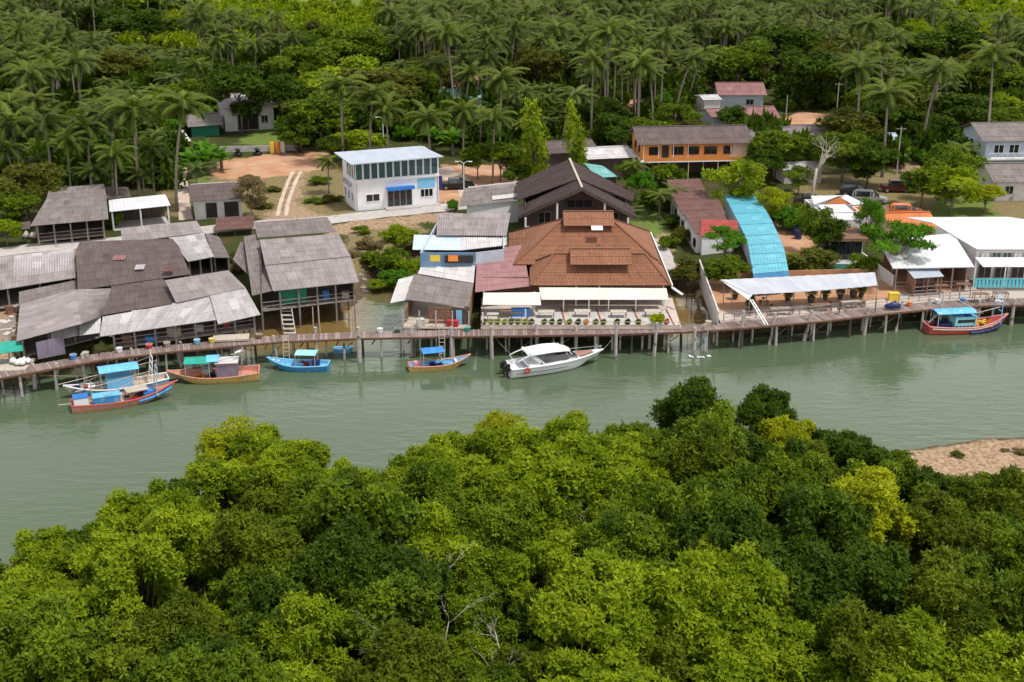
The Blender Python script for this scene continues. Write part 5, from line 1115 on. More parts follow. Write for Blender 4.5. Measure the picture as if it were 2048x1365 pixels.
roofq(b, [[(1704, 436, 4.2), (1752, 430, 4.2), (1722, 414, 5.0), (1704, 414, 5.0)]], 'rf_orange', .02, name='wing_roof')
boxwalls(Fr(fr(w_ * .75, .5), fr.a, 2), 3.6, 5, 2.3).build('wing_wall', MT['white_wall'], b); window(b, fr, 'f', .8, 2.0, 1, 2.2)

# ---- big white roofs on the right
b = thing('white_roof_hall', 'wide open-fronted hall with a plain white sloping roof right of the terrace', 'hall', at(1860, 590, 2))
q_ = [(1786, 537, 5.3), (1949, 534, 5.3), (1907, 467, 6.9), (1757, 480, 6.7)]; roofq(b, [q_], 'rf_white', .01, .6, th=.1, lap=0)
shell(b, q_, 2.6, .6, 'br', 'wood_brown', 5, floorm='floor_orange', rail=True, postm='wood_grey', fth=.3)
b = thing('white_roof_restaurant', 'large white-roofed building with a row of windows at the right edge', 'restaurant', at(2000, 590, 2))
roofq(b, [[(1954, 499, 6.2), (2110, 499, 6.2), (2090, 441, 7.6), (1862, 444, 7.6)], [(1862, 445, 7.55), (2080, 443, 7.55), (2016, 434, 7.3), (1813, 435, 7.3)]], 'rf_white', .01, .6, th=.1, lap=0)
A = P(1956, 502, 6.1); B_ = P(2120, 502, 6.1); m = MB(); m.wall((A.x, A.y + .5), (B_.x, B_.y + .5), 2.6, 6.0, 6.0).wall((A.x, A.y + .6), (P(1866, 447, 7.5).x + .5, P(1866, 447, 7.5).y), 2, 6.05, 7.4); m.build('wall', MT['white_wall'], b)
frn = Fr((A.x, A.y + .42), 0, 2)
for i in range(7): window(b, frn, 'f', .5 + i * 1.25, 1.55 + i * 1.25, 2.9, 3.85, frame='wood_pale', pane='glass_teal' if i % 3 else 'trim_white')
for i in range(5): window(b, frn, 'f', .4 + i * 1.9, 1.9 + i * 1.9, .75, 2.45, frame='wood_grey', pane='gap_shade', nx=2, name='dark_front', sub='dark_panel')  # dark panels on the wall stand in for the shaded interior
roofq(b, [[(1966, 534, 5.0), (2120, 534, 5.0), (2110, 515, 5.5), (1950, 515, 5.5)]], 'rf_white', .015, .4, name='awning', lap=0)
m = MB(); fbox(m, frn, -.5, 12, -3.4, -.05, .5, .7); m.build('floor', MT['wood_grey'], b)
m = MB(); 
for i in range(16): x_ = -1.2 + i * .42; fbox(m, frn, x_, x_ + .3, -3.9, -3.84, .8, 1.75)
fbox(m, frn, -1.3, 5.6, -3.92, -3.8, 1.75, 1.85); m.build('balcony_rail', MT['aqua_paint'], b)
m = MB()
for i in range(6): fbox(m, frn, 5.6 + i * .3, 5.9 + i * .3, -4.6, -3.8, .9 - i * .22, 1.0 - i * .22)
m.bar(frn(5.5, -4.6, 1.9), frn(7.4, -4.6, .5), .1); m.bar(frn(5.5, -3.8, 1.9), frn(7.4, -3.8, .5), .1); m.build('stair', MT['blue_paint'], b)
for x_ in (-1.0, 2.4, 5.6, 9.0): MB().bar(frn(x_, -3.0, .6), frn(x_, -3.0, 3.2), .12).build('post', MT['trim_white'], b)
b = thing('kiosk', 'small brown timber kiosk with a grey-blue metal roof in front of the white-roofed hall', 'kiosk', at(1850, 590, 2))
roofq(b, [[(1828, 557, 4.6), (1888, 553, 4.6), (1873, 535, 5.0), (1812, 537, 5.0)]], 'rf_steel', .02, .4, lap=0)
shell(b, [(1828, 557, 4.6), (1888, 553, 4.6), (1873, 535, 5.0), (1812, 537, 5.0)], 2.6, .2, 'lb', 'wood_brown', 2, rail=True, postm='wood_brown')
# timber deck in front of the halls
b = thing('timber_deck', 'timber deck with lattice skirt joining the right-hand halls to the boardwalk', 'deck', at(1900, 600, 2))
fe = [pw3(u, 1.1) for u in (1806, 1870, 1960, 2060, 2150)]; m = MB(); m.prism([(p.x, p.y) for p in fe] + [(66, 150), (P(1800, 560, 2.4).x, 150)], 2.2, 2.42); m.build('floor', MT['deck_pale'], b)
m = MB()
for u in range(1812, 1990, 20): p_ = pw3(u, 1.5, 2.42); m.bar(p_, p_ + Vector((0, 0, .9)), .08); q2 = pw3(u + 20, 1.5, 2.42); m.bar(p_ + Vector((0, 0, .85)), q2 + Vector((0, 0, .85)), .07); m.bar(p_ + Vector((0, 0, .45)), q2 + Vector((0, 0, .45)), .05)
m.build('railing', MT['wood_grey'], b)
house('orange_roof_hut', 'hut with a faded orange roof tucked behind the white-roofed hall', (1788, 494), (1866, 492), 2, 7, 2.5, 1.0, 'peach_wall', 'rf_orange', .6)

# ---- front-yard clutter near the waterfront
def crate(name, label, cat, p, s, m_, ang=0, lid=None):
    t = thing(name, label, cat, tuple(p)); MB().box((p[0], p[1], p[2] + s[2] / 2), s, ang).build('box', MT[m_], t)
    MB().box((p[0], p[1], p[2] + s[2] + .03), (s[0] * 1.05, s[1] * 1.05, .06), ang).build('lid', MT[lid or m_], t); return t
for i in range(14):
    u = random.uniform(6, 36); v = random.uniform(615, 690); g_ = P(u, v, 2.2); s = (random.uniform(.5, 1.3), random.uniform(.4, .9), random.uniform(.3, .9)); k = random.choice(['wood_pale', 'wood_grey', 'wood_brown', 'pot'])
    crate('crate', f'{dict(wood_pale="pale wooden", wood_grey="grey wooden", wood_brown="brown wooden", pot="cream")[k]} crate, {ORD[i]} of the jumble beside the leftmost waterfront shed', 'crate', (g_.x, g_.y, max(gz(g_.x, g_.y), 1.0)), s, k, random.uniform(0, 3))['group'] = 'crates heaped at the far left'
b = thing('stall', 'small stall with a teal tarp roof at the left edge above the boardwalk', 'stall', at(15, 712, 2.3)); roofq(b, [[(-30, 712, 3.6), (46, 702, 3.6), (44, 680, 4.0), (-30, 688, 4.0)]], 'rf_teal', .02); b.children[0].data.materials[0] = MT['tarp_teal']
for u, v in ((-10, 730), (40, 720), (20, 724)): g_ = P(u, v, 2.0); MB().bar((g_.x, g_.y, .5), (g_.x, g_.y, 3.6), .1).build('post', MT['wood_grey'], b)
a = P(8, 735, 2.36); m = MB(); m.prism([(a.x - 4, a.y - 1.6), (a.x + 2.2, a.y - .6), (a.x + 2.2, a.y + 2.4), (a.x - 4, a.y + 2)], 2.2, 2.36); tag(m.build('landing_stage', MT['wood_pale']), 'pale plank landing stage widening the boardwalk at the left edge', 'landing stage')
a = P(40, 728, 2.4); p_, n_, t_ = crown_pts([(np.array([a.x, a.y, 2.7]), np.array([.9, .6, .4])), (np.array([a.x + .5, a.y + .2, 2.95]), np.array([.4, .4, .35]))], 120, 0)
m = MB()
for i in range(9): c_ = a + Vector((random.uniform(-.8, .8), random.uniform(-.4, .5), 0)); m.tube([c_, c_ + Vector((0, 0, .15)), c_ + Vector((.05, 0, .4)), c_ + Vector((.1, .05, .6))], [.22, .34, .26, .05], 7)
tag(m.build('net_bundle', MT['trim_white'], None, True), 'heap of white plastic sacks and netting on the left landing stage', 'bundle')
for i, (u, v, c_, lb_) in enumerate([(90, 470, 'navy', 'navy blue tarp heap'), (60, 476, 'wood_pale', 'pale sack heap'), (100, 462, 'blue_paint', 'blue cloth heap')]):
    g_ = P(u, v, 2.05); m = MB()
    for j in range(6): q_ = g_ + Vector((random.uniform(-.9, .9), random.uniform(-.4, .4), 0)); m.tube([q_, q_ + Vector((0, 0, .3)), q_ + Vector((.1, 0, .8))], [.4, .45, .12], 7)
    tag(m.build('tarp_heap', MT[c_], None, True), f'{lb_} beside the veranda of the brown-roofed house at far left', 'heap')
for i, (u, v) in enumerate([(1585, 462), (1592, 470), (1580, 455), (1600, 458), (1596, 478)]):
    g_ = P(u, v, 2.0); tag(MB().tube([(g_.x, g_.y, 2), (g_.x, g_.y, 2.1), (g_.x, g_.y, 3.1), (g_.x, g_.y, 3.2)], [.42, .45, .45, .38], 12).build('water_drum', MT['navy']), f'{ORD[i]} dark blue drum of the cluster standing on the yard right of the cyan roof', 'drum', 'dark blue drums right of the cyan roof')
g_ = P(1408, 690, .6); tag(MB().disc((g_.x, g_.y, .3), .35, 1.4, 12).build('water_drum', MT['blue_light']), 'pale blue drum standing in the water beneath the boardwalk', 'drum')
g_ = P(1790, 604, 2.45); crate('cool_box', 'orange-yellow crate at the right end of the terrace', 'crate', (g_.x, g_.y + .6, 2.45), (1.1, .7, .8), 'yellow_cloth')
g_ = P(1786, 618, 2.45); m = MB(); m.tube([(g_.x - .9, g_.y, 2.7), (g_.x, g_.y, 2.9), (g_.x + .9, g_.y, 2.7)], [.2, .42, .2], 8); tag(m.build('tarp_bundle', MT['navy'], None, True), 'navy tarp bundle at the right end of the terrace beside the boardwalk', 'bundle')
# stuff under the halls: tables
for i, (u, v) in enumerate([(1830, 585), (1880, 583), (1925, 580), (1960, 600), (2000, 598)]): g_ = P(u, v, 2.6); low_table('picnic_table', f'{ORD[i]} brown table from the left inside the open white-roofed halls', g_.x, g_.y, 2.62, 1.6, .8, .7, 'wood_brown')
# bushes' rocks at the creek
for i in range(22):
    u, v = random.choice([(random.uniform(735, 850), random.uniform(505, 545)), (random.uniform(715, 745), random.uniform(545, 620))]); g_ = P(u, v, 1.2); z_ = gz(g_.x, g_.y); s = random.uniform(.25, .7)
    tag(MB().tube([(g_.x, g_.y, z_ - .2), (g_.x + .1, g_.y, z_ + s * .3), (g_.x, g_.y + .1, z_ + s * .7)], [s, s * .8, s * .3], 6).build('rock', MT['rock']), f'{ORD[i]} rubble stone on the creek bank left of the patchwork-roofed house', 'rock', 'rubble stones on the creek bank')

# ---- things lying about on the boardwalk and landings
random.seed(5)
for i, (u, o_, k) in enumerate([(150, .55, 'tarp_blue'), (175, .6, 'wood_pale'), (240, .5, 'trim_white'), (300, .6, 'red_cloth'), (335, .55, 'wood_grey'), (395, .6, 'tarp_sky'), (425, .5, 'yellow_cloth'), (520, .55, 'wood_brown'), (760, .6, 'trim_white'), (795, .55, 'net_green'), (935, .6, 'tarp_teal'), (1420, .5, 'wood_pale'), (1825, .6, 'orange_cloth'), (1880, .55, 'trim_white'), (1930, .6, 'tarp_blue'), (1985, .5, 'wood_pale')]):
    p = pw3(u, o_, PZ); t = thing('fish_basket', f'{dict(tarp_blue="blue", wood_pale="pale wicker", trim_white="white", red_cloth="red", wood_grey="grey", tarp_sky="sky-blue", yellow_cloth="yellow", wood_brown="brown", net_green="dark green", tarp_teal="teal", orange_cloth="orange")[k]} basket, {ORD[i]} from the left along the back edge of the boardwalk', 'basket', tuple(p), 'baskets on the boardwalk')
    MB().tube([(p.x, p.y, PZ), (p.x, p.y, PZ + .1), (p.x, p.y, PZ + .42), (p.x, p.y, PZ + .45)], [.22, .27, .33, .3], 10).build('basket', MT[k], t); MB().tube([(p.x + .32 * math.cos(a), p.y + .32 * math.sin(a), PZ + .46) for a in np.linspace(0, 6.283, 13)], .035, 5, False).build('rim', MT['wood_pale'], t)
for i, (u, v, z_) in enumerate([(250, 672, 2.55), (300, 668, 2.55), (345, 660, 2.55), (395, 650, 2.55), (450, 640, 2.55), (110, 690, 2.5), (600, 590, 2.5), (650, 585, 2.5), (690, 582, 2.5), (840, 640, 2.5), (905, 640, 2.5)]):
    p = P(u, v + 18, z_); k = ['wood_brown', 'tarp_blue', 'wood_pale', 'pot', 'red_cloth', 'wood_grey'][i % 6]
    crate('storage_box', f'{dict(wood_brown="brown", tarp_blue="blue", wood_pale="pale", pot="cream", red_cloth="red", wood_grey="grey")[k]} box, {ORD[i]} from the left stored in the shade under the waterfront eaves', 'box', (p.x, p.y + .8, z_), (random.uniform(.6, 1.2), random.uniform(.5, .8), random.uniform(.4, .9)), k, random.uniform(-.3, .3))['group'] = 'boxes under the waterfront eaves'

for i in range(16):
    u, v = random.uniform(1490, 1740), random.uniform(603, 634); g_ = P(u, v, zt); k = random.choice(['wood_brown', 'wood_dark', 'wood_grey'])
    t = thing('stool', f'{dict(wood_brown="brown", wood_dark="dark", wood_grey="grey")[k]} stool on the orange terrace floor, {ORD[i]} one set out', 'stool', (g_.x, g_.y, zt + .05), 'stools on the terrace'); MB().disc((g_.x, g_.y, zt + .48), .22, .06, 10).build('seat', MT[k], t)
    m = MB()
    for a in (0.5, 2.6, 4.7): m.bar((g_.x + .17 * math.cos(a), g_.y + .17 * math.sin(a), zt + .05), (g_.x + .1 * math.cos(a), g_.y + .1 * math.sin(a), zt + .48), .05)
    m.build('leg_frame', MT[k], t)
# ---------------------------------------------------------------- boats, built with the bow along +x and then placed
def boat_root(name, label, cat, stern, bow, zs, zb, group='boats moored along the boardwalk'):
    s = P(*stern, zs); b_ = P(*bow, zb); L_ = math.hypot(b_.x - s.x, b_.y - s.y)
    root = thing(name, label, cat, (0, 0, 0), group); BASE[root.name] = Vector((0, 0, 0))
    root['_p'] = ((s.x + b_.x) / 2, (s.y + b_.y) / 2, math.atan2(b_.y - s.y, b_.x - s.x)); return root, L_
def launch(root):
    x, y_, a = root['_p']; del root['_p']; root.location = (x, y_, 0); root.rotation_euler = (0, 0, a)
def hull(root, L_, B_, hs, hm, hb, tf, m_out, m_rail, m_in, deck=.35, m_low=None, fine=2.2, rake=.12, full=.45):
    N = 22; T = np.linspace(0, 1, N)
    def wd(t): return B_ / 2 * ((tf + (1 - tf) * math.sin(min(1, t / full) * math.pi / 2)) if t < full else max(.03, (1 - ((t - full) / (1 - full)) ** fine)))
    def sh(t): return hm + (hs - hm) * max(0, 1 - t / .5) ** 2 + (hb - hm) * max(0, (t - .5) / .5) ** 2
    def kz(t): return -.35 + .9 * max(0, (t - .72) / .28) ** 2 * hb
    def X(t, zf): return -L_ / 2 + L_ * t * (1 - rake * (1 - zf) * t)
    rings = []
    for t in T:
        w, s_, k = wd(t), sh(t), kz(t); pr = [(0, k), (.5 * w, k + .05), (.86 * w, k + (s_ - k) * .35), (.97 * w, k + (s_ - k) * .7), (w, s_)]
        rings.append([(X(t, (z - k) / (s_ - k + 1e-6)), y_, z) for y_, z in pr])
    def strake(i0, i1, m_, nm):
        mb = MB(); vs = []; n = i1 - i0 + 1
        for sg in (1, -1):
            b0 = len(mb.v); 
            for r in rings: mb.v += [(x, y_ * sg, z) for x, y_, z in r[i0:i1 + 1]]; mb.uv += [(0, 0)] * n
            for j in range(N - 1):
                for i in range(n - 1):
                    a = b0 + j * n + i; mb.f.append((a, a + 1, a + n + 1, a + n) if sg < 0 else (a + n, a + n + 1, a + 1, a))
        # transom
        r = rings[0][i0:i1 + 1]; q = [(x, y_, z) for x, y_, z in r] + [(x, -y_, z) for x, y_, z in r[::-1]]; mb.add(q, [tuple(range(len(q)))])
        return mb.build(nm, MT[m_], root, True)
    strake(0, 2, m_low or m_out, 'bottom'); strake(2, 4, m_out, 'hull')
    mb = MB()
    for sg in (1, -1):
        mb.tube([(X(t, 1), sg * wd(t), sh(t) + .02) for t in T], .075, 6)
    mb.tube([(X(0, 1), wd(0), sh(0) + .02), (X(0, 1), -wd(0), sh(0) + .02)], .075, 6); mb.build('gunwale', MT[m_rail], root)
    mb = MB(); vs = []
    for sg in (1, -1):
        vs = []
        for t in T: w = wd(t); vs += [(X(t, 1), sg * max(0, w - .06), sh(t)), (X(t, .6), sg * max(0, w - .1), deck + max(0, (t - .8)) * hb)]
        mb.add(vs, [(2 * i, 2 * i + 1, 2 * i + 3, 2 * i + 2) for i in range(N - 1)])
    vs = []
    for t in T: w = max(0.01, wd(t) - .09); z = deck + max(0, (t - .8)) * hb; vs += [(X(t, .6), w, z), (X(t, .6), -w, z)]
    mb.add(vs, [(2 * i, 2 * i + 1, 2 * i + 3, 2 * i + 2) for i in range(N - 1)]); mb.build('deck', MT[m_in], root)
    return wd, sh, X
def canopy(root, x0, x1, w, z, m_, z0=.4, tilt=0., nm='canopy', posts=True, cur=.12):
    mb = MB(); k = 6
    for side in (0,):
        vs = []; 
        for j, z_ in ((0, 0), (1, -.04)):
            for i in range(k + 1):
                y_ = -w / 2 + w * i / k; c = cur * (1 - (2 * i / k - 1) ** 2); vs += [(x0, y_, z + c + z_), (x1, y_, z + c + z_ + tilt)]
        n = (k + 1) * 2; fs = []
        for i in range(k): fs += [(2 * i, 2 * i + 1, 2 * i + 3, 2 * i + 2), (n + 2 * i + 2, n + 2 * i + 3, n + 2 * i + 1, n + 2 * i), (2 * i, 2 * i + 2, n + 2 * i + 2, n + 2 * i), (2 * i + 3, 2 * i + 1, n + 2 * i + 1, n + 2 * i + 3)]
        fs += [(0, 1, n + 1, n), (2 * k + 1, 2 * k, n + 2 * k, n + 2 * k + 1)]
        mb.add(vs, fs)
    o = mb.build(nm, MT[m_], root)
    if posts:
        for x in (x0 + .1, x1 - .1):
            for s in (-1, 1): MB().bar((x, s * (w / 2 - .08), z0), (x, s * (w / 2 - .08), z + (tilt if x > x0 + .2 else 0)), .06).build('canopy_post', MT['wood_pale'], root)
    return o
def box(root, nm, c, d, m_, lid=None, rz=0):
    o = MB().box(c, d, rz).build(nm, MT[m_], root)
    if lid: MB().box((c[0], c[1], c[2] + d[2] / 2 + .03), (d[0] * 1.05, d[1] * 1.05, .06), rz).build('lid', MT[lid], o)
    return o
def heap(root, nm, x0, x1, w, z, m_, n=9, s=.25):
    mb = MB()
    for i in range(n):
        c = Vector((random.uniform(x0, x1), random.uniform(-w / 2, w / 2), z)); r = s * random.uniform(.7, 1.4); mb.tube([c, c + Vector((0, 0, r * .5)), c + Vector((r * .2, 0, r * .9)), c + Vector((0, 0, r * 1.1))], [r, r * .95, r * .6, r * .1], 7)
    return mb.build(nm, MT[m_], root, True)
def aframe(root, x, w, z0, z1, m_='blue_light', nm='rig_frame', lean=.3):
    mb = MB()
    for s in (-1, 1): mb.tube([(x, s * w / 2, z0), (x + lean, s * w * .32, z1)], .05, 5)
    for f in (.45, .72, 1.0): y_ = w / 2 * (1 - f) + w * .32 * f; mb.bar((x + lean * f, -y_, z0 + (z1 - z0) * f), (x + lean * f, y_, z0 + (z1 - z0) * f), .07)
    mb.tube([(x + lean, 0, z1), (x + lean + .1, 0, z1 + .7)], .03, 5); return mb.build(nm, MT[m_], root)
def boom(root, a, b_, m_='wood_pale', r=.045, nm='boom'): return MB().tube([a, b_], [r, r * .7], 5).build(nm, MT[m_], root)
def floats(root, x, y_, z, n=4, m_='trim_white', r=.13):
    mb = MB()
    for i in range(n):
        c = Vector((x + random.uniform(-.4, .4), y_ + random.uniform(-.3, .3), z)); mb.tube([c - Vector((0, 0, r)), c - Vector((0, 0, r * .6)), c, c + Vector((0, 0, r * .6)), c + Vector((0, 0, r))], [r * .2, r * .8, r, r * .8, r * .2], 8)
    mb.build('net_floats', MT[m_], root, True)

# long salmon boat in front, far left
r, L_ = boat_root('fishing_boat', 'long salmon-red wooden fishing boat with blue boxes, outermost of the far left pair', 'boat', (143, 812), (350, 764), .5, 1.4)
wd, sh, X = hull(r, L_, 2.5, .75, .6, 1.45, .72, 'salmon', 'red_paint', 'boat_deck', .35, 'wood_brown', 2.0)
MB().tube([(L_ * .12 + i * L_ * .037, -(wd(.62 + i * .037) * .93 + .0), .42 + .02 * i * i * .35) for i in range(10)], .16, 6).build('blue_strake', MT['boat_blue'], r)
box(r, 'white_box', (-L_ * .41, 0, .85), (1.3, 1.2, .9), 'boat_white', 'blue_paint'); box(r, 'ice_box', (-L_ * .17, -.15, .78), (2.4, 1.2, .75), 'boat_blue', 'tarp_sky')
heap(r, 'net_pile', L_ * .02, L_ * .22, 1.3, .4, 'red_cloth', 10); heap(r, 'net_pile', L_ * .1, L_ * .3, 1.2, .45, 'net_green', 8); box(r, 'blue_tub', (L_ * .24, 0, .75), (1.0, 1.0, .5), 'tarp_blue')
aframe(r, L_ * .30, 1.9, .7, 3.2, 'bluegrey_wall'); MB().box((L_ * .12, .1, 1.25), (2.0, 1.5, .06), .1).build('work_board', MT['wood_pale'], r)
boom(r, (-L_ * .45, .5, 1.6), (L_ * .33, .8, 2.6)); boom(r, (-L_ * .3, -.7, .9), (L_ * .3, -.3, 2.9)); boom(r, (-L_ * .62, 0, .75), (-L_ * .45, 0, .7), 'wood_pale', .06, 'rudder_pole')
MB().tube([(-L_ * .3, 0, .35), (-L_ * .3, 0, 2.6)], .05, 5).build('mast', MT['wood_pale'], r); boom(r, (L_ * .45, 0, 1.3), (L_ * .53, 0, 1.55), 'salmon', .07, 'bowsprit'); floats(r, L_ * .0, .5, .7); floats(r, -L_ * .28, -.5, .6, 3, 'orange_cloth'); launch(r)
# its neighbour, blue bow to the left
r, L_ = boat_root('fishing_boat', 'blue and white fishing boat with a blue canopy, inner one of the far left pair', 'boat', (335, 752), (127, 778), .8, 1.0)
wd, sh, X = hull(r, L_, 2.4, .8, .6, 1.3, .7, 'blue_light', 'boat_white', 'boat_deck', .35, 'boat_blue')
canopy(r, -L_ * .22, L_ * .16, 2.1, 2.35, 'tarp_sky', .5, cur=.2); box(r, 'wheelhouse', (-L_ * .03, 0, 1.0), (2.4, 1.5, 1.2), 'blue_light'); heap(r, 'net_pile', L_ * .2, L_ * .32, 1.1, .5, 'red_cloth', 8); heap(r, 'rope_coil', L_ * .34, L_ * .4, .5, .7, 'navy', 4, .3)
aframe(r, -L_ * .33, 2.0, .7, 3.1, 'boat_white', lean=-.3); boom(r, (L_ * .55, .3, 1.6), (-L_ * .4, .5, 2.7), 'wood_pale'); boom(r, (L_ * .35, -.6, 1.0), (-L_ * .38, -.5, 2.9), 'wood_grey'); floats(r, L_ * .24, .2, .9, 5); MB().tube([(L_ * .3, 0, .5), (L_ * .3, 0, 2.9)], .05, 5).build('mast', MT['wood_grey'], r); launch(r)
# teal tarp boat
r, L_ = boat_root('fishing_boat', 'broad salmon-decked boat under a teal tarp, pointed bow to the left', 'boat', (518, 742), (334, 745), .7, 1.0)
wd, sh, X = hull(r, L_, 2.7, .85, .6, 1.15, .8, 'boat_yellow', 'salmon', 'salmon', .38, 'wood_brown')
canopy(r, L_ * .02, L_ * .30, 2.0, 2.1, 'tarp_teal', .5, cur=.25); canopy(r, -L_ * .08, L_ * .06, 1.8, 2.2, 'tarp_sky', .5, cur=.3, nm='side_canopy', posts=False); box(r, 'wheelhouse', (-L_ * .16, .1, 1.15), (2.0, 1.7, 1.3), 'purple_sheet', 'pink_paint'); MB().box((-L_ * .16, .1, 2.0), (2.2, 1.9, .06)).build('canvas_cover', MT['rf_pale'], r)
for x in (-.9, .9):
    for y_ in (-.8, .9): MB().bar((-L_ * .16 + x, y_, 1.8), (-L_ * .16 + x, y_, 2.0), .06).build('cover_post', MT['wood_pale'], r)
heap(r, 'net_pile', L_ * .06, L_ * .24, 1.2, .45, 'orange_cloth', 7); box(r, 'crate', (L_ * .07, -.4, .75), (1.0, .8, .6), 'trim_grey'); heap(r, 'navy_cloth', L_ * .0, L_ * .03, .8, .5, 'navy', 4, .3)
aframe(r, -L_ * .31, 1.9, .8, 3.0, 'wood_grey', lean=-.2); floats(r, -L_ * .31, 0, 2.8, 5); boom(r, (L_ * .42, .4, 1.2), (-L_ * .25, .6, 2.5)); boom(r, (-L_ * .2, -.3, 2.4), (-L_ * .36, -.5, 2.7)); launch(r)
# blue boat
r, L_ = boat_root('small_boat', 'bright blue open boat with a small aqua canopy', 'boat', (657, 728), (534, 716), .6, 1.1)
wd, sh, X = hull(r, L_, 2.0, .65, .55, 1.15, .75, 'boat_blue', 'blue_light', 'blue_light', .3, 'blue_paint')
canopy(r, -L_ * .32, L_ * .02, 1.6, 1.75, 'tarp_aqua', .35, cur=.1); heap(r, 'red_cloth', -L_ * .20, -L_ * .08, .6, .4, 'red_cloth', 5, .3); box(r, 'engine_cover', (-L_ * .3, .1, .65), (.7, .7, .6), 'navy'); box(r, 'thwart', (L_ * .1, 0, .5), (.25, 1.6, .06), 'tarp_sky'); box(r, 'thwart', (L_ * .24, 0, .55), (.25, 1.3, .06), 'tarp_sky'); box(r, 'locker', (-L_ * .02, -.2, .5), (1.2, 1.0, .35), 'blue_light'); floats(r, L_ * .34, 0, .9, 2); launch(r)
# yellow boat
r, L_ = boat_root('small_boat', 'yellow and pink open boat with a deep blue canopy', 'boat', (818, 732), (941, 708), .5, 1.2)
wd, sh, X = hull(r, L_, 1.9, .6, .5, 1.15, .7, 'boat_yellow', 'salmon', 'blue_light', .28, 'boat_yellow')
canopy(r, -L_ * .30, L_ * .06, 1.7, 1.95, 'tarp_blue', .3, cur=.15); box(r, 'engine_cover', (-L_ * .36, 0, .6), (.7, .7, .55), 'pink_paint'); heap(r, 'blue_cloth', L_ * .02, L_ * .14, .9, .35, 'tarp_sky', 7); heap(r, 'net_pile', -L_ * .2, 0, .9, .35, 'navy', 6); box(r, 'thwart', (L_ * .26, 0, .6), (.25, 1.2, .06), 'boat_white'); MB().tube([(L_ * .3, .55, .55), (L_ * .1, .85, .6)], .05, 5).build('oar', MT['wood_pale'], r); launch(r)
# speedboat
r, L_ = boat_root('speedboat', 'sleek white speedboat with hard top and black outboard engines', 'boat', (1016, 738), (1206, 700), .7, 1.3)
wd, sh, X = hull(r, L_, 2.9, 1.0, 1.05, 1.35, .88, 'boat_white', 'boat_white', 'boat_white', .55, 'boat_white', 1.9, .16, .35)
m = MB(); T = np.linspace(.04, .93, 20)
for sg in (1, -1):
    m.tube([(X(t, .35), sg * wd(t) * .965, -.35 + (sh(t) + .35) * .66) for t in T], .035, 5)
m.build('dark_stripe', MT['navy'], r)
# foredeck with recess, cabin and hard top
m = MB(); vs = []
for t in np.linspace(.60, .985, 12): w = wd(t) - .05; vs += [(X(t, 1), w, sh(t) + .0), (X(t, 1), 0, sh(t) + .12), (X(t, 1), -w, sh(t) + .0)]
m.add(vs, [q for i in range(11) for q in ((3 * i, 3 * i + 1, 3 * i + 4, 3 * i + 3), (3 * i + 1, 3 * i + 2, 3 * i + 5, 3 * i + 4))]); m.build('foredeck', MT['boat_white'], r)
m = MB(); vs = [(X(t, 1), s * w_, sh(t) + .15) for t, w_ in ((.68, .72), (.78, .62), (.88, .34)) for s in (1, -1)]; m.add(vs, [(0, 1, 3, 2), (2, 3, 5, 4)]); m.build('sun_pad', MT['brown_sole'], r)
m = MB(); zc0, zc1 = 1.05, 1.75
def lofted(mb, secs):   # secs: x, halfwidth bottom, z bottom, halfwidth top, z top
    vs = []
    for x, wb, z0_, wt, z1_ in secs: vs += [(x, -wb, z0_), (x, -wt, z1_), (x, wt, z1_), (x, wb, z0_)]
    n = len(secs); fs = [(4 * i + a, 4 * i + (a + 1) % 4, 4 * i + 4 + (a + 1) % 4, 4 * i + 4 + a) for i in range(n - 1) for a in range(4)]; fs += [(3, 2, 1, 0), tuple(4 * (n - 1) + a for a in range(4))]; return mb.add(vs, fs)
lofted(m, [(-.32 * L_, 1.3, .95, 1.2, 1.15), (-.1 * L_, 1.32, .98, 1.22, 1.2), (.08 * L_, 1.25, 1.0, 1.1, 1.35), (.22 * L_, .85, 1.1, .65, 1.25)]).build('cabin', MT['boat_white'], r)
m = MB(); lofted(m, [(.02 * L_, 1.2, 1.25, 1.02, 1.85), (.07 * L_, 1.18, 1.28, .98, 1.86), (.20 * L_, .78, 1.2, .6, 1.35)]).build('windscreen', MT['glass_dark'], r)
m = MB()
for s in (-1, 1): m.add([(-.22 * L_, s * 1.26, 1.2), (.06 * L_, s * 1.19, 1.35), (.05 * L_, s * 1.06, 1.9), (-.16 * L_, s * 1.12, 1.8)], [(0, 1, 2, 3)])
m.build('side_window', MT['glass_dark'], r)
m = MB(); vs = []; k = 10
prof = [(-.33, 1.05, 2.32), (-.28, 1.22, 2.42), (-.1, 1.28, 2.5), (.04, 1.22, 2.42), (.10, .95, 2.25), (.13, .5, 2.1)]
for layer in (0, 1):
    for x, w, z in prof:
        for j in range(5): f = j / 2 - 1; vs.append((x * L_, w * f, z - .16 * f * f - layer * .1))
n = len(prof) * 5; fs = []
for i in range(len(prof) - 1):
    for j in range(4): a = i * 5 + j; fs += [(a, a + 5, a + 6, a + 1), (n + a + 1, n + a + 6, n + a + 5, n + a)]
    for j in (0, 4): a = i * 5 + j; fs.append((a, n + a, n + a + 5, a + 5))
for j in range(4): fs += [(j, j + 1, n + j + 1, n + j), (n - 5 + j, 2 * n - 5 + j, 2 * n - 4 + j, n - 4 + j)]
m.add(vs, fs); m.build('hard_top', MT['boat_white'], r, True)
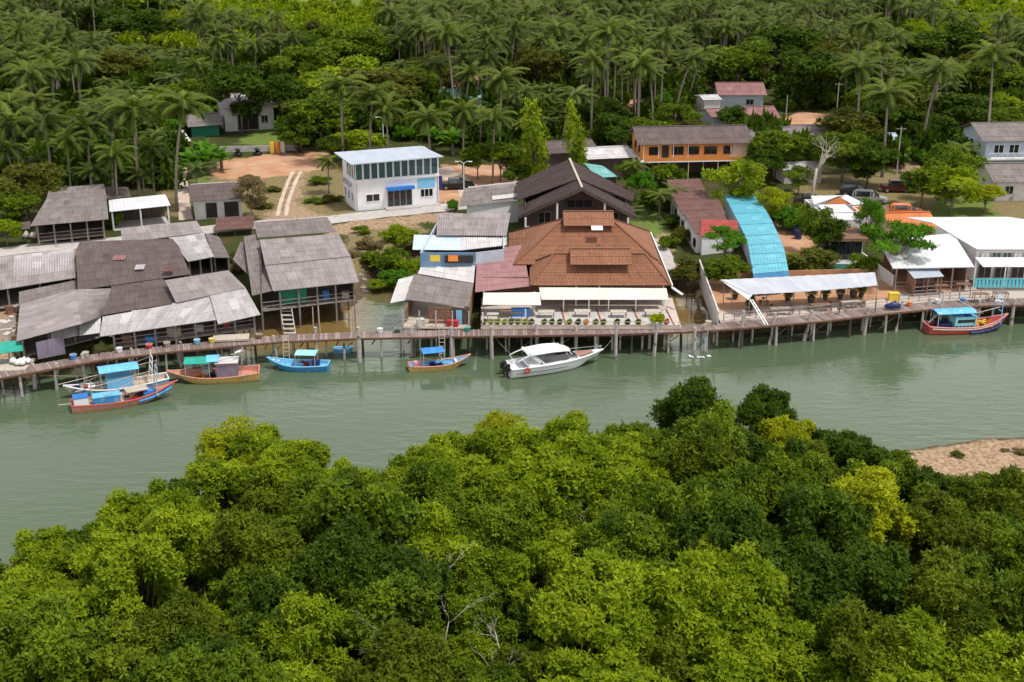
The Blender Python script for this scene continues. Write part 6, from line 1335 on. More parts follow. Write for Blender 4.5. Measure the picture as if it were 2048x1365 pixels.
for s in (-1, 1):
    MB().bar((-.32 * L_, s * 1.0, 2.3), (-.17 * L_, s * 1.22, 1.1), .09, .35).build('roof_strut', MT['boat_white'], r); MB().bar((.08 * L_, s * .95, 1.35), (.06 * L_, s * 1.0, 2.3), .07).build('roof_strut', MT['boat_white'], r)
    m = MB(); m.tube([(-.4 * L_, s * 1.15, 1.0), (-.44 * L_, s * 1.1, 1.7), (-.38 * L_, s * 1.05, 1.95), (-.3 * L_, s * 1.0, 2.2)], .06, 6); m.build('roll_bar', MT['boat_white'], r)
    e = MB(); lofted(e, [(-.56 * L_, .15, .65, .12, 1.2), (-.53 * L_, .22, .6, .2, 1.4), (-.50 * L_, .2, .7, .16, 1.35)]); ob = e.build('outboard', MT['black'], r)
    for v_ in ob.data.vertices: v_.co.y += s * .5
    MB().tube([(-.525 * L_, s * .5, .7), (-.525 * L_, s * .5, -.4)], [.12, .07], 6).build('outboard_leg', MT['black'], ob)
m = MB(); c = Vector((-.36 * L_, -1.47, .8)); m.tube([c + Vector((.27 * math.cos(t), -.03, .27 * math.sin(t))) for t in np.linspace(0, 2 * math.pi, 17)], .07, 6, False); m.build('life_ring', MT['red_cloth'], r)
m = MB()
for s in (-1, 1): m.tube([(X(t, 1), s * max(.05, wd(t) - .08), sh(t) + .45) for t in np.linspace(.66, .985, 9)], .025, 5)
for t in (.68, .78, .88, .97):
    for s in (-1, 1): m.tube([(X(t, 1), s * max(.05, wd(t) - .08), sh(t)), (X(t, 1), s * max(.05, wd(t) - .08), sh(t) + .45)], .02, 4)
m.build('bow_rail', MT['steel'], r)
for i, x in enumerate((-.25, -.12)): box(r, 'seat', (x * L_, 0, .85), (.6, 1.8, .5), 'trim_grey')
launch(r)
# right-hand fishing boat
r, L_ = boat_root('fishing_boat', 'red and blue fishing boat with sky-blue cabin and orange nets, at the right end', 'boat', (1853, 650), (2016, 628), .9, 1.7)
wd, sh, X = hull(r, L_, 2.6, .95, .75, 1.7, .7, 'red_paint', 'pink_paint', 'red_paint', .45, 'red_paint', 2.3)
MB().tube([(X(t, .5), -wd(t) * .95, -.3 + (sh(t) + .3) * .45) for t in np.linspace(.5, .97, 10)], .2, 6).build('blue_strake', MT['navy'], r); MB().tube([(X(t, .8), -wd(t) * .99, sh(t) * .78) for t in np.linspace(.03, .9, 14)], .09, 6).build('pale_strake', MT['pot'], r)
box(r, 'cabin', (-L_ * .06, 0, 1.15), (2.4, 1.7, 1.3), 'tarp_aqua', 'tarp_sky'); MB().box((-L_ * .06, -.87, 1.4), (1.9, .04, .35)).build('cabin_window', MT['glass_dark'], r); MB().box((-L_ * .02, -.4, 1.86), (.8, .5, .04), .2).build('roof_hatch', MT['navy'], r)
canopy(r, -L_ * .42, L_ * .06, 2.0, 2.35, 'tarp_sky', .5, cur=.15); box(r, 'engine_box', (-L_ * .3, 0, .8), (1.4, 1.2, .7), 'navy')
heap(r, 'orange_nets', L_ * .1, L_ * .32, 1.4, .5, 'orange_cloth', 16, .35); heap(r, 'yellow_nets', L_ * .16, L_ * .28, 1.0, .75, 'yellow_cloth', 6, .25); aframe(r, L_ * .36, 2.0, .9, 4.0, 'blue_light', lean=.2); floats(r, L_ * .37, 0, 3.2, 7); floats(r, L_ * .36, .3, 2.4, 4, 'navy')
boom(r, (L_ * .36, -.5, 2.7), (L_ * .0, -.7, 2.1), 'wood_pale', .05); boom(r, (-L_ * .3, .6, 4.3), (L_ * .2, .2, 1.8), 'wood_pale', .05); boom(r, (-L_ * .5, -.3, 1.2), (-L_ * .36, -.4, 2.5), 'trim_white', .03); MB().tube([(-L_ * .3, .6, .5), (-L_ * .3, .6, 4.4)], .06, 6).build('mast', MT['wood_pale'], r)
m = MB()
for i in range(5): m.box((-L_ * .17 + i * .42, -.895, .85), (.28, .03, .14))
m.build('painted_lettering', MT['navy'], r); launch(r)
r, L_ = boat_root('fishing_boat', 'red-decked fishing boat with white canvas, moored behind the sky-blue cabin boat', 'boat', (1862, 618), (1968, 608), .9, 1.3)
hull(r, L_, 2.2, .8, .7, 1.3, .7, 'bluegrey_wall', 'red_paint', 'red_paint', .4, 'navy'); heap(r, 'red_nets', -L_ * .3, L_ * .1, 1.3, .5, 'red_cloth', 10); heap(r, 'orange_nets', -L_ * .42, -L_ * .3, .9, .5, 'orange_cloth', 5, .35); canopy(r, L_ * .05, L_ * .4, 1.9, 1.9, 'rf_pale', .4); box(r, 'wheelhouse', (L_ * .2, 0, 1.0), (1.6, 1.3, 1.1), 'bluegrey_wall'); MB().tube([(0, 0, .4), (0, 0, 3.4)], .05, 5).build('mast', MT['wood_pale'], r); launch(r)
r, L_ = boat_root('rowing_boat', 'little sky-blue boat tucked beneath the boardwalk right of the aqua canopy', 'boat', (668, 698), (708, 695), .4, .5, None); hull(r, L_, .9, .45, .4, .55, .6, 'tarp_sky', 'blue_light', 'blue_light', .2); box(r, 'thwart', (0, 0, .35), (.2, .7, .05), 'wood_pale'); launch(r)
r, L_ = boat_root('rowing_boat', 'small white wooden rowing boat beached in the creek below the bushes', 'boat', (784, 548), (831, 536), .6, .8, None); hull(r, L_, 1.2, .5, .45, .7, .6, 'white_old', 'trim_white', 'wood_dark', .15)
for x in (-.8, 0, .8): box(r, 'thwart', (x, 0, .38), (.2, 1.0, .05), 'trim_white')
launch(r)
# mooring lines
for (a, za), (b_, zb), s in [(((984, 668), 2.0), ((1022, 708), 1.0), 'mooring rope from a boardwalk post to the stern of the white speedboat'), (((1232, 668), 2.0), ((1203, 702), 1.3), 'mooring rope from a boardwalk post to the bow of the white speedboat'), (((80, 752), 1.6), ((300, 748), 1.6), 'long mooring rope stretched across the inner far left fishing boat')]:
    p, q = P(*a, za), P(*b_, zb); mid = p.lerp(q, .5) - Vector((0, 0, .15)); tag(MB().tube([p, mid, q], .025, 4).build('mooring_rope', MT['rope']), s, 'rope')
# white plastic fenders and scraps floating
for i, (u, v) in enumerate([(1385, 714), (1402, 716), (1420, 713)]):
    p = P(u, v, 0); m = MB(); 
    for j in range(3): c = p + Vector((random.uniform(-.3, .3), random.uniform(-.2, .2), 0)); m.tube([c - Vector((0, 0, .05)), c + Vector((0, 0, .06)), c + Vector((.05, 0, .12))], [.16, .2, .05], 7)
    tag(m.build('floating_sack', MT['trim_white'], None, True), f'{ORD[i]} white foam scrap floating in front of the boardwalk right of the restaurant', 'foam scrap', 'white foam scraps on the water')

# ---------------------------------------------------------------- cars
def car(label, u, v, ang, paint, L_=4.6, W_=1.85, Hh=1.6, kind='suv', name='parked_car', cat='car'):
    r = thing(name, label, cat, (0, 0, 0), 'cars parked around the village'); BASE[r.name] = Vector((0, 0, 0)); h = L_ / 2; w = W_ / 2
    m = MB(); lofted(m, [(-h, w * .86, .5, w * .84, .85), (-h + .12, w * .95, .32, w * .94, .98), (-h + .9, w, .28, w * .97, 1.0), (h - 1.3, w, .28, w * .97, .98), (h - .35, w * .95, .3, w * .9, .88), (h, w * .8, .45, w * .76, .72)]); m.build('body', MT[paint], r)
    if kind == 'pickup': cab = [(-.25 * L_, w * .9, .98, w * .74, Hh - .02), (.0, w * .92, .98, w * .76, Hh), (.10 * L_, w * .9, .98, w * .72, Hh - .05), (.24 * L_, w * .88, .96, w * .84, 1.0)]
    else: cab = [(-h + .12, w * .9, .98, w * .74, Hh - .3), (-h + .5, w * .92, .98, w * .76, Hh - .03), (.02 * L_, w * .92, .98, w * .77, Hh), (.10 * L_, w * .9, .98, w * .72, Hh - .06), (.27 * L_, w * .88, .94, w * .84, .98)]
    m = MB(); lofted(m, cab); cb = m.build('cabin', MT['glass_dark'], r)
    m = MB(); n_ = len(cab); m.add([(x, s * wt * 1.0, z1 + .012) for x, wb, z0, wt, z1 in cab[:-1] for s in (-1, 1)], [(2 * i, 2 * i + 1, 2 * i + 3, 2 * i + 2) for i in range(n_ - 2)])
    for s in (-1, 1):
        for x, wb, z0, wt, z1 in cab[:-1]: m.bar((x, s * (wb + .012), z0), (x, s * (wt + .012), z1), .09, .03)
    m.build('roof', MT[paint], r)
    if kind == 'pickup': MB().box((-h + .75, 0, 1.005), (1.25, W_ * .8, .02)).build('load_bed', MT['black'], r)
    for x in (-h + .85, h - .9):
        for s in (-1, 1):
            wl = MB().disc((x, s * w - (.02 if s > 0 else -.02) - (.1 if s > 0 else .12), .34), .34, .22, 16, 'y').build('wheel', MT['tyre'], r); MB().disc((x, s * w + (.08 if s > 0 else -.12), .34), .2, .04, 10, 'y').build('rim', MT['steel'], wl)
    for s in (-1, 1): MB().box((h - .06, s * w * .62, .68), (.1, .32, .14)).build('headlight', MT['lamp_clear'], r); MB().box((-h + .04, s * w * .68, .85), (.08, .2, .2)).build('tail_light', MT['lamp_red'], r)
    p = P(u, v, 2.0); r.location = (p.x, p.y, 2.03); r.rotation_euler = (0, 0, ang); return r
car('silver estate car parked on the grass in front of the dark one', 1738, 406, -.25, 'car_silver', 4.9, Hh=1.75)
car('dark blue car parked on the grass just behind the silver one', 1712, 392, -.25, 'car_dark', 4.8, Hh=1.75)
car('dark blue-grey pickup between the dead tree and the white roof slopes', 1622, 412, -.15, 'car_dark', 5.0, kind='pickup')
car('dark maroon pickup under the trees at the far side of the lawn', 1796, 384, -.1, 'car_maroon', 5.2, kind='pickup', Hh=1.75)
car('bright orange car by the far corner of the white-roofed hall', 1812, 432, -.12, 'car_orange', 4.6)
car('black pickup on the sandy lane right of the glass-topped building', 915, 378, .08, 'car_black', 5.2, kind='pickup')
car('blue-grey car between the orange house and the leafy garden', 1330, 370, .3, 'bluegrey_wall', 4.0)
for i, (u, v) in enumerate([(240, 434), (256, 433), (272, 431), (292, 429), (312, 428)]):
    r = thing('motorcycle', f'{ORD[i]} dark motorcycle from the left under the white carport roof', 'motorcycle', (0, 0, 0), 'motorcycles under the carport'); BASE[r.name] = Vector((0, 0, 0))
    for x in (-.6, .6): MB().tube([(x + .28 * math.cos(t), 0, .3 + .28 * math.sin(t)) for t in np.linspace(0, 2 * math.pi, 15)], .05, 6, False).build('wheel', MT['tyre'], r)
    m = MB(); m.bar((-.6, 0, .35), (.1, 0, .5), .16, .25); m.bar((.1, 0, .5), (.45, 0, .85), .12, .2); m.build('frame', MT[['car_dark', 'black', 'red_cloth', 'car_dark', 'black'][i]], r); MB().box((-.25, 0, .75), (.75, .25, .12)).build('saddle', MT['black'], r); m = MB(); m.bar((.42, -.32, 1.0), (.42, .32, 1.0), .05); m.bar((.6, 0, .35), (.42, 0, 1.0), .07); m.build('handlebar', MT['steel'], r)
    p = P(u, v, 2.1); r.location = (p.x, p.y, 2.1); r.rotation_euler = (0, 0, 1.3 + random.uniform(-.2, .2))

# ---------------------------------------------------------------- poles and lamps
def pole(u, v, z0, h, label, arms=0, lamp=False, r_=.11, name='utility_pole', cat='utility pole', m_='post_conc'):
    p = P(u, v, z0); t = thing(name, label, cat, (p.x, p.y, z0)); MB().tube([(p.x, p.y, z0 - .3), (p.x, p.y, z0 + h)], [r_, r_ * .7], 7).build('pole', MT[m_], t)
    for i in range(arms): MB().bar((p.x - .8, p.y, z0 + h - .3 - .6 * i), (p.x + .8, p.y, z0 + h - .3 - .6 * i), .1).build('cross_arm', MT['wood_grey'], t)
    if lamp:
        for s in (-1, 1): a = MB(); a.tube([(p.x, p.y, z0 + h - .1), (p.x + s * .5, p.y, z0 + h + .25), (p.x + s * .9, p.y, z0 + h + .2)], .04, 5); l_ = a.build('lamp_arm', MT['trim_white'], t); MB().box((p.x + s * 1.0, p.y, z0 + h + .2), (.5, .22, .1)).build('lamp_head', MT['trim_white'], l_)
    return t
pole(1793, 350, 2, 7.5, 'leaning concrete utility pole beside the sandy lane in the right-hand trees', 1); pole(1673, 228, 2, 6, 'white utility pole at the forest edge right of the red-brown roofs', 1); pole(1628, 200, 2, 5, 'pole with cross arms in front of the palms at the forest edge', 2); pole(1572, 232, 2, 4, 'short pole standing on the brown yard beside the red-brown roofs')
pole(928, 388, 2, 4.6, 'slim twin-headed street lamp beside the black pickup', 0, True, .08, 'street_lamp', 'street lamp', 'trim_white'); pole(768, 316, 2, 6.5, 'twin-headed street lamp rising behind the blue-grey flat roof', 0, True, .08, 'street_lamp', 'street lamp', 'trim_white')
pole(727, 408, 2, 4.8, 'thin wire pole at the left corner of the glass-topped building', 0, False, .06); pole(1868, 238, 2, 6.5, 'tall pole with white antenna boxes among the palms at the right', 3, False, .1)
m = None
for u0, v0, u1, v1, n, s in [(440, 305, 590, 302, 9, 'low grey block wall at the back of the dirt lot')]:
    a, b_ = P(u0, v0), P(u1, v1); tag(MB().wall(a, b_, 2, 3.0, 3.0, .2).build('block_wall', MT['concrete']), s, 'wall')
for i, (u, v, m_) in enumerate([(545, 306, 'yellow_cloth'), (556, 306, 'orange_cloth'), (566, 305, 'trim_white')]):
    p = P(u, v, 2); g = MB(); g.box((p.x, p.y, 2.9), (.7, .5, 1.8)); tag(g.build('barrier_block', MT[m_]), f'{["yellow", "orange", "white"][i]} upright block by the wall at the back of the dirt lot', 'block')
for i, (u, v) in enumerate([(476, 312), (515, 311)]):
    p = P(u, v, 2); tag(MB().tube([(p.x, p.y, 2), (p.x, p.y, 2.4), (p.x, p.y, 3.0), (p.x + .1, p.y, 3.2)], [.7, .8, .6, .2], 8).build('scrap_heap', MT['black'], None, True), f'dark scrap heap at the {["left", "right"][i]} back corner of the dirt lot', 'heap')
# ---------------------------------------------------------------- palms and broadleaf trees behind the village
EXTRA = [(60, 330, 5), (110, 350, 5), (180, 345, 5.5), (285, 350, 5), (300, 300, 8), (170, 260, 10), (90, 250, 11), (210, 225, 12), (390, 340, 3.5), (20, 300, 8)]
palms = [make_palm('coconut_palm', 'x', 11 + 1.3 * i, lean=[.04, .10, .02, .13, .06, .17][i], m='palm') for i in range(6)]
def blocked(u, v, boxes): return any(a < u < c and b_ < v < d for a, b_, c, d in boxes)
BASEBOX = [(0, 410, 2048, 800), (370, 288, 680, 450), (660, 285, 900, 440), (1220, 255, 1500, 380), (1400, 178, 1570, 282), (1930, 262, 2100, 420), (1585, 335, 1870, 450), (432, 190, 560, 290), (375, 235, 445, 282), (0, 360, 345, 480), (865, 300, 1010, 420), (1030, 318, 1290, 440), (1560, 222, 1700, 262), (1560, 290, 1680, 320), (325, 280, 375, 330)]
# images of houses that must stay in view: (u0, v0, u1, v1, base v) - a crown in front of the house is not allowed to cover it
KEEP = [(436, 205, 556, 268, 270), (378, 238, 440, 270, 275), (668, 292, 888, 420, 425), (1238, 268, 1492, 352, 360), (1405, 184, 1528, 222, 226), (1490, 226, 1560, 250, 264), (1940, 266, 2100, 400, 410), (880, 198, 962, 212, 226), (455, 312, 640, 340, 350), (60, 368, 345, 450, 480), (870, 335, 945, 385, 400), (1035, 330, 1270, 440, 450), (1610, 345, 1860, 420, 430), (1165, 314, 1250, 338, 360), (1575, 232, 1700, 255, 262), (1575, 258, 1665, 280, 315)]
def covers(x, y_, h, cr):
    bu, bv = px(x, y_, 2); u, v = px(x, y_, h); s = F / (y_ * cp) * cr
    for a, b_, c, d, base in KEEP:
        if bu < 345 and bv > 280 and c - a == 76: continue
        if bv > base - 2 and u + s > a and u - s < c and v + s * .7 > b_ and v - s * .5 < d: return True
    return False
placed = []
def free(x, y_, r): return all((x - a) ** 2 + (y_ - b_) ** 2 > ((r + c) * .5) ** 2 for a, b_, c in placed)
# broadleaf trees, explicit ones first: (u, v of crown top, top height, crown radius, leaf, label)
rt = {'round': [make_tree('broadleaf_tree', 'x', 'tree', 4.0, 3.4, 6.0, 15, 7.5, 6, .5, .24, 'mid', rl=(.24, .40)) for i in range(4)],
      'bush': [make_tree('bush', 'x', 'bush', 2.0, 1.5, 1.3, 12, 16, 5, .30, .14, 'mid', r0=.07, rl=(.25, .45)) for i in range(3)],
      'flat': [make_tree('spreading_tree', 'x', 'tree', 4.0, 1.3, 5.4, 20, 6.5, 4, .42, .18, 'fresh', flat=.5, r0=.14, rl=(.16, .28), seedup=.2) for i in range(2)],
      'column': [make_tree('column_tree', 'x', 'tree', 1.9, 5.2, 6.0, 22, 10, 5, .42, .16, 'bright', flat=1, r0=.14, rl=(.28, .45), seedup=0)],
      'airy': [make_tree('airy_tree', 'x', 'tree', 3.2, 2.6, 4.4, 26, 12, 5, .3, .13, 'bright', r0=.12, rl=(.18, .32))],
      'banana': []}
def banana(label):
    r = thing('banana_plant', label, 'banana plant'); V = []; Q_ = []; T = []; n = 0
    for j in range(3):
        ox, oy = random.uniform(-.8, .8), random.uniform(-.8, .8)
        for i in range(8):
            az = i * 2.4 + j; e0 = 1.35 - .11 * i; p = np.array([ox, oy, 1.4 + .2 * j]); side = np.array([-math.sin(az), math.cos(az), 0]); L_ = 2.1
            for s in range(6):
                e = e0 - 1.5 * (s / 6) ** 1.5; d = np.array([math.cos(az) * math.cos(e), math.sin(az) * math.cos(e), math.sin(e)]); w0 = .32 * math.sin(math.pi * min(1, s / 6 + .08)); w1 = .32 * math.sin(math.pi * min(1, (s + 1) / 6 + .02)) + .02; q = p + d * L_ / 6
                V += [p - side * w0, p + side * w0, q + side * w1, q - side * w1]; Q_.append([n, n + 1, n + 2, n + 3]); n += 4; T += [.3 + .1 * (i % 5)] * 4; p = q
    npmesh('crown', np.array(V), np.array(Q_), LM['fresh'], r, np.array(T)); MB().tube([(0, 0, -.2), (0, 0, 1.6)], [.2, .14], 7).build('stem', MT['bark'], r); r['R'] = 2; r['top'] = 3; return r
rt['banana'] = [banana('x')]
KN = {'round': 'broadleaf tree', 'bush': 'bush', 'flat': 'spreading tree', 'column': 'narrow tree', 'airy': 'airy tree', 'banana': 'banana plant'}
def plant(kind, u, v, top, rad, lm, label, group=None, base=None):
    if base is None: p = P(u, v, top + 2.0)
    else: p = P(u, base, 2.0)
    pr = random.choice(rt[kind]); sxy = rad / pr['R']; g = max(0.3, gz(p.x, p.y)); sz = (top) / pr['top']
    dup(pr, (p.x, p.y, g - .1), random.uniform(0, 6.28), sxy, label, group, LM[lm], sz); placed.append((p.x, p.y, rad)); return p
E1 = [
 ('column', 1072, 205, 13.5, 2.3, 'bright', 'tall bright yellow-green narrow tree behind the dark gable roof'), ('column', 1150, 208, 12.5, 1.8, 'bright', 'narrow olive-green tree right behind the dark gable apex'),
 ('airy', 1480, 318, 8.0, 4.6, 'bright', 'airy light green tree overhanging the top of the cyan roof'), ('airy', 1552, 374, 5.5, 2.6, 'yellow', 'small yellow-green tree right of the cyan roof'),
 ('flat', 1452, 458, 5.2, 3.6, 'fresh', 'vivid green layered tree beside the lower left edge of the cyan roof'), ('round', 1455, 515, 4.0, 2.6, 'mid', 'bushy green tree below the vivid layered one, by the terrace'), ('round', 1378, 492, 3.8, 2.2, 'olive', 'olive-brown shrubby tree between the restaurant and the terrace'),
 ('round', 1285, 345, 4.5, 2.0, 'fresh', 'green garden tree at the right eave of the dark gable house'), ('round', 1300, 378, 3.6, 1.7, 'mid', 'dense garden bush right of the dark gable house, by a black post'), ('airy', 1255, 318, 4.8, 1.8, 'mid', 'light garden tree between the gable house and the orange house'),
 ('airy', 1640, 415, 6.0, 2.8, 'mid', 'large leafy tree in front of the white and orange roofs'), ('round', 1665, 440, 5.0, 2.4, 'dark', 'dark leafy tree above the dark glass pavilion'), ('round', 1620, 495, 2.8, 3.2, 'olive', 'wide olive-yellow bush just behind the canvas roof'),
 ('airy', 1745, 395, 7.5, 2.2, 'fresh', 'bright green slim tree rising left of the big white roofs'), ('flat', 1795, 448, 7.6, 4.6, 'fresh', 'thin-leaved tree spreading its branches over the white-roofed hall'), ('round', 1730, 500, 3.2, 1.8, 'mid', 'low green tree between the pavilion and the white-roofed hall'),
 ('airy', 1905, 290, 8.5, 4.8, 'mid', 'big round green tree left of the two-storey house at the right'), ('airy', 1910, 330, 7.0, 5.2, 'bright', 'wide light green tree below the big round one at the right'), ('round', 1975, 370, 4.0, 3.0, 'yellow', 'yellow-flowering shrub above the large white roofs'), ('round', 1850, 340, 5.5, 3.2, 'dark', 'dark green tree left of the wide light green one at the right'),
 ('round', 1555, 262, 7.5, 4.4, 'mid', 'bushy mid green tree right of the orange house'), ('round', 1530, 300, 5.5, 3.0, 'dark', 'dark bush directly at the right end of the orange house'), ('round', 1700, 222, 7.0, 5.5, 'olive', 'broad dark olive tree beside the sandy yard at the forest edge'), ('airy', 1690, 262, 8.0, 5.5, 'mid', 'large green tree right of the bare dead tree'), ('round', 1740, 290, 6.5, 4.4, 'dark', 'dark tree between the dead tree and the sandy lane'), ('airy', 1600, 330, 4.5, 2.6, 'mid', 'bushy tree left of the dead tree trunk'),
 ('round', 1470, 214, 5.8, 3.2, 'dark', 'round dark tree standing in front of the red-brown roofs'), ('airy', 1350, 205, 6.5, 5.0, 'mid', 'wide green tree left of the red-brown roofs'), ('round', 1240, 230, 7, 4.6, 'dark', 'dark green tree behind the left end of the orange house'), ('round', 1290, 240, 6, 4.6, 'mid', 'green bushy tree behind the middle of the orange house'), ('round', 1390, 240, 4.5, 3.2, 'olive', 'olive shrubby tree behind the right end of the orange roof'),
 ('round', 1000, 285, 6.0, 3.6, 'mid', 'green tree left of the tall yellow-green narrow one'), ('round', 1035, 330, 4.4, 2.4, 'dark', 'dark bushy tree touching the left eave of the dark gable roof'), ('round', 955, 290, 5.4, 2.8, 'mid', 'bushy tree behind the sandy lane right of the glass-topped building'), ('round', 905, 400, 1.6, 1.0, 'fresh', 'small clipped green bush at the roadside by the black pickup'),
 ('round', 690, 120, 11, 8.0, 'bright', 'huge light green tree dome in the forest behind the glass-topped building'), ('round', 760, 140, 10, 8.5, 'olive', 'huge olive-brown tree dome right of the light green one'), ('round', 640, 190, 9, 6.5, 'mid', 'large green tree left of the two palms behind the glass-topped building'), ('round', 720, 262, 4.5, 4.2, 'bright', 'low rounded yellow-green thicket just behind the glass-topped building'), ('round', 670, 275, 4.0, 3.4, 'mid', 'low green thicket behind the left corner of the flat blue-grey roof'),
 ('round', 600, 232, 6, 3.6, 'dark', 'dark round tree right of the white house behind the dirt lot'), ('round', 590, 262, 4.0, 2.4, 'mid', 'green bush beside the wall behind the dirt lot'), ('round', 475, 132, 12, 6.0, 'dark', 'tall dark tree rising over the white house behind the dirt lot'), ('round', 560, 148, 10, 5.0, 'dark', 'dark leafy tree right above the white house roof'),
 ('round', 45, 330, 8, 4.6, 'olive', 'yellowish olive tree at the left edge above the brown-roofed house'), ('round', 20, 385, 5.5, 3.2, 'mid', 'green tree at the left edge beside the brown-roofed house'), ('round', 8, 440, 3.5, 2.2, 'bright', 'light green bush at the left edge by the path'), ('round', 225, 418, 2.6, 1.3, 'mid', 'small green bush between the brown-roofed house and the carport'),
 ('round', 800, 440, 3.0, 2.3, 'bright', 'yellow-green shrub on the creek bank below the road'), ('round', 770, 470, 3.2, 2.6, 'mid', 'rounded green shrub on the creek bank, left of the patchwork-roofed house'), ('round', 812, 482, 2.8, 2.2, 'bright', 'light green shrub directly left of the blue upper wall'), ('round', 790, 512, 2.0, 2.0, 'fresh', 'green shrub overhanging the small white rowing boat'), ('round', 640, 352, 1.3, 1.6, 'mid', 'low green scrub left of the glass-topped building, by the low palm'), ('round', 665, 388, 1.2, 1.5, 'olive', 'olive scrub against the left wall of the glass-topped building'), ('round', 630, 395, .9, 1.4, 'mid', 'low weedy clump on the dry lot right of the twin track'), ('round', 545, 372, .9, 1.3, 'olive', 'low weedy clump on the dry lot left of the twin track'), ('round', 520, 395, 1.5, 1.6, 'olive', 'olive shrub beside the small white house on the dry lot'), ('round', 500, 350, 1.0, 1.5, 'dry', 'brown weedy clump at the front edge of the dirt lot'), ('airy', 500, 352, 6.0, 2.7, 'dry', 'feathery half-bare brown tree beside the small white house on the dry lot'), ('round', 745, 500, 1.1, 1.4, 'olive', 'olive scrub low on the creek bank, middle clump'), ('round', 722, 455, 1.0, 1.3, 'mid', 'green weeds at the roadside end of the creek bank'), ('round', 760, 530, 1.2, 1.5, 'bright', 'light green weeds at the creek edge beneath the shrubs'), ('round', 705, 500, .9, 1.2, 'dry', 'straw-brown weeds beside the right eave of the big stilt shed'), ('round', 835, 462, 1.4, 1.5, 'olive', 'olive shrub at the upper left corner of the patchwork-roofed house'), ('round', 735, 478, 1.4, 1.6, 'dry', 'dry brown shrub on the creek bank near the big stilt shed'), ('round', 480, 500, 1.6, 1.5, 'olive', 'olive weeds in the gap between the two waterfront shed clusters'), ('round', 478, 525, 1.2, 1.2, 'dry', 'dry brown weeds between the two waterfront shed clusters'),
 ('round', 1560, 55, 12, 9.0, 'dark', 'huge dark tree mass in the forest above the red-brown roofs'), ('round', 1480, 85, 11, 7.0, 'mid', 'tall green forest tree left of the huge dark mass'), ('round', 1620, 105, 11, 7.0, 'dark', 'dark forest tree right of the huge dark mass'), ('round', 1900, 50, 11, 8.0, 'dark', 'dark forest tree near the top right corner'), ('round', 2000, 120, 10, 7.5, 'mid', 'green forest tree at the right edge among palms'), ('round', 1940, 190, 8, 5.5, 'dark', 'dark bushy tree below the palms at the right edge'), ('round', 2020, 215, 7, 5.0, 'mid', 'green bushy tree at the right edge above the two-storey house'), ('round', 1850, 225, 6, 4.5, 'dark', 'dark tree beside the pole with white antenna boxes'),
 ('round', 700, 60, 11, 8, 'mid', 'green forest tree dome in the upper middle-left'), ('round', 1070, 100, 11, 6.5, 'olive', 'feathery olive-brown tree among the palms in the upper middle'), ('round', 600, 95, 10, 7, 'mid', 'bright forest tree in the upper left centre'), ('round', 240, 105, 9, 5.5, 'olive', 'brownish tree clump between palms in the upper left'), ('round', 360, 160, 8, 5.0, 'mid', 'green tree between palms above the small shacks'), ('round', 290, 18, 12, 9, 'dark', 'dark domed tree at the far top left'), ('round', 200, 12, 11, 7, 'dark', 'smaller dark domed tree at the far top left'),
 ('round', 1465, 362, 2.0, 1.2, 'mid', 'low bush at the far end of the stepped brown row'), ('round', 1580, 505, 1.8, 1.8, 'yellow', 'yellowish shrub right of the cyan roof near its lower end'), ('round', 1340, 470, 1.8, 1.3, 'mid', 'garden shrub along the path right of the tiled roof'), ('round', 1345, 425, 2.0, 1.4, 'dark', 'shrub against the white wall of the stepped brown row'), ('round', 1360, 455, 2.2, 1.3, 'olive', 'pale spiky shrub beside the wall of the stepped brown row')]
for kind, u, v, top, rad, lm, label in E1:
    if kind in ('round', 'column', 'airy') and v < 330:
        _p = P(u, v, top + 2); _b = px(_p.x, _p.y, 2)[1]; _s = F / (_p.y * cp) * rad * .7; KEEP.append((u - _s, v, u + _s, v + _s * 1.2, _b))
    plant('bush' if (kind == 'round' and top < 3.4) else kind, u, v, top, rad, lm, label)
for i, (u, v) in enumerate([(395, 285), (415, 300), (440, 292), (380, 305), (905, 262), (860, 255), (1010, 262)]): plant('banana', u, v, 4.0, 3.0, 'fresh', f'broad-leaved banana clump, {ORD[i]} from the left behind the village', 'banana clumps behind the village')
# explicit palms: pixel of the crown heart, total height
EP = [(262, 222, 14, 'slender palm left of a pair above the brown-roofed house'), (335, 212, 15, 'tall palm whose crown hangs over the sandy path by the shacks'), (225, 312, 9, 'shorter palm just above the white carport roof'), (130, 285, 9, 'palm in deep shade above the brown-roofed house'), (655, 325, 5, 'low palm beside the left wall of the glass-topped building'), (680, 172, 13, 'left palm of two standing behind the glass-topped building'), (735, 190, 12, 'middle palm of those behind the glass-topped building'), (775, 225, 10, 'right palm of those behind the glass-topped building'),
      (860, 240, 10, 'palm behind the sandy lane, left of the lower palm row'), (925, 225, 10, 'middle palm of the lower row behind the sandy lane'), (985, 240, 10, 'right palm of the lower row behind the sandy lane'), (1000, 160, 13, 'large drooping palm above the tall yellow-green tree'), (905, 70, 16, 'tall bare-trunked palm in the upper middle'), (1185, 125, 14, 'tall palm with pale trunk behind the dark gable house'), (1280, 130, 14, 'palm with long pale trunk above the orange house'), (1218, 60, 18, 'very tall palm rising over the orange house'), (1780, 190, 13, 'sunlit palm beside the sandy yard at the right'), (1860, 140, 15, 'full-crowned palm above the pole with antenna boxes'), (1995, 120, 17, 'tall lone palm with a long pale trunk near the right edge'), (1725, 140, 14, 'palm left of the sunlit one at the right'), (1265, 335, 4.5, 'small garden palm between the gable house and the orange house'), (1320, 395, 3.5, 'tiny garden palm beside the lawn'), (1350, 385, 3.2, 'tiny palm against the white wall of the stepped brown row'), (30, 250, 11, 'palm at the left edge above the olive tree'), (60, 150, 13, 'palm at the upper left edge')]
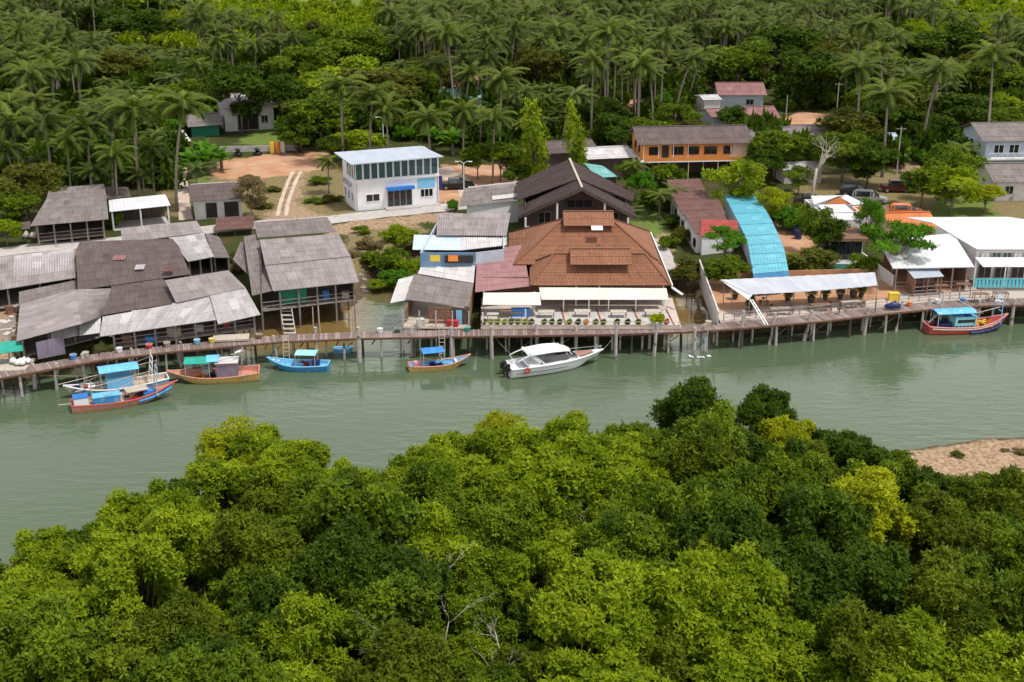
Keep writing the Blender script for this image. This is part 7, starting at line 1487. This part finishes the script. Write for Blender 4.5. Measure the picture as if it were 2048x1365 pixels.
for u, v, h, label in EP:
    _p = P(u, v, h + 1.7); _b = px(_p.x, _p.y, 2)[1]; KEEP.append((u - 38, v - 25, u + 38, v + 45, _b))
    p = P(u, v, h + 2 - .3); pr = min(palms, key=lambda q: abs(q['top'] - h)); s = max(.6, min(1.2, h / 11)); placed.append((p.x, p.y, 4.5)); dup(pr, (p.x, p.y, 1.9), random.uniform(0, 6.28), s, label, 'coconut palms behind the village', LM['palm'], sz=h / pr['top'])
for i, (u, v, h) in enumerate(EXTRA):
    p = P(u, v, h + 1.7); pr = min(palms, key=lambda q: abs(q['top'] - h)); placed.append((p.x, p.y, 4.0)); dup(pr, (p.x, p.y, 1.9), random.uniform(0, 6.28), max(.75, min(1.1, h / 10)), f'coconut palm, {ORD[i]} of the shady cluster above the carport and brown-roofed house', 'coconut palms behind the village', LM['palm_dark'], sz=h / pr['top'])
# broadleaf fill and palm grove, jittered grid
cand = []
y_ = 186.0
while y_ < 345:
    x = -.42 * y_
    while x < .42 * y_:
        X_, Y_ = x + random.uniform(-2.2, 2.2), y_ + random.uniform(-2.2, 2.2); x += 5.7
        bu, bv = px(X_, Y_, 2)
        if blocked(bu, bv, BASEBOX): continue
        if Y_ > 318 and (235 < bu < 770 or bu > 1860) and wob(np.array(X_ * .05), np.array(Y_ * .04), 1.0, 4.0) < .6: continue
        cand.append((X_, Y_, bu, bv))
    y_ += 5.5
def leafy(bu, bv):
    n = wob(np.array(bu * .011), np.array(bv * .03), 1.0, .7)
    zone = (1440 < bu < 2048 and 60 < bv < 330) or (560 < bu < 850 and bv < 330)
    return n > (.12 if zone else .55)
pal, brd = [], []
for X_, Y_, bu, bv in cand:
    if leafy(bu, bv):
        h = random.uniform(6, 9.5)
        if covers(X_, Y_, h, 3.6) or not free(X_, Y_, 4.2): continue
        brd.append((X_, Y_, h)); placed.append((X_, Y_, 4.0))
    else:
        h = random.choice([random.uniform(7, 10), random.uniform(9, 12.5), random.uniform(11, 15)]) if not (bu < 350 and bv > 285) else random.choice([random.uniform(4.5, 7), random.uniform(7, 11)])
        if covers(X_, Y_, h + 1.5, 4.0):
            h = random.uniform(4.5, 6.5)
            if covers(X_, Y_, h + 1.5, 3.4): continue
        if not free(X_, Y_, 3.0): continue
        pal.append((X_, Y_, h)); placed.append((X_, Y_, 3.6))
def rows_of(lst, step):
    d = {}
    for q in lst: d.setdefault(int((q[1] - 186) / step), []).append(q)
    return [sorted(d[k]) for k in sorted(d)]
npalm = 0
keep = sorted(pal, key=lambda q: q[1])[:280]; rest = sorted(pal, key=lambda q: q[1])[280:]
for ri, row in enumerate(rows_of(keep, 13.2)):
    for ci, (X_, Y_, h) in enumerate(row):
        pr = random.choice(palms); s = random.uniform(.72, 1.12) if h > 7 else random.uniform(.6, .8)
        dup(pr, (X_, Y_, 1.9), random.uniform(0, 6.28), s, f'coconut palm, {ORD[ci]} from the left in the {ORD[ri]} row of the grove behind the village', 'coconut palms behind the village', LM[random.choice(['palm', 'palm', 'palm_dark', 'palm_far'])], sz=h / pr['top'])
for ri, row in enumerate(rows_of(brd, 26.4)):
    for ci, (X_, Y_, h) in enumerate(row):
        pr = random.choice(rt['round']); dup(pr, (X_, Y_, 1.9), random.uniform(0, 6.28), random.uniform(.85, 1.2), f'broadleaf tree, {ORD[ci]} from the left in the {ORD[ri]} row among the palms', 'broadleaf trees among the palms', LM[random.choice(['dark', 'mid', 'olive', 'mid', 'bright'])], sz=h / pr['top'])
# undergrowth bushes in the gaps near the village
bs = []
for i in range(2600):
    bu, bv = random.uniform(-40, 2090), random.uniform(150, 470)
    p = P(bu, bv, 2.0)
    if blocked(bu, bv, [(a + 6, b_, c - 6, d) for a, b_, c, d in BASEBOX[1:]]) or bv > 345 and not (1290 < bu < 1350 or 1560 < bu < 1640 and bv > 445): continue
    if covers(p.x, p.y, 3.4, 1.4): continue
    if all((p.x - a) ** 2 + (p.y - b_) ** 2 > 9.5 for a, b_, c in bs): bs.append((p.x, p.y, random.uniform(.7, 1.35)))
bs = sorted(bs, key=lambda q: q[1])[:290]
for ri, row in enumerate(rows_of(bs, 9)):
    for ci, (X_, Y_, s) in enumerate(row):
        dup(random.choice(rt['bush']), (X_, Y_, 1.95), random.uniform(0, 6.28), s, f'green bush, {ORD[min(ci, 48)]} from the left in the {ORD[ri]} band of undergrowth beneath the palms', 'bushes beneath the palms', LM[random.choice(['dark', 'mid', 'fresh', 'olive', 'dark'])], sz=s * random.uniform(.7, 1.2))
# the far grove: one mass
def merged(name, protos, spots, lm, label, cat, thin=1):
    Vs, Fs, Ts = [], [], []; n = 0
    for X_, Y_, h, pi in spots:
        V, Fq, T, top = protos[pi % len(protos)]; a = random.uniform(0, 6.28); ca, sa = math.cos(a), math.sin(a); s = random.uniform(.9, 1.15)
        W = np.stack([V[:, 0] * ca * s - V[:, 1] * sa * s + X_, V[:, 0] * sa * s + V[:, 1] * ca * s + Y_, V[:, 2] * (h / top) + max(2, gz(X_, Y_)) - .1], -1); Vs.append(W); Fs.append(Fq + n); Ts.append(np.clip(T + random.uniform(-.25, .25), 0, 1)); n += len(V)
    o = npmesh(name, np.concatenate(Vs), np.concatenate(Fs), LM[lm], None, np.concatenate(Ts)); tag(o, label, cat, kind='stuff'); return o
def proto_arrays(root):
    Vs, Fs, Ts = [], [], []; n = 0
    for ch in root.children:
        if ch.name.startswith('coconut'): continue
        me = ch.data
        if ch.name.startswith('trunk'): continue
        V = np.empty(len(me.vertices) * 3); me.vertices.foreach_get('co', V); Fq = np.empty(len(me.loops), np.int64); me.loops.foreach_get('vertex_index', Fq); t = np.empty(len(me.vertices)); me.attributes['tint'].data.foreach_get('value', t)
        Vs.append(V.reshape(-1, 3)); Fs.append(Fq.reshape(-1, 4) + n); Ts.append(t); n += len(me.vertices)
    return np.concatenate(Vs), np.concatenate(Fs), np.concatenate(Ts), root['top']
lowp = [make_palm('far_palm', 'x', 12, fr_len=4.6, nf=16, nl=8, lw=.5, m='palm_far') for _ in range(3)]; lowt = [make_tree('far_tree', 'x', 'tree', 4.6, 3.8, 6.0, 11, .75, 4, 1.5, .85, 'mid') for _ in range(3)]
pa = [proto_arrays(q) for q in lowp]; ta = [proto_arrays(q) for q in lowt]
fp, ft = [(a, b_, c, random.randrange(3)) for a, b_, c in rest], []
y_ = 345.0
while y_ < 640:
    x = -.43 * y_
    while x < .43 * y_:
        X_, Y_ = x + random.uniform(-2.5, 2.5), y_ + random.uniform(-2.5, 2.5); x += 6.8
        n = wob(np.array(X_ * .03), np.array(Y_ * .02), 1.0, 2.1); uu, vv = px(X_, Y_, 2)
        if (235 < uu < 770 or uu > 1860) and n < .35: continue
        if n > .5 or Y_ > 540: ft.append((X_, Y_, random.uniform(7, 12), random.randrange(3)))
        else: fp.append((X_, Y_, random.uniform(9, 15), random.randrange(3)))
    y_ += 6.4
lowb = [make_tree('low_bush', 'x', 'bush', 2.4, 1.6, 1.0, 7, 1.4, 4, 1.05, .6, 'mid') for _ in range(3)]; ba = [proto_arrays(q) for q in lowb]; fb = []
y_ = 187.0
while y_ < 440:
    x = -.43 * y_
    while x < .43 * y_:
        X_, Y_ = x + random.uniform(-1.8, 1.8), y_ + random.uniform(-1.8, 1.8); x += 4.6
        uu, vv = px(X_, Y_, 2)
        if vv > (386 if uu < 350 else 345) or blocked(uu, vv, BASEBOX[1:9] + BASEBOX[10:]) or covers(X_, Y_, 4.2, 1.8) or (850 < uu < 990 and 150 < vv < 205) or (1170 < uu < 1320 and 198 < vv < 236) or (1545 < uu < 1770 and 220 < vv < 265): continue
        fb.append((X_, Y_, random.uniform(2.2, 5.6), random.randrange(3)))
    y_ += 4.6
fl = [q for q in fb if q[1] > 312 and (235 < px(q[0], q[1], 2)[0] < 770 or px(q[0], q[1], 2)[0] > 1860)]; _f = set(fl); fb = [q for q in fb if q not in _f]
merged('scrub', ba, [(a, b_, c * .7, d) for a, b_, c, d in fl], 'bright', 'pale green scrub on the open rise beyond the palms at the top', 'scrub')
merged('undergrowth', ba, fb, 'dark', 'dense dark undergrowth covering the ground beneath the palms', 'undergrowth')
for q in lowb: drop(q)
merged('palm_forest', pa, fp, 'palm_far', 'far coconut grove fading into the distance along the top', 'palm grove'); merged('broadleaf_forest', ta, ft, 'mid', 'far broadleaf woods between the distant palms along the top', 'woods')
tr = MB()
for X_, Y_, h, _ in fp:
    if Y_ < 430: tr.tube([(X_, Y_, 1.8), (X_ + random.uniform(-.5, .5), Y_, 2 + h - .3)], [.2, .15], 4, False)
tag(tr.build('palm_forest_trunks', MT['palm_bark']), 'pale trunks of the far coconut grove', 'palm grove', kind='stuff')
PB = rt['bush'].pop()
for q in palms + lowp + lowt + [z for k in rt for z in rt[k]]: drop(q)
# dead trees and bare ones
random.seed(21)
def dead(u, v, h, label, r=.28, d=5, spread=.45, z=2.0, mt='bark_pale', name='dead_tree', kids=(2, 2)):
    p = P(u, v, z); t = thing(name, label, 'dead tree' if 'dead' in name else 'tree', (p.x, p.y, z)); m = MB(); top = Vector((p.x + .35, p.y, z + h * .5)); m.tube([(p.x, p.y, z - .2), (p.x + .1, p.y, z + h * .25), top], [r, r * .8, r * .62], 8)
    for k in range(4):
        a = random.uniform(0, 6.28); bare(m, top.lerp(Vector((p.x + .1, p.y, z + h * .25)), random.uniform(0, .4)), Vector((math.cos(a) * .55, math.sin(a) * .3, .95)).normalized(), h * .26, r * .42, d - 1, 5, spread, kids)
    m.build('trunk', MT[mt], t, True); return t
dead(1622, 418, 11.5, 'tall pale leafless tree with forked crown beside the white and orange roofs')
dead(1520, 195, 9, 'dead reddish trunk standing at the forest edge right of the red-brown roofs', .25, 4, .4, 2.0, 'wood_brown')

for i, (u, v) in enumerate([(1915, 914), (2010, 902), (2040, 908)]):
    p = P(u, v, .45); pr = PB; dup(pr, (p.x, p.y, gz(p.x, p.y) - .05), random.uniform(0, 6), random.uniform(.16, .3), f'small dry tuft, {ORD[i]} set on the brown sandbank at the right', 'dry tufts on the sandbank', LM['dry' if i % 3 else 'olive'], sz=random.uniform(.1, .2))
drop(PB)
# ---------------------------------------------------------------- light
SUN_EL, SUN_AZ = 66, 62          # degrees; azimuth from the camera's back towards the right
sd = Vector((math.sin(R(SUN_AZ)) * math.cos(R(SUN_EL)), -math.cos(R(SUN_AZ)) * math.cos(R(SUN_EL)), math.sin(R(SUN_EL))))
sl = bpy.data.lights.new('sun', 'SUN'); sl.energy = 3.2; sl.angle = R(7); sl.color = (1, .95, .88)
so = bpy.data.objects.new('sun', sl); C.objects.link(so); so.rotation_euler = sd.to_track_quat('Z', 'Y').to_euler(); so.location = (0, 0, 200)
w = bpy.data.worlds.new("World"); sc.world = w; w.use_nodes = True; nt = w.node_tree; L = nt.links; bg = nt.nodes['Background']
sky = nd(nt, 'ShaderNodeTexSky', sky_type='NISHITA'); sky.sun_disc = False; sky.sun_elevation = R(SUN_EL); sky.sun_rotation = math.atan2(sd.x, sd.y); sky.air_density = 1.0; sky.dust_density = 1.5
tc = nd(nt, 'ShaderNodeTexCoord'); mp = nd(nt, 'ShaderNodeMapping'); mp.inputs['Scale'].default_value = (1, 1, 2.5); L.new(tc.outputs['Generated'], mp.inputs[0])
n = nd(nt, 'ShaderNodeTexNoise'); n.inputs['Scale'].default_value = 2.2; n.inputs['Detail'].default_value = 7; n.inputs['Roughness'].default_value = .55; L.new(mp.outputs[0], n.inputs['Vector'])
mr = nd(nt, 'ShaderNodeMapRange'); mr.inputs[1].default_value = .36; mr.inputs[2].default_value = .56; mr.inputs[3].default_value = .6; L.new(n.outputs[0], mr.inputs[0])
sx = nd(nt, 'ShaderNodeSeparateXYZ'); L.new(tc.outputs['Generated'], sx.inputs[0]); el = nd(nt, 'ShaderNodeMapRange'); el.inputs[1].default_value = .12; el.inputs[2].default_value = .5; L.new(sx.outputs[2], el.inputs[0])
cc = nd(nt, 'ShaderNodeMix', data_type='RGBA'); L.new(el.outputs[0], cc.inputs[0]); cc.inputs[6].default_value = (21, 20.4, 20, 1); cc.inputs[7].default_value = (6.8, 6.7, 6.8, 1)
mx = nd(nt, 'ShaderNodeMix', data_type='RGBA'); L.new(mr.outputs[0], mx.inputs[0]); L.new(sky.outputs[0], mx.inputs[6]); L.new(cc.outputs[2], mx.inputs[7])
L.new(mx.outputs[2], bg.inputs['Color']); bg.inputs['Strength'].default_value = .09
sc.view_settings.view_transform = 'Standard'; sc.view_settings.look = 'None'; sc.view_settings.exposure = 0.12; sc.view_settings.gamma = 1
cy = sc.cycles; cy.max_bounces = 6; cy.diffuse_bounces = 3; cy.glossy_bounces = 3; cy.transmission_bounces = 3; cy.transparent_max_bounces = 4; cy.use_denoising = True; cy.caustics_reflective = False; cy.caustics_refractive = False
cy.use_adaptive_sampling = True; cy.adaptive_threshold = .02
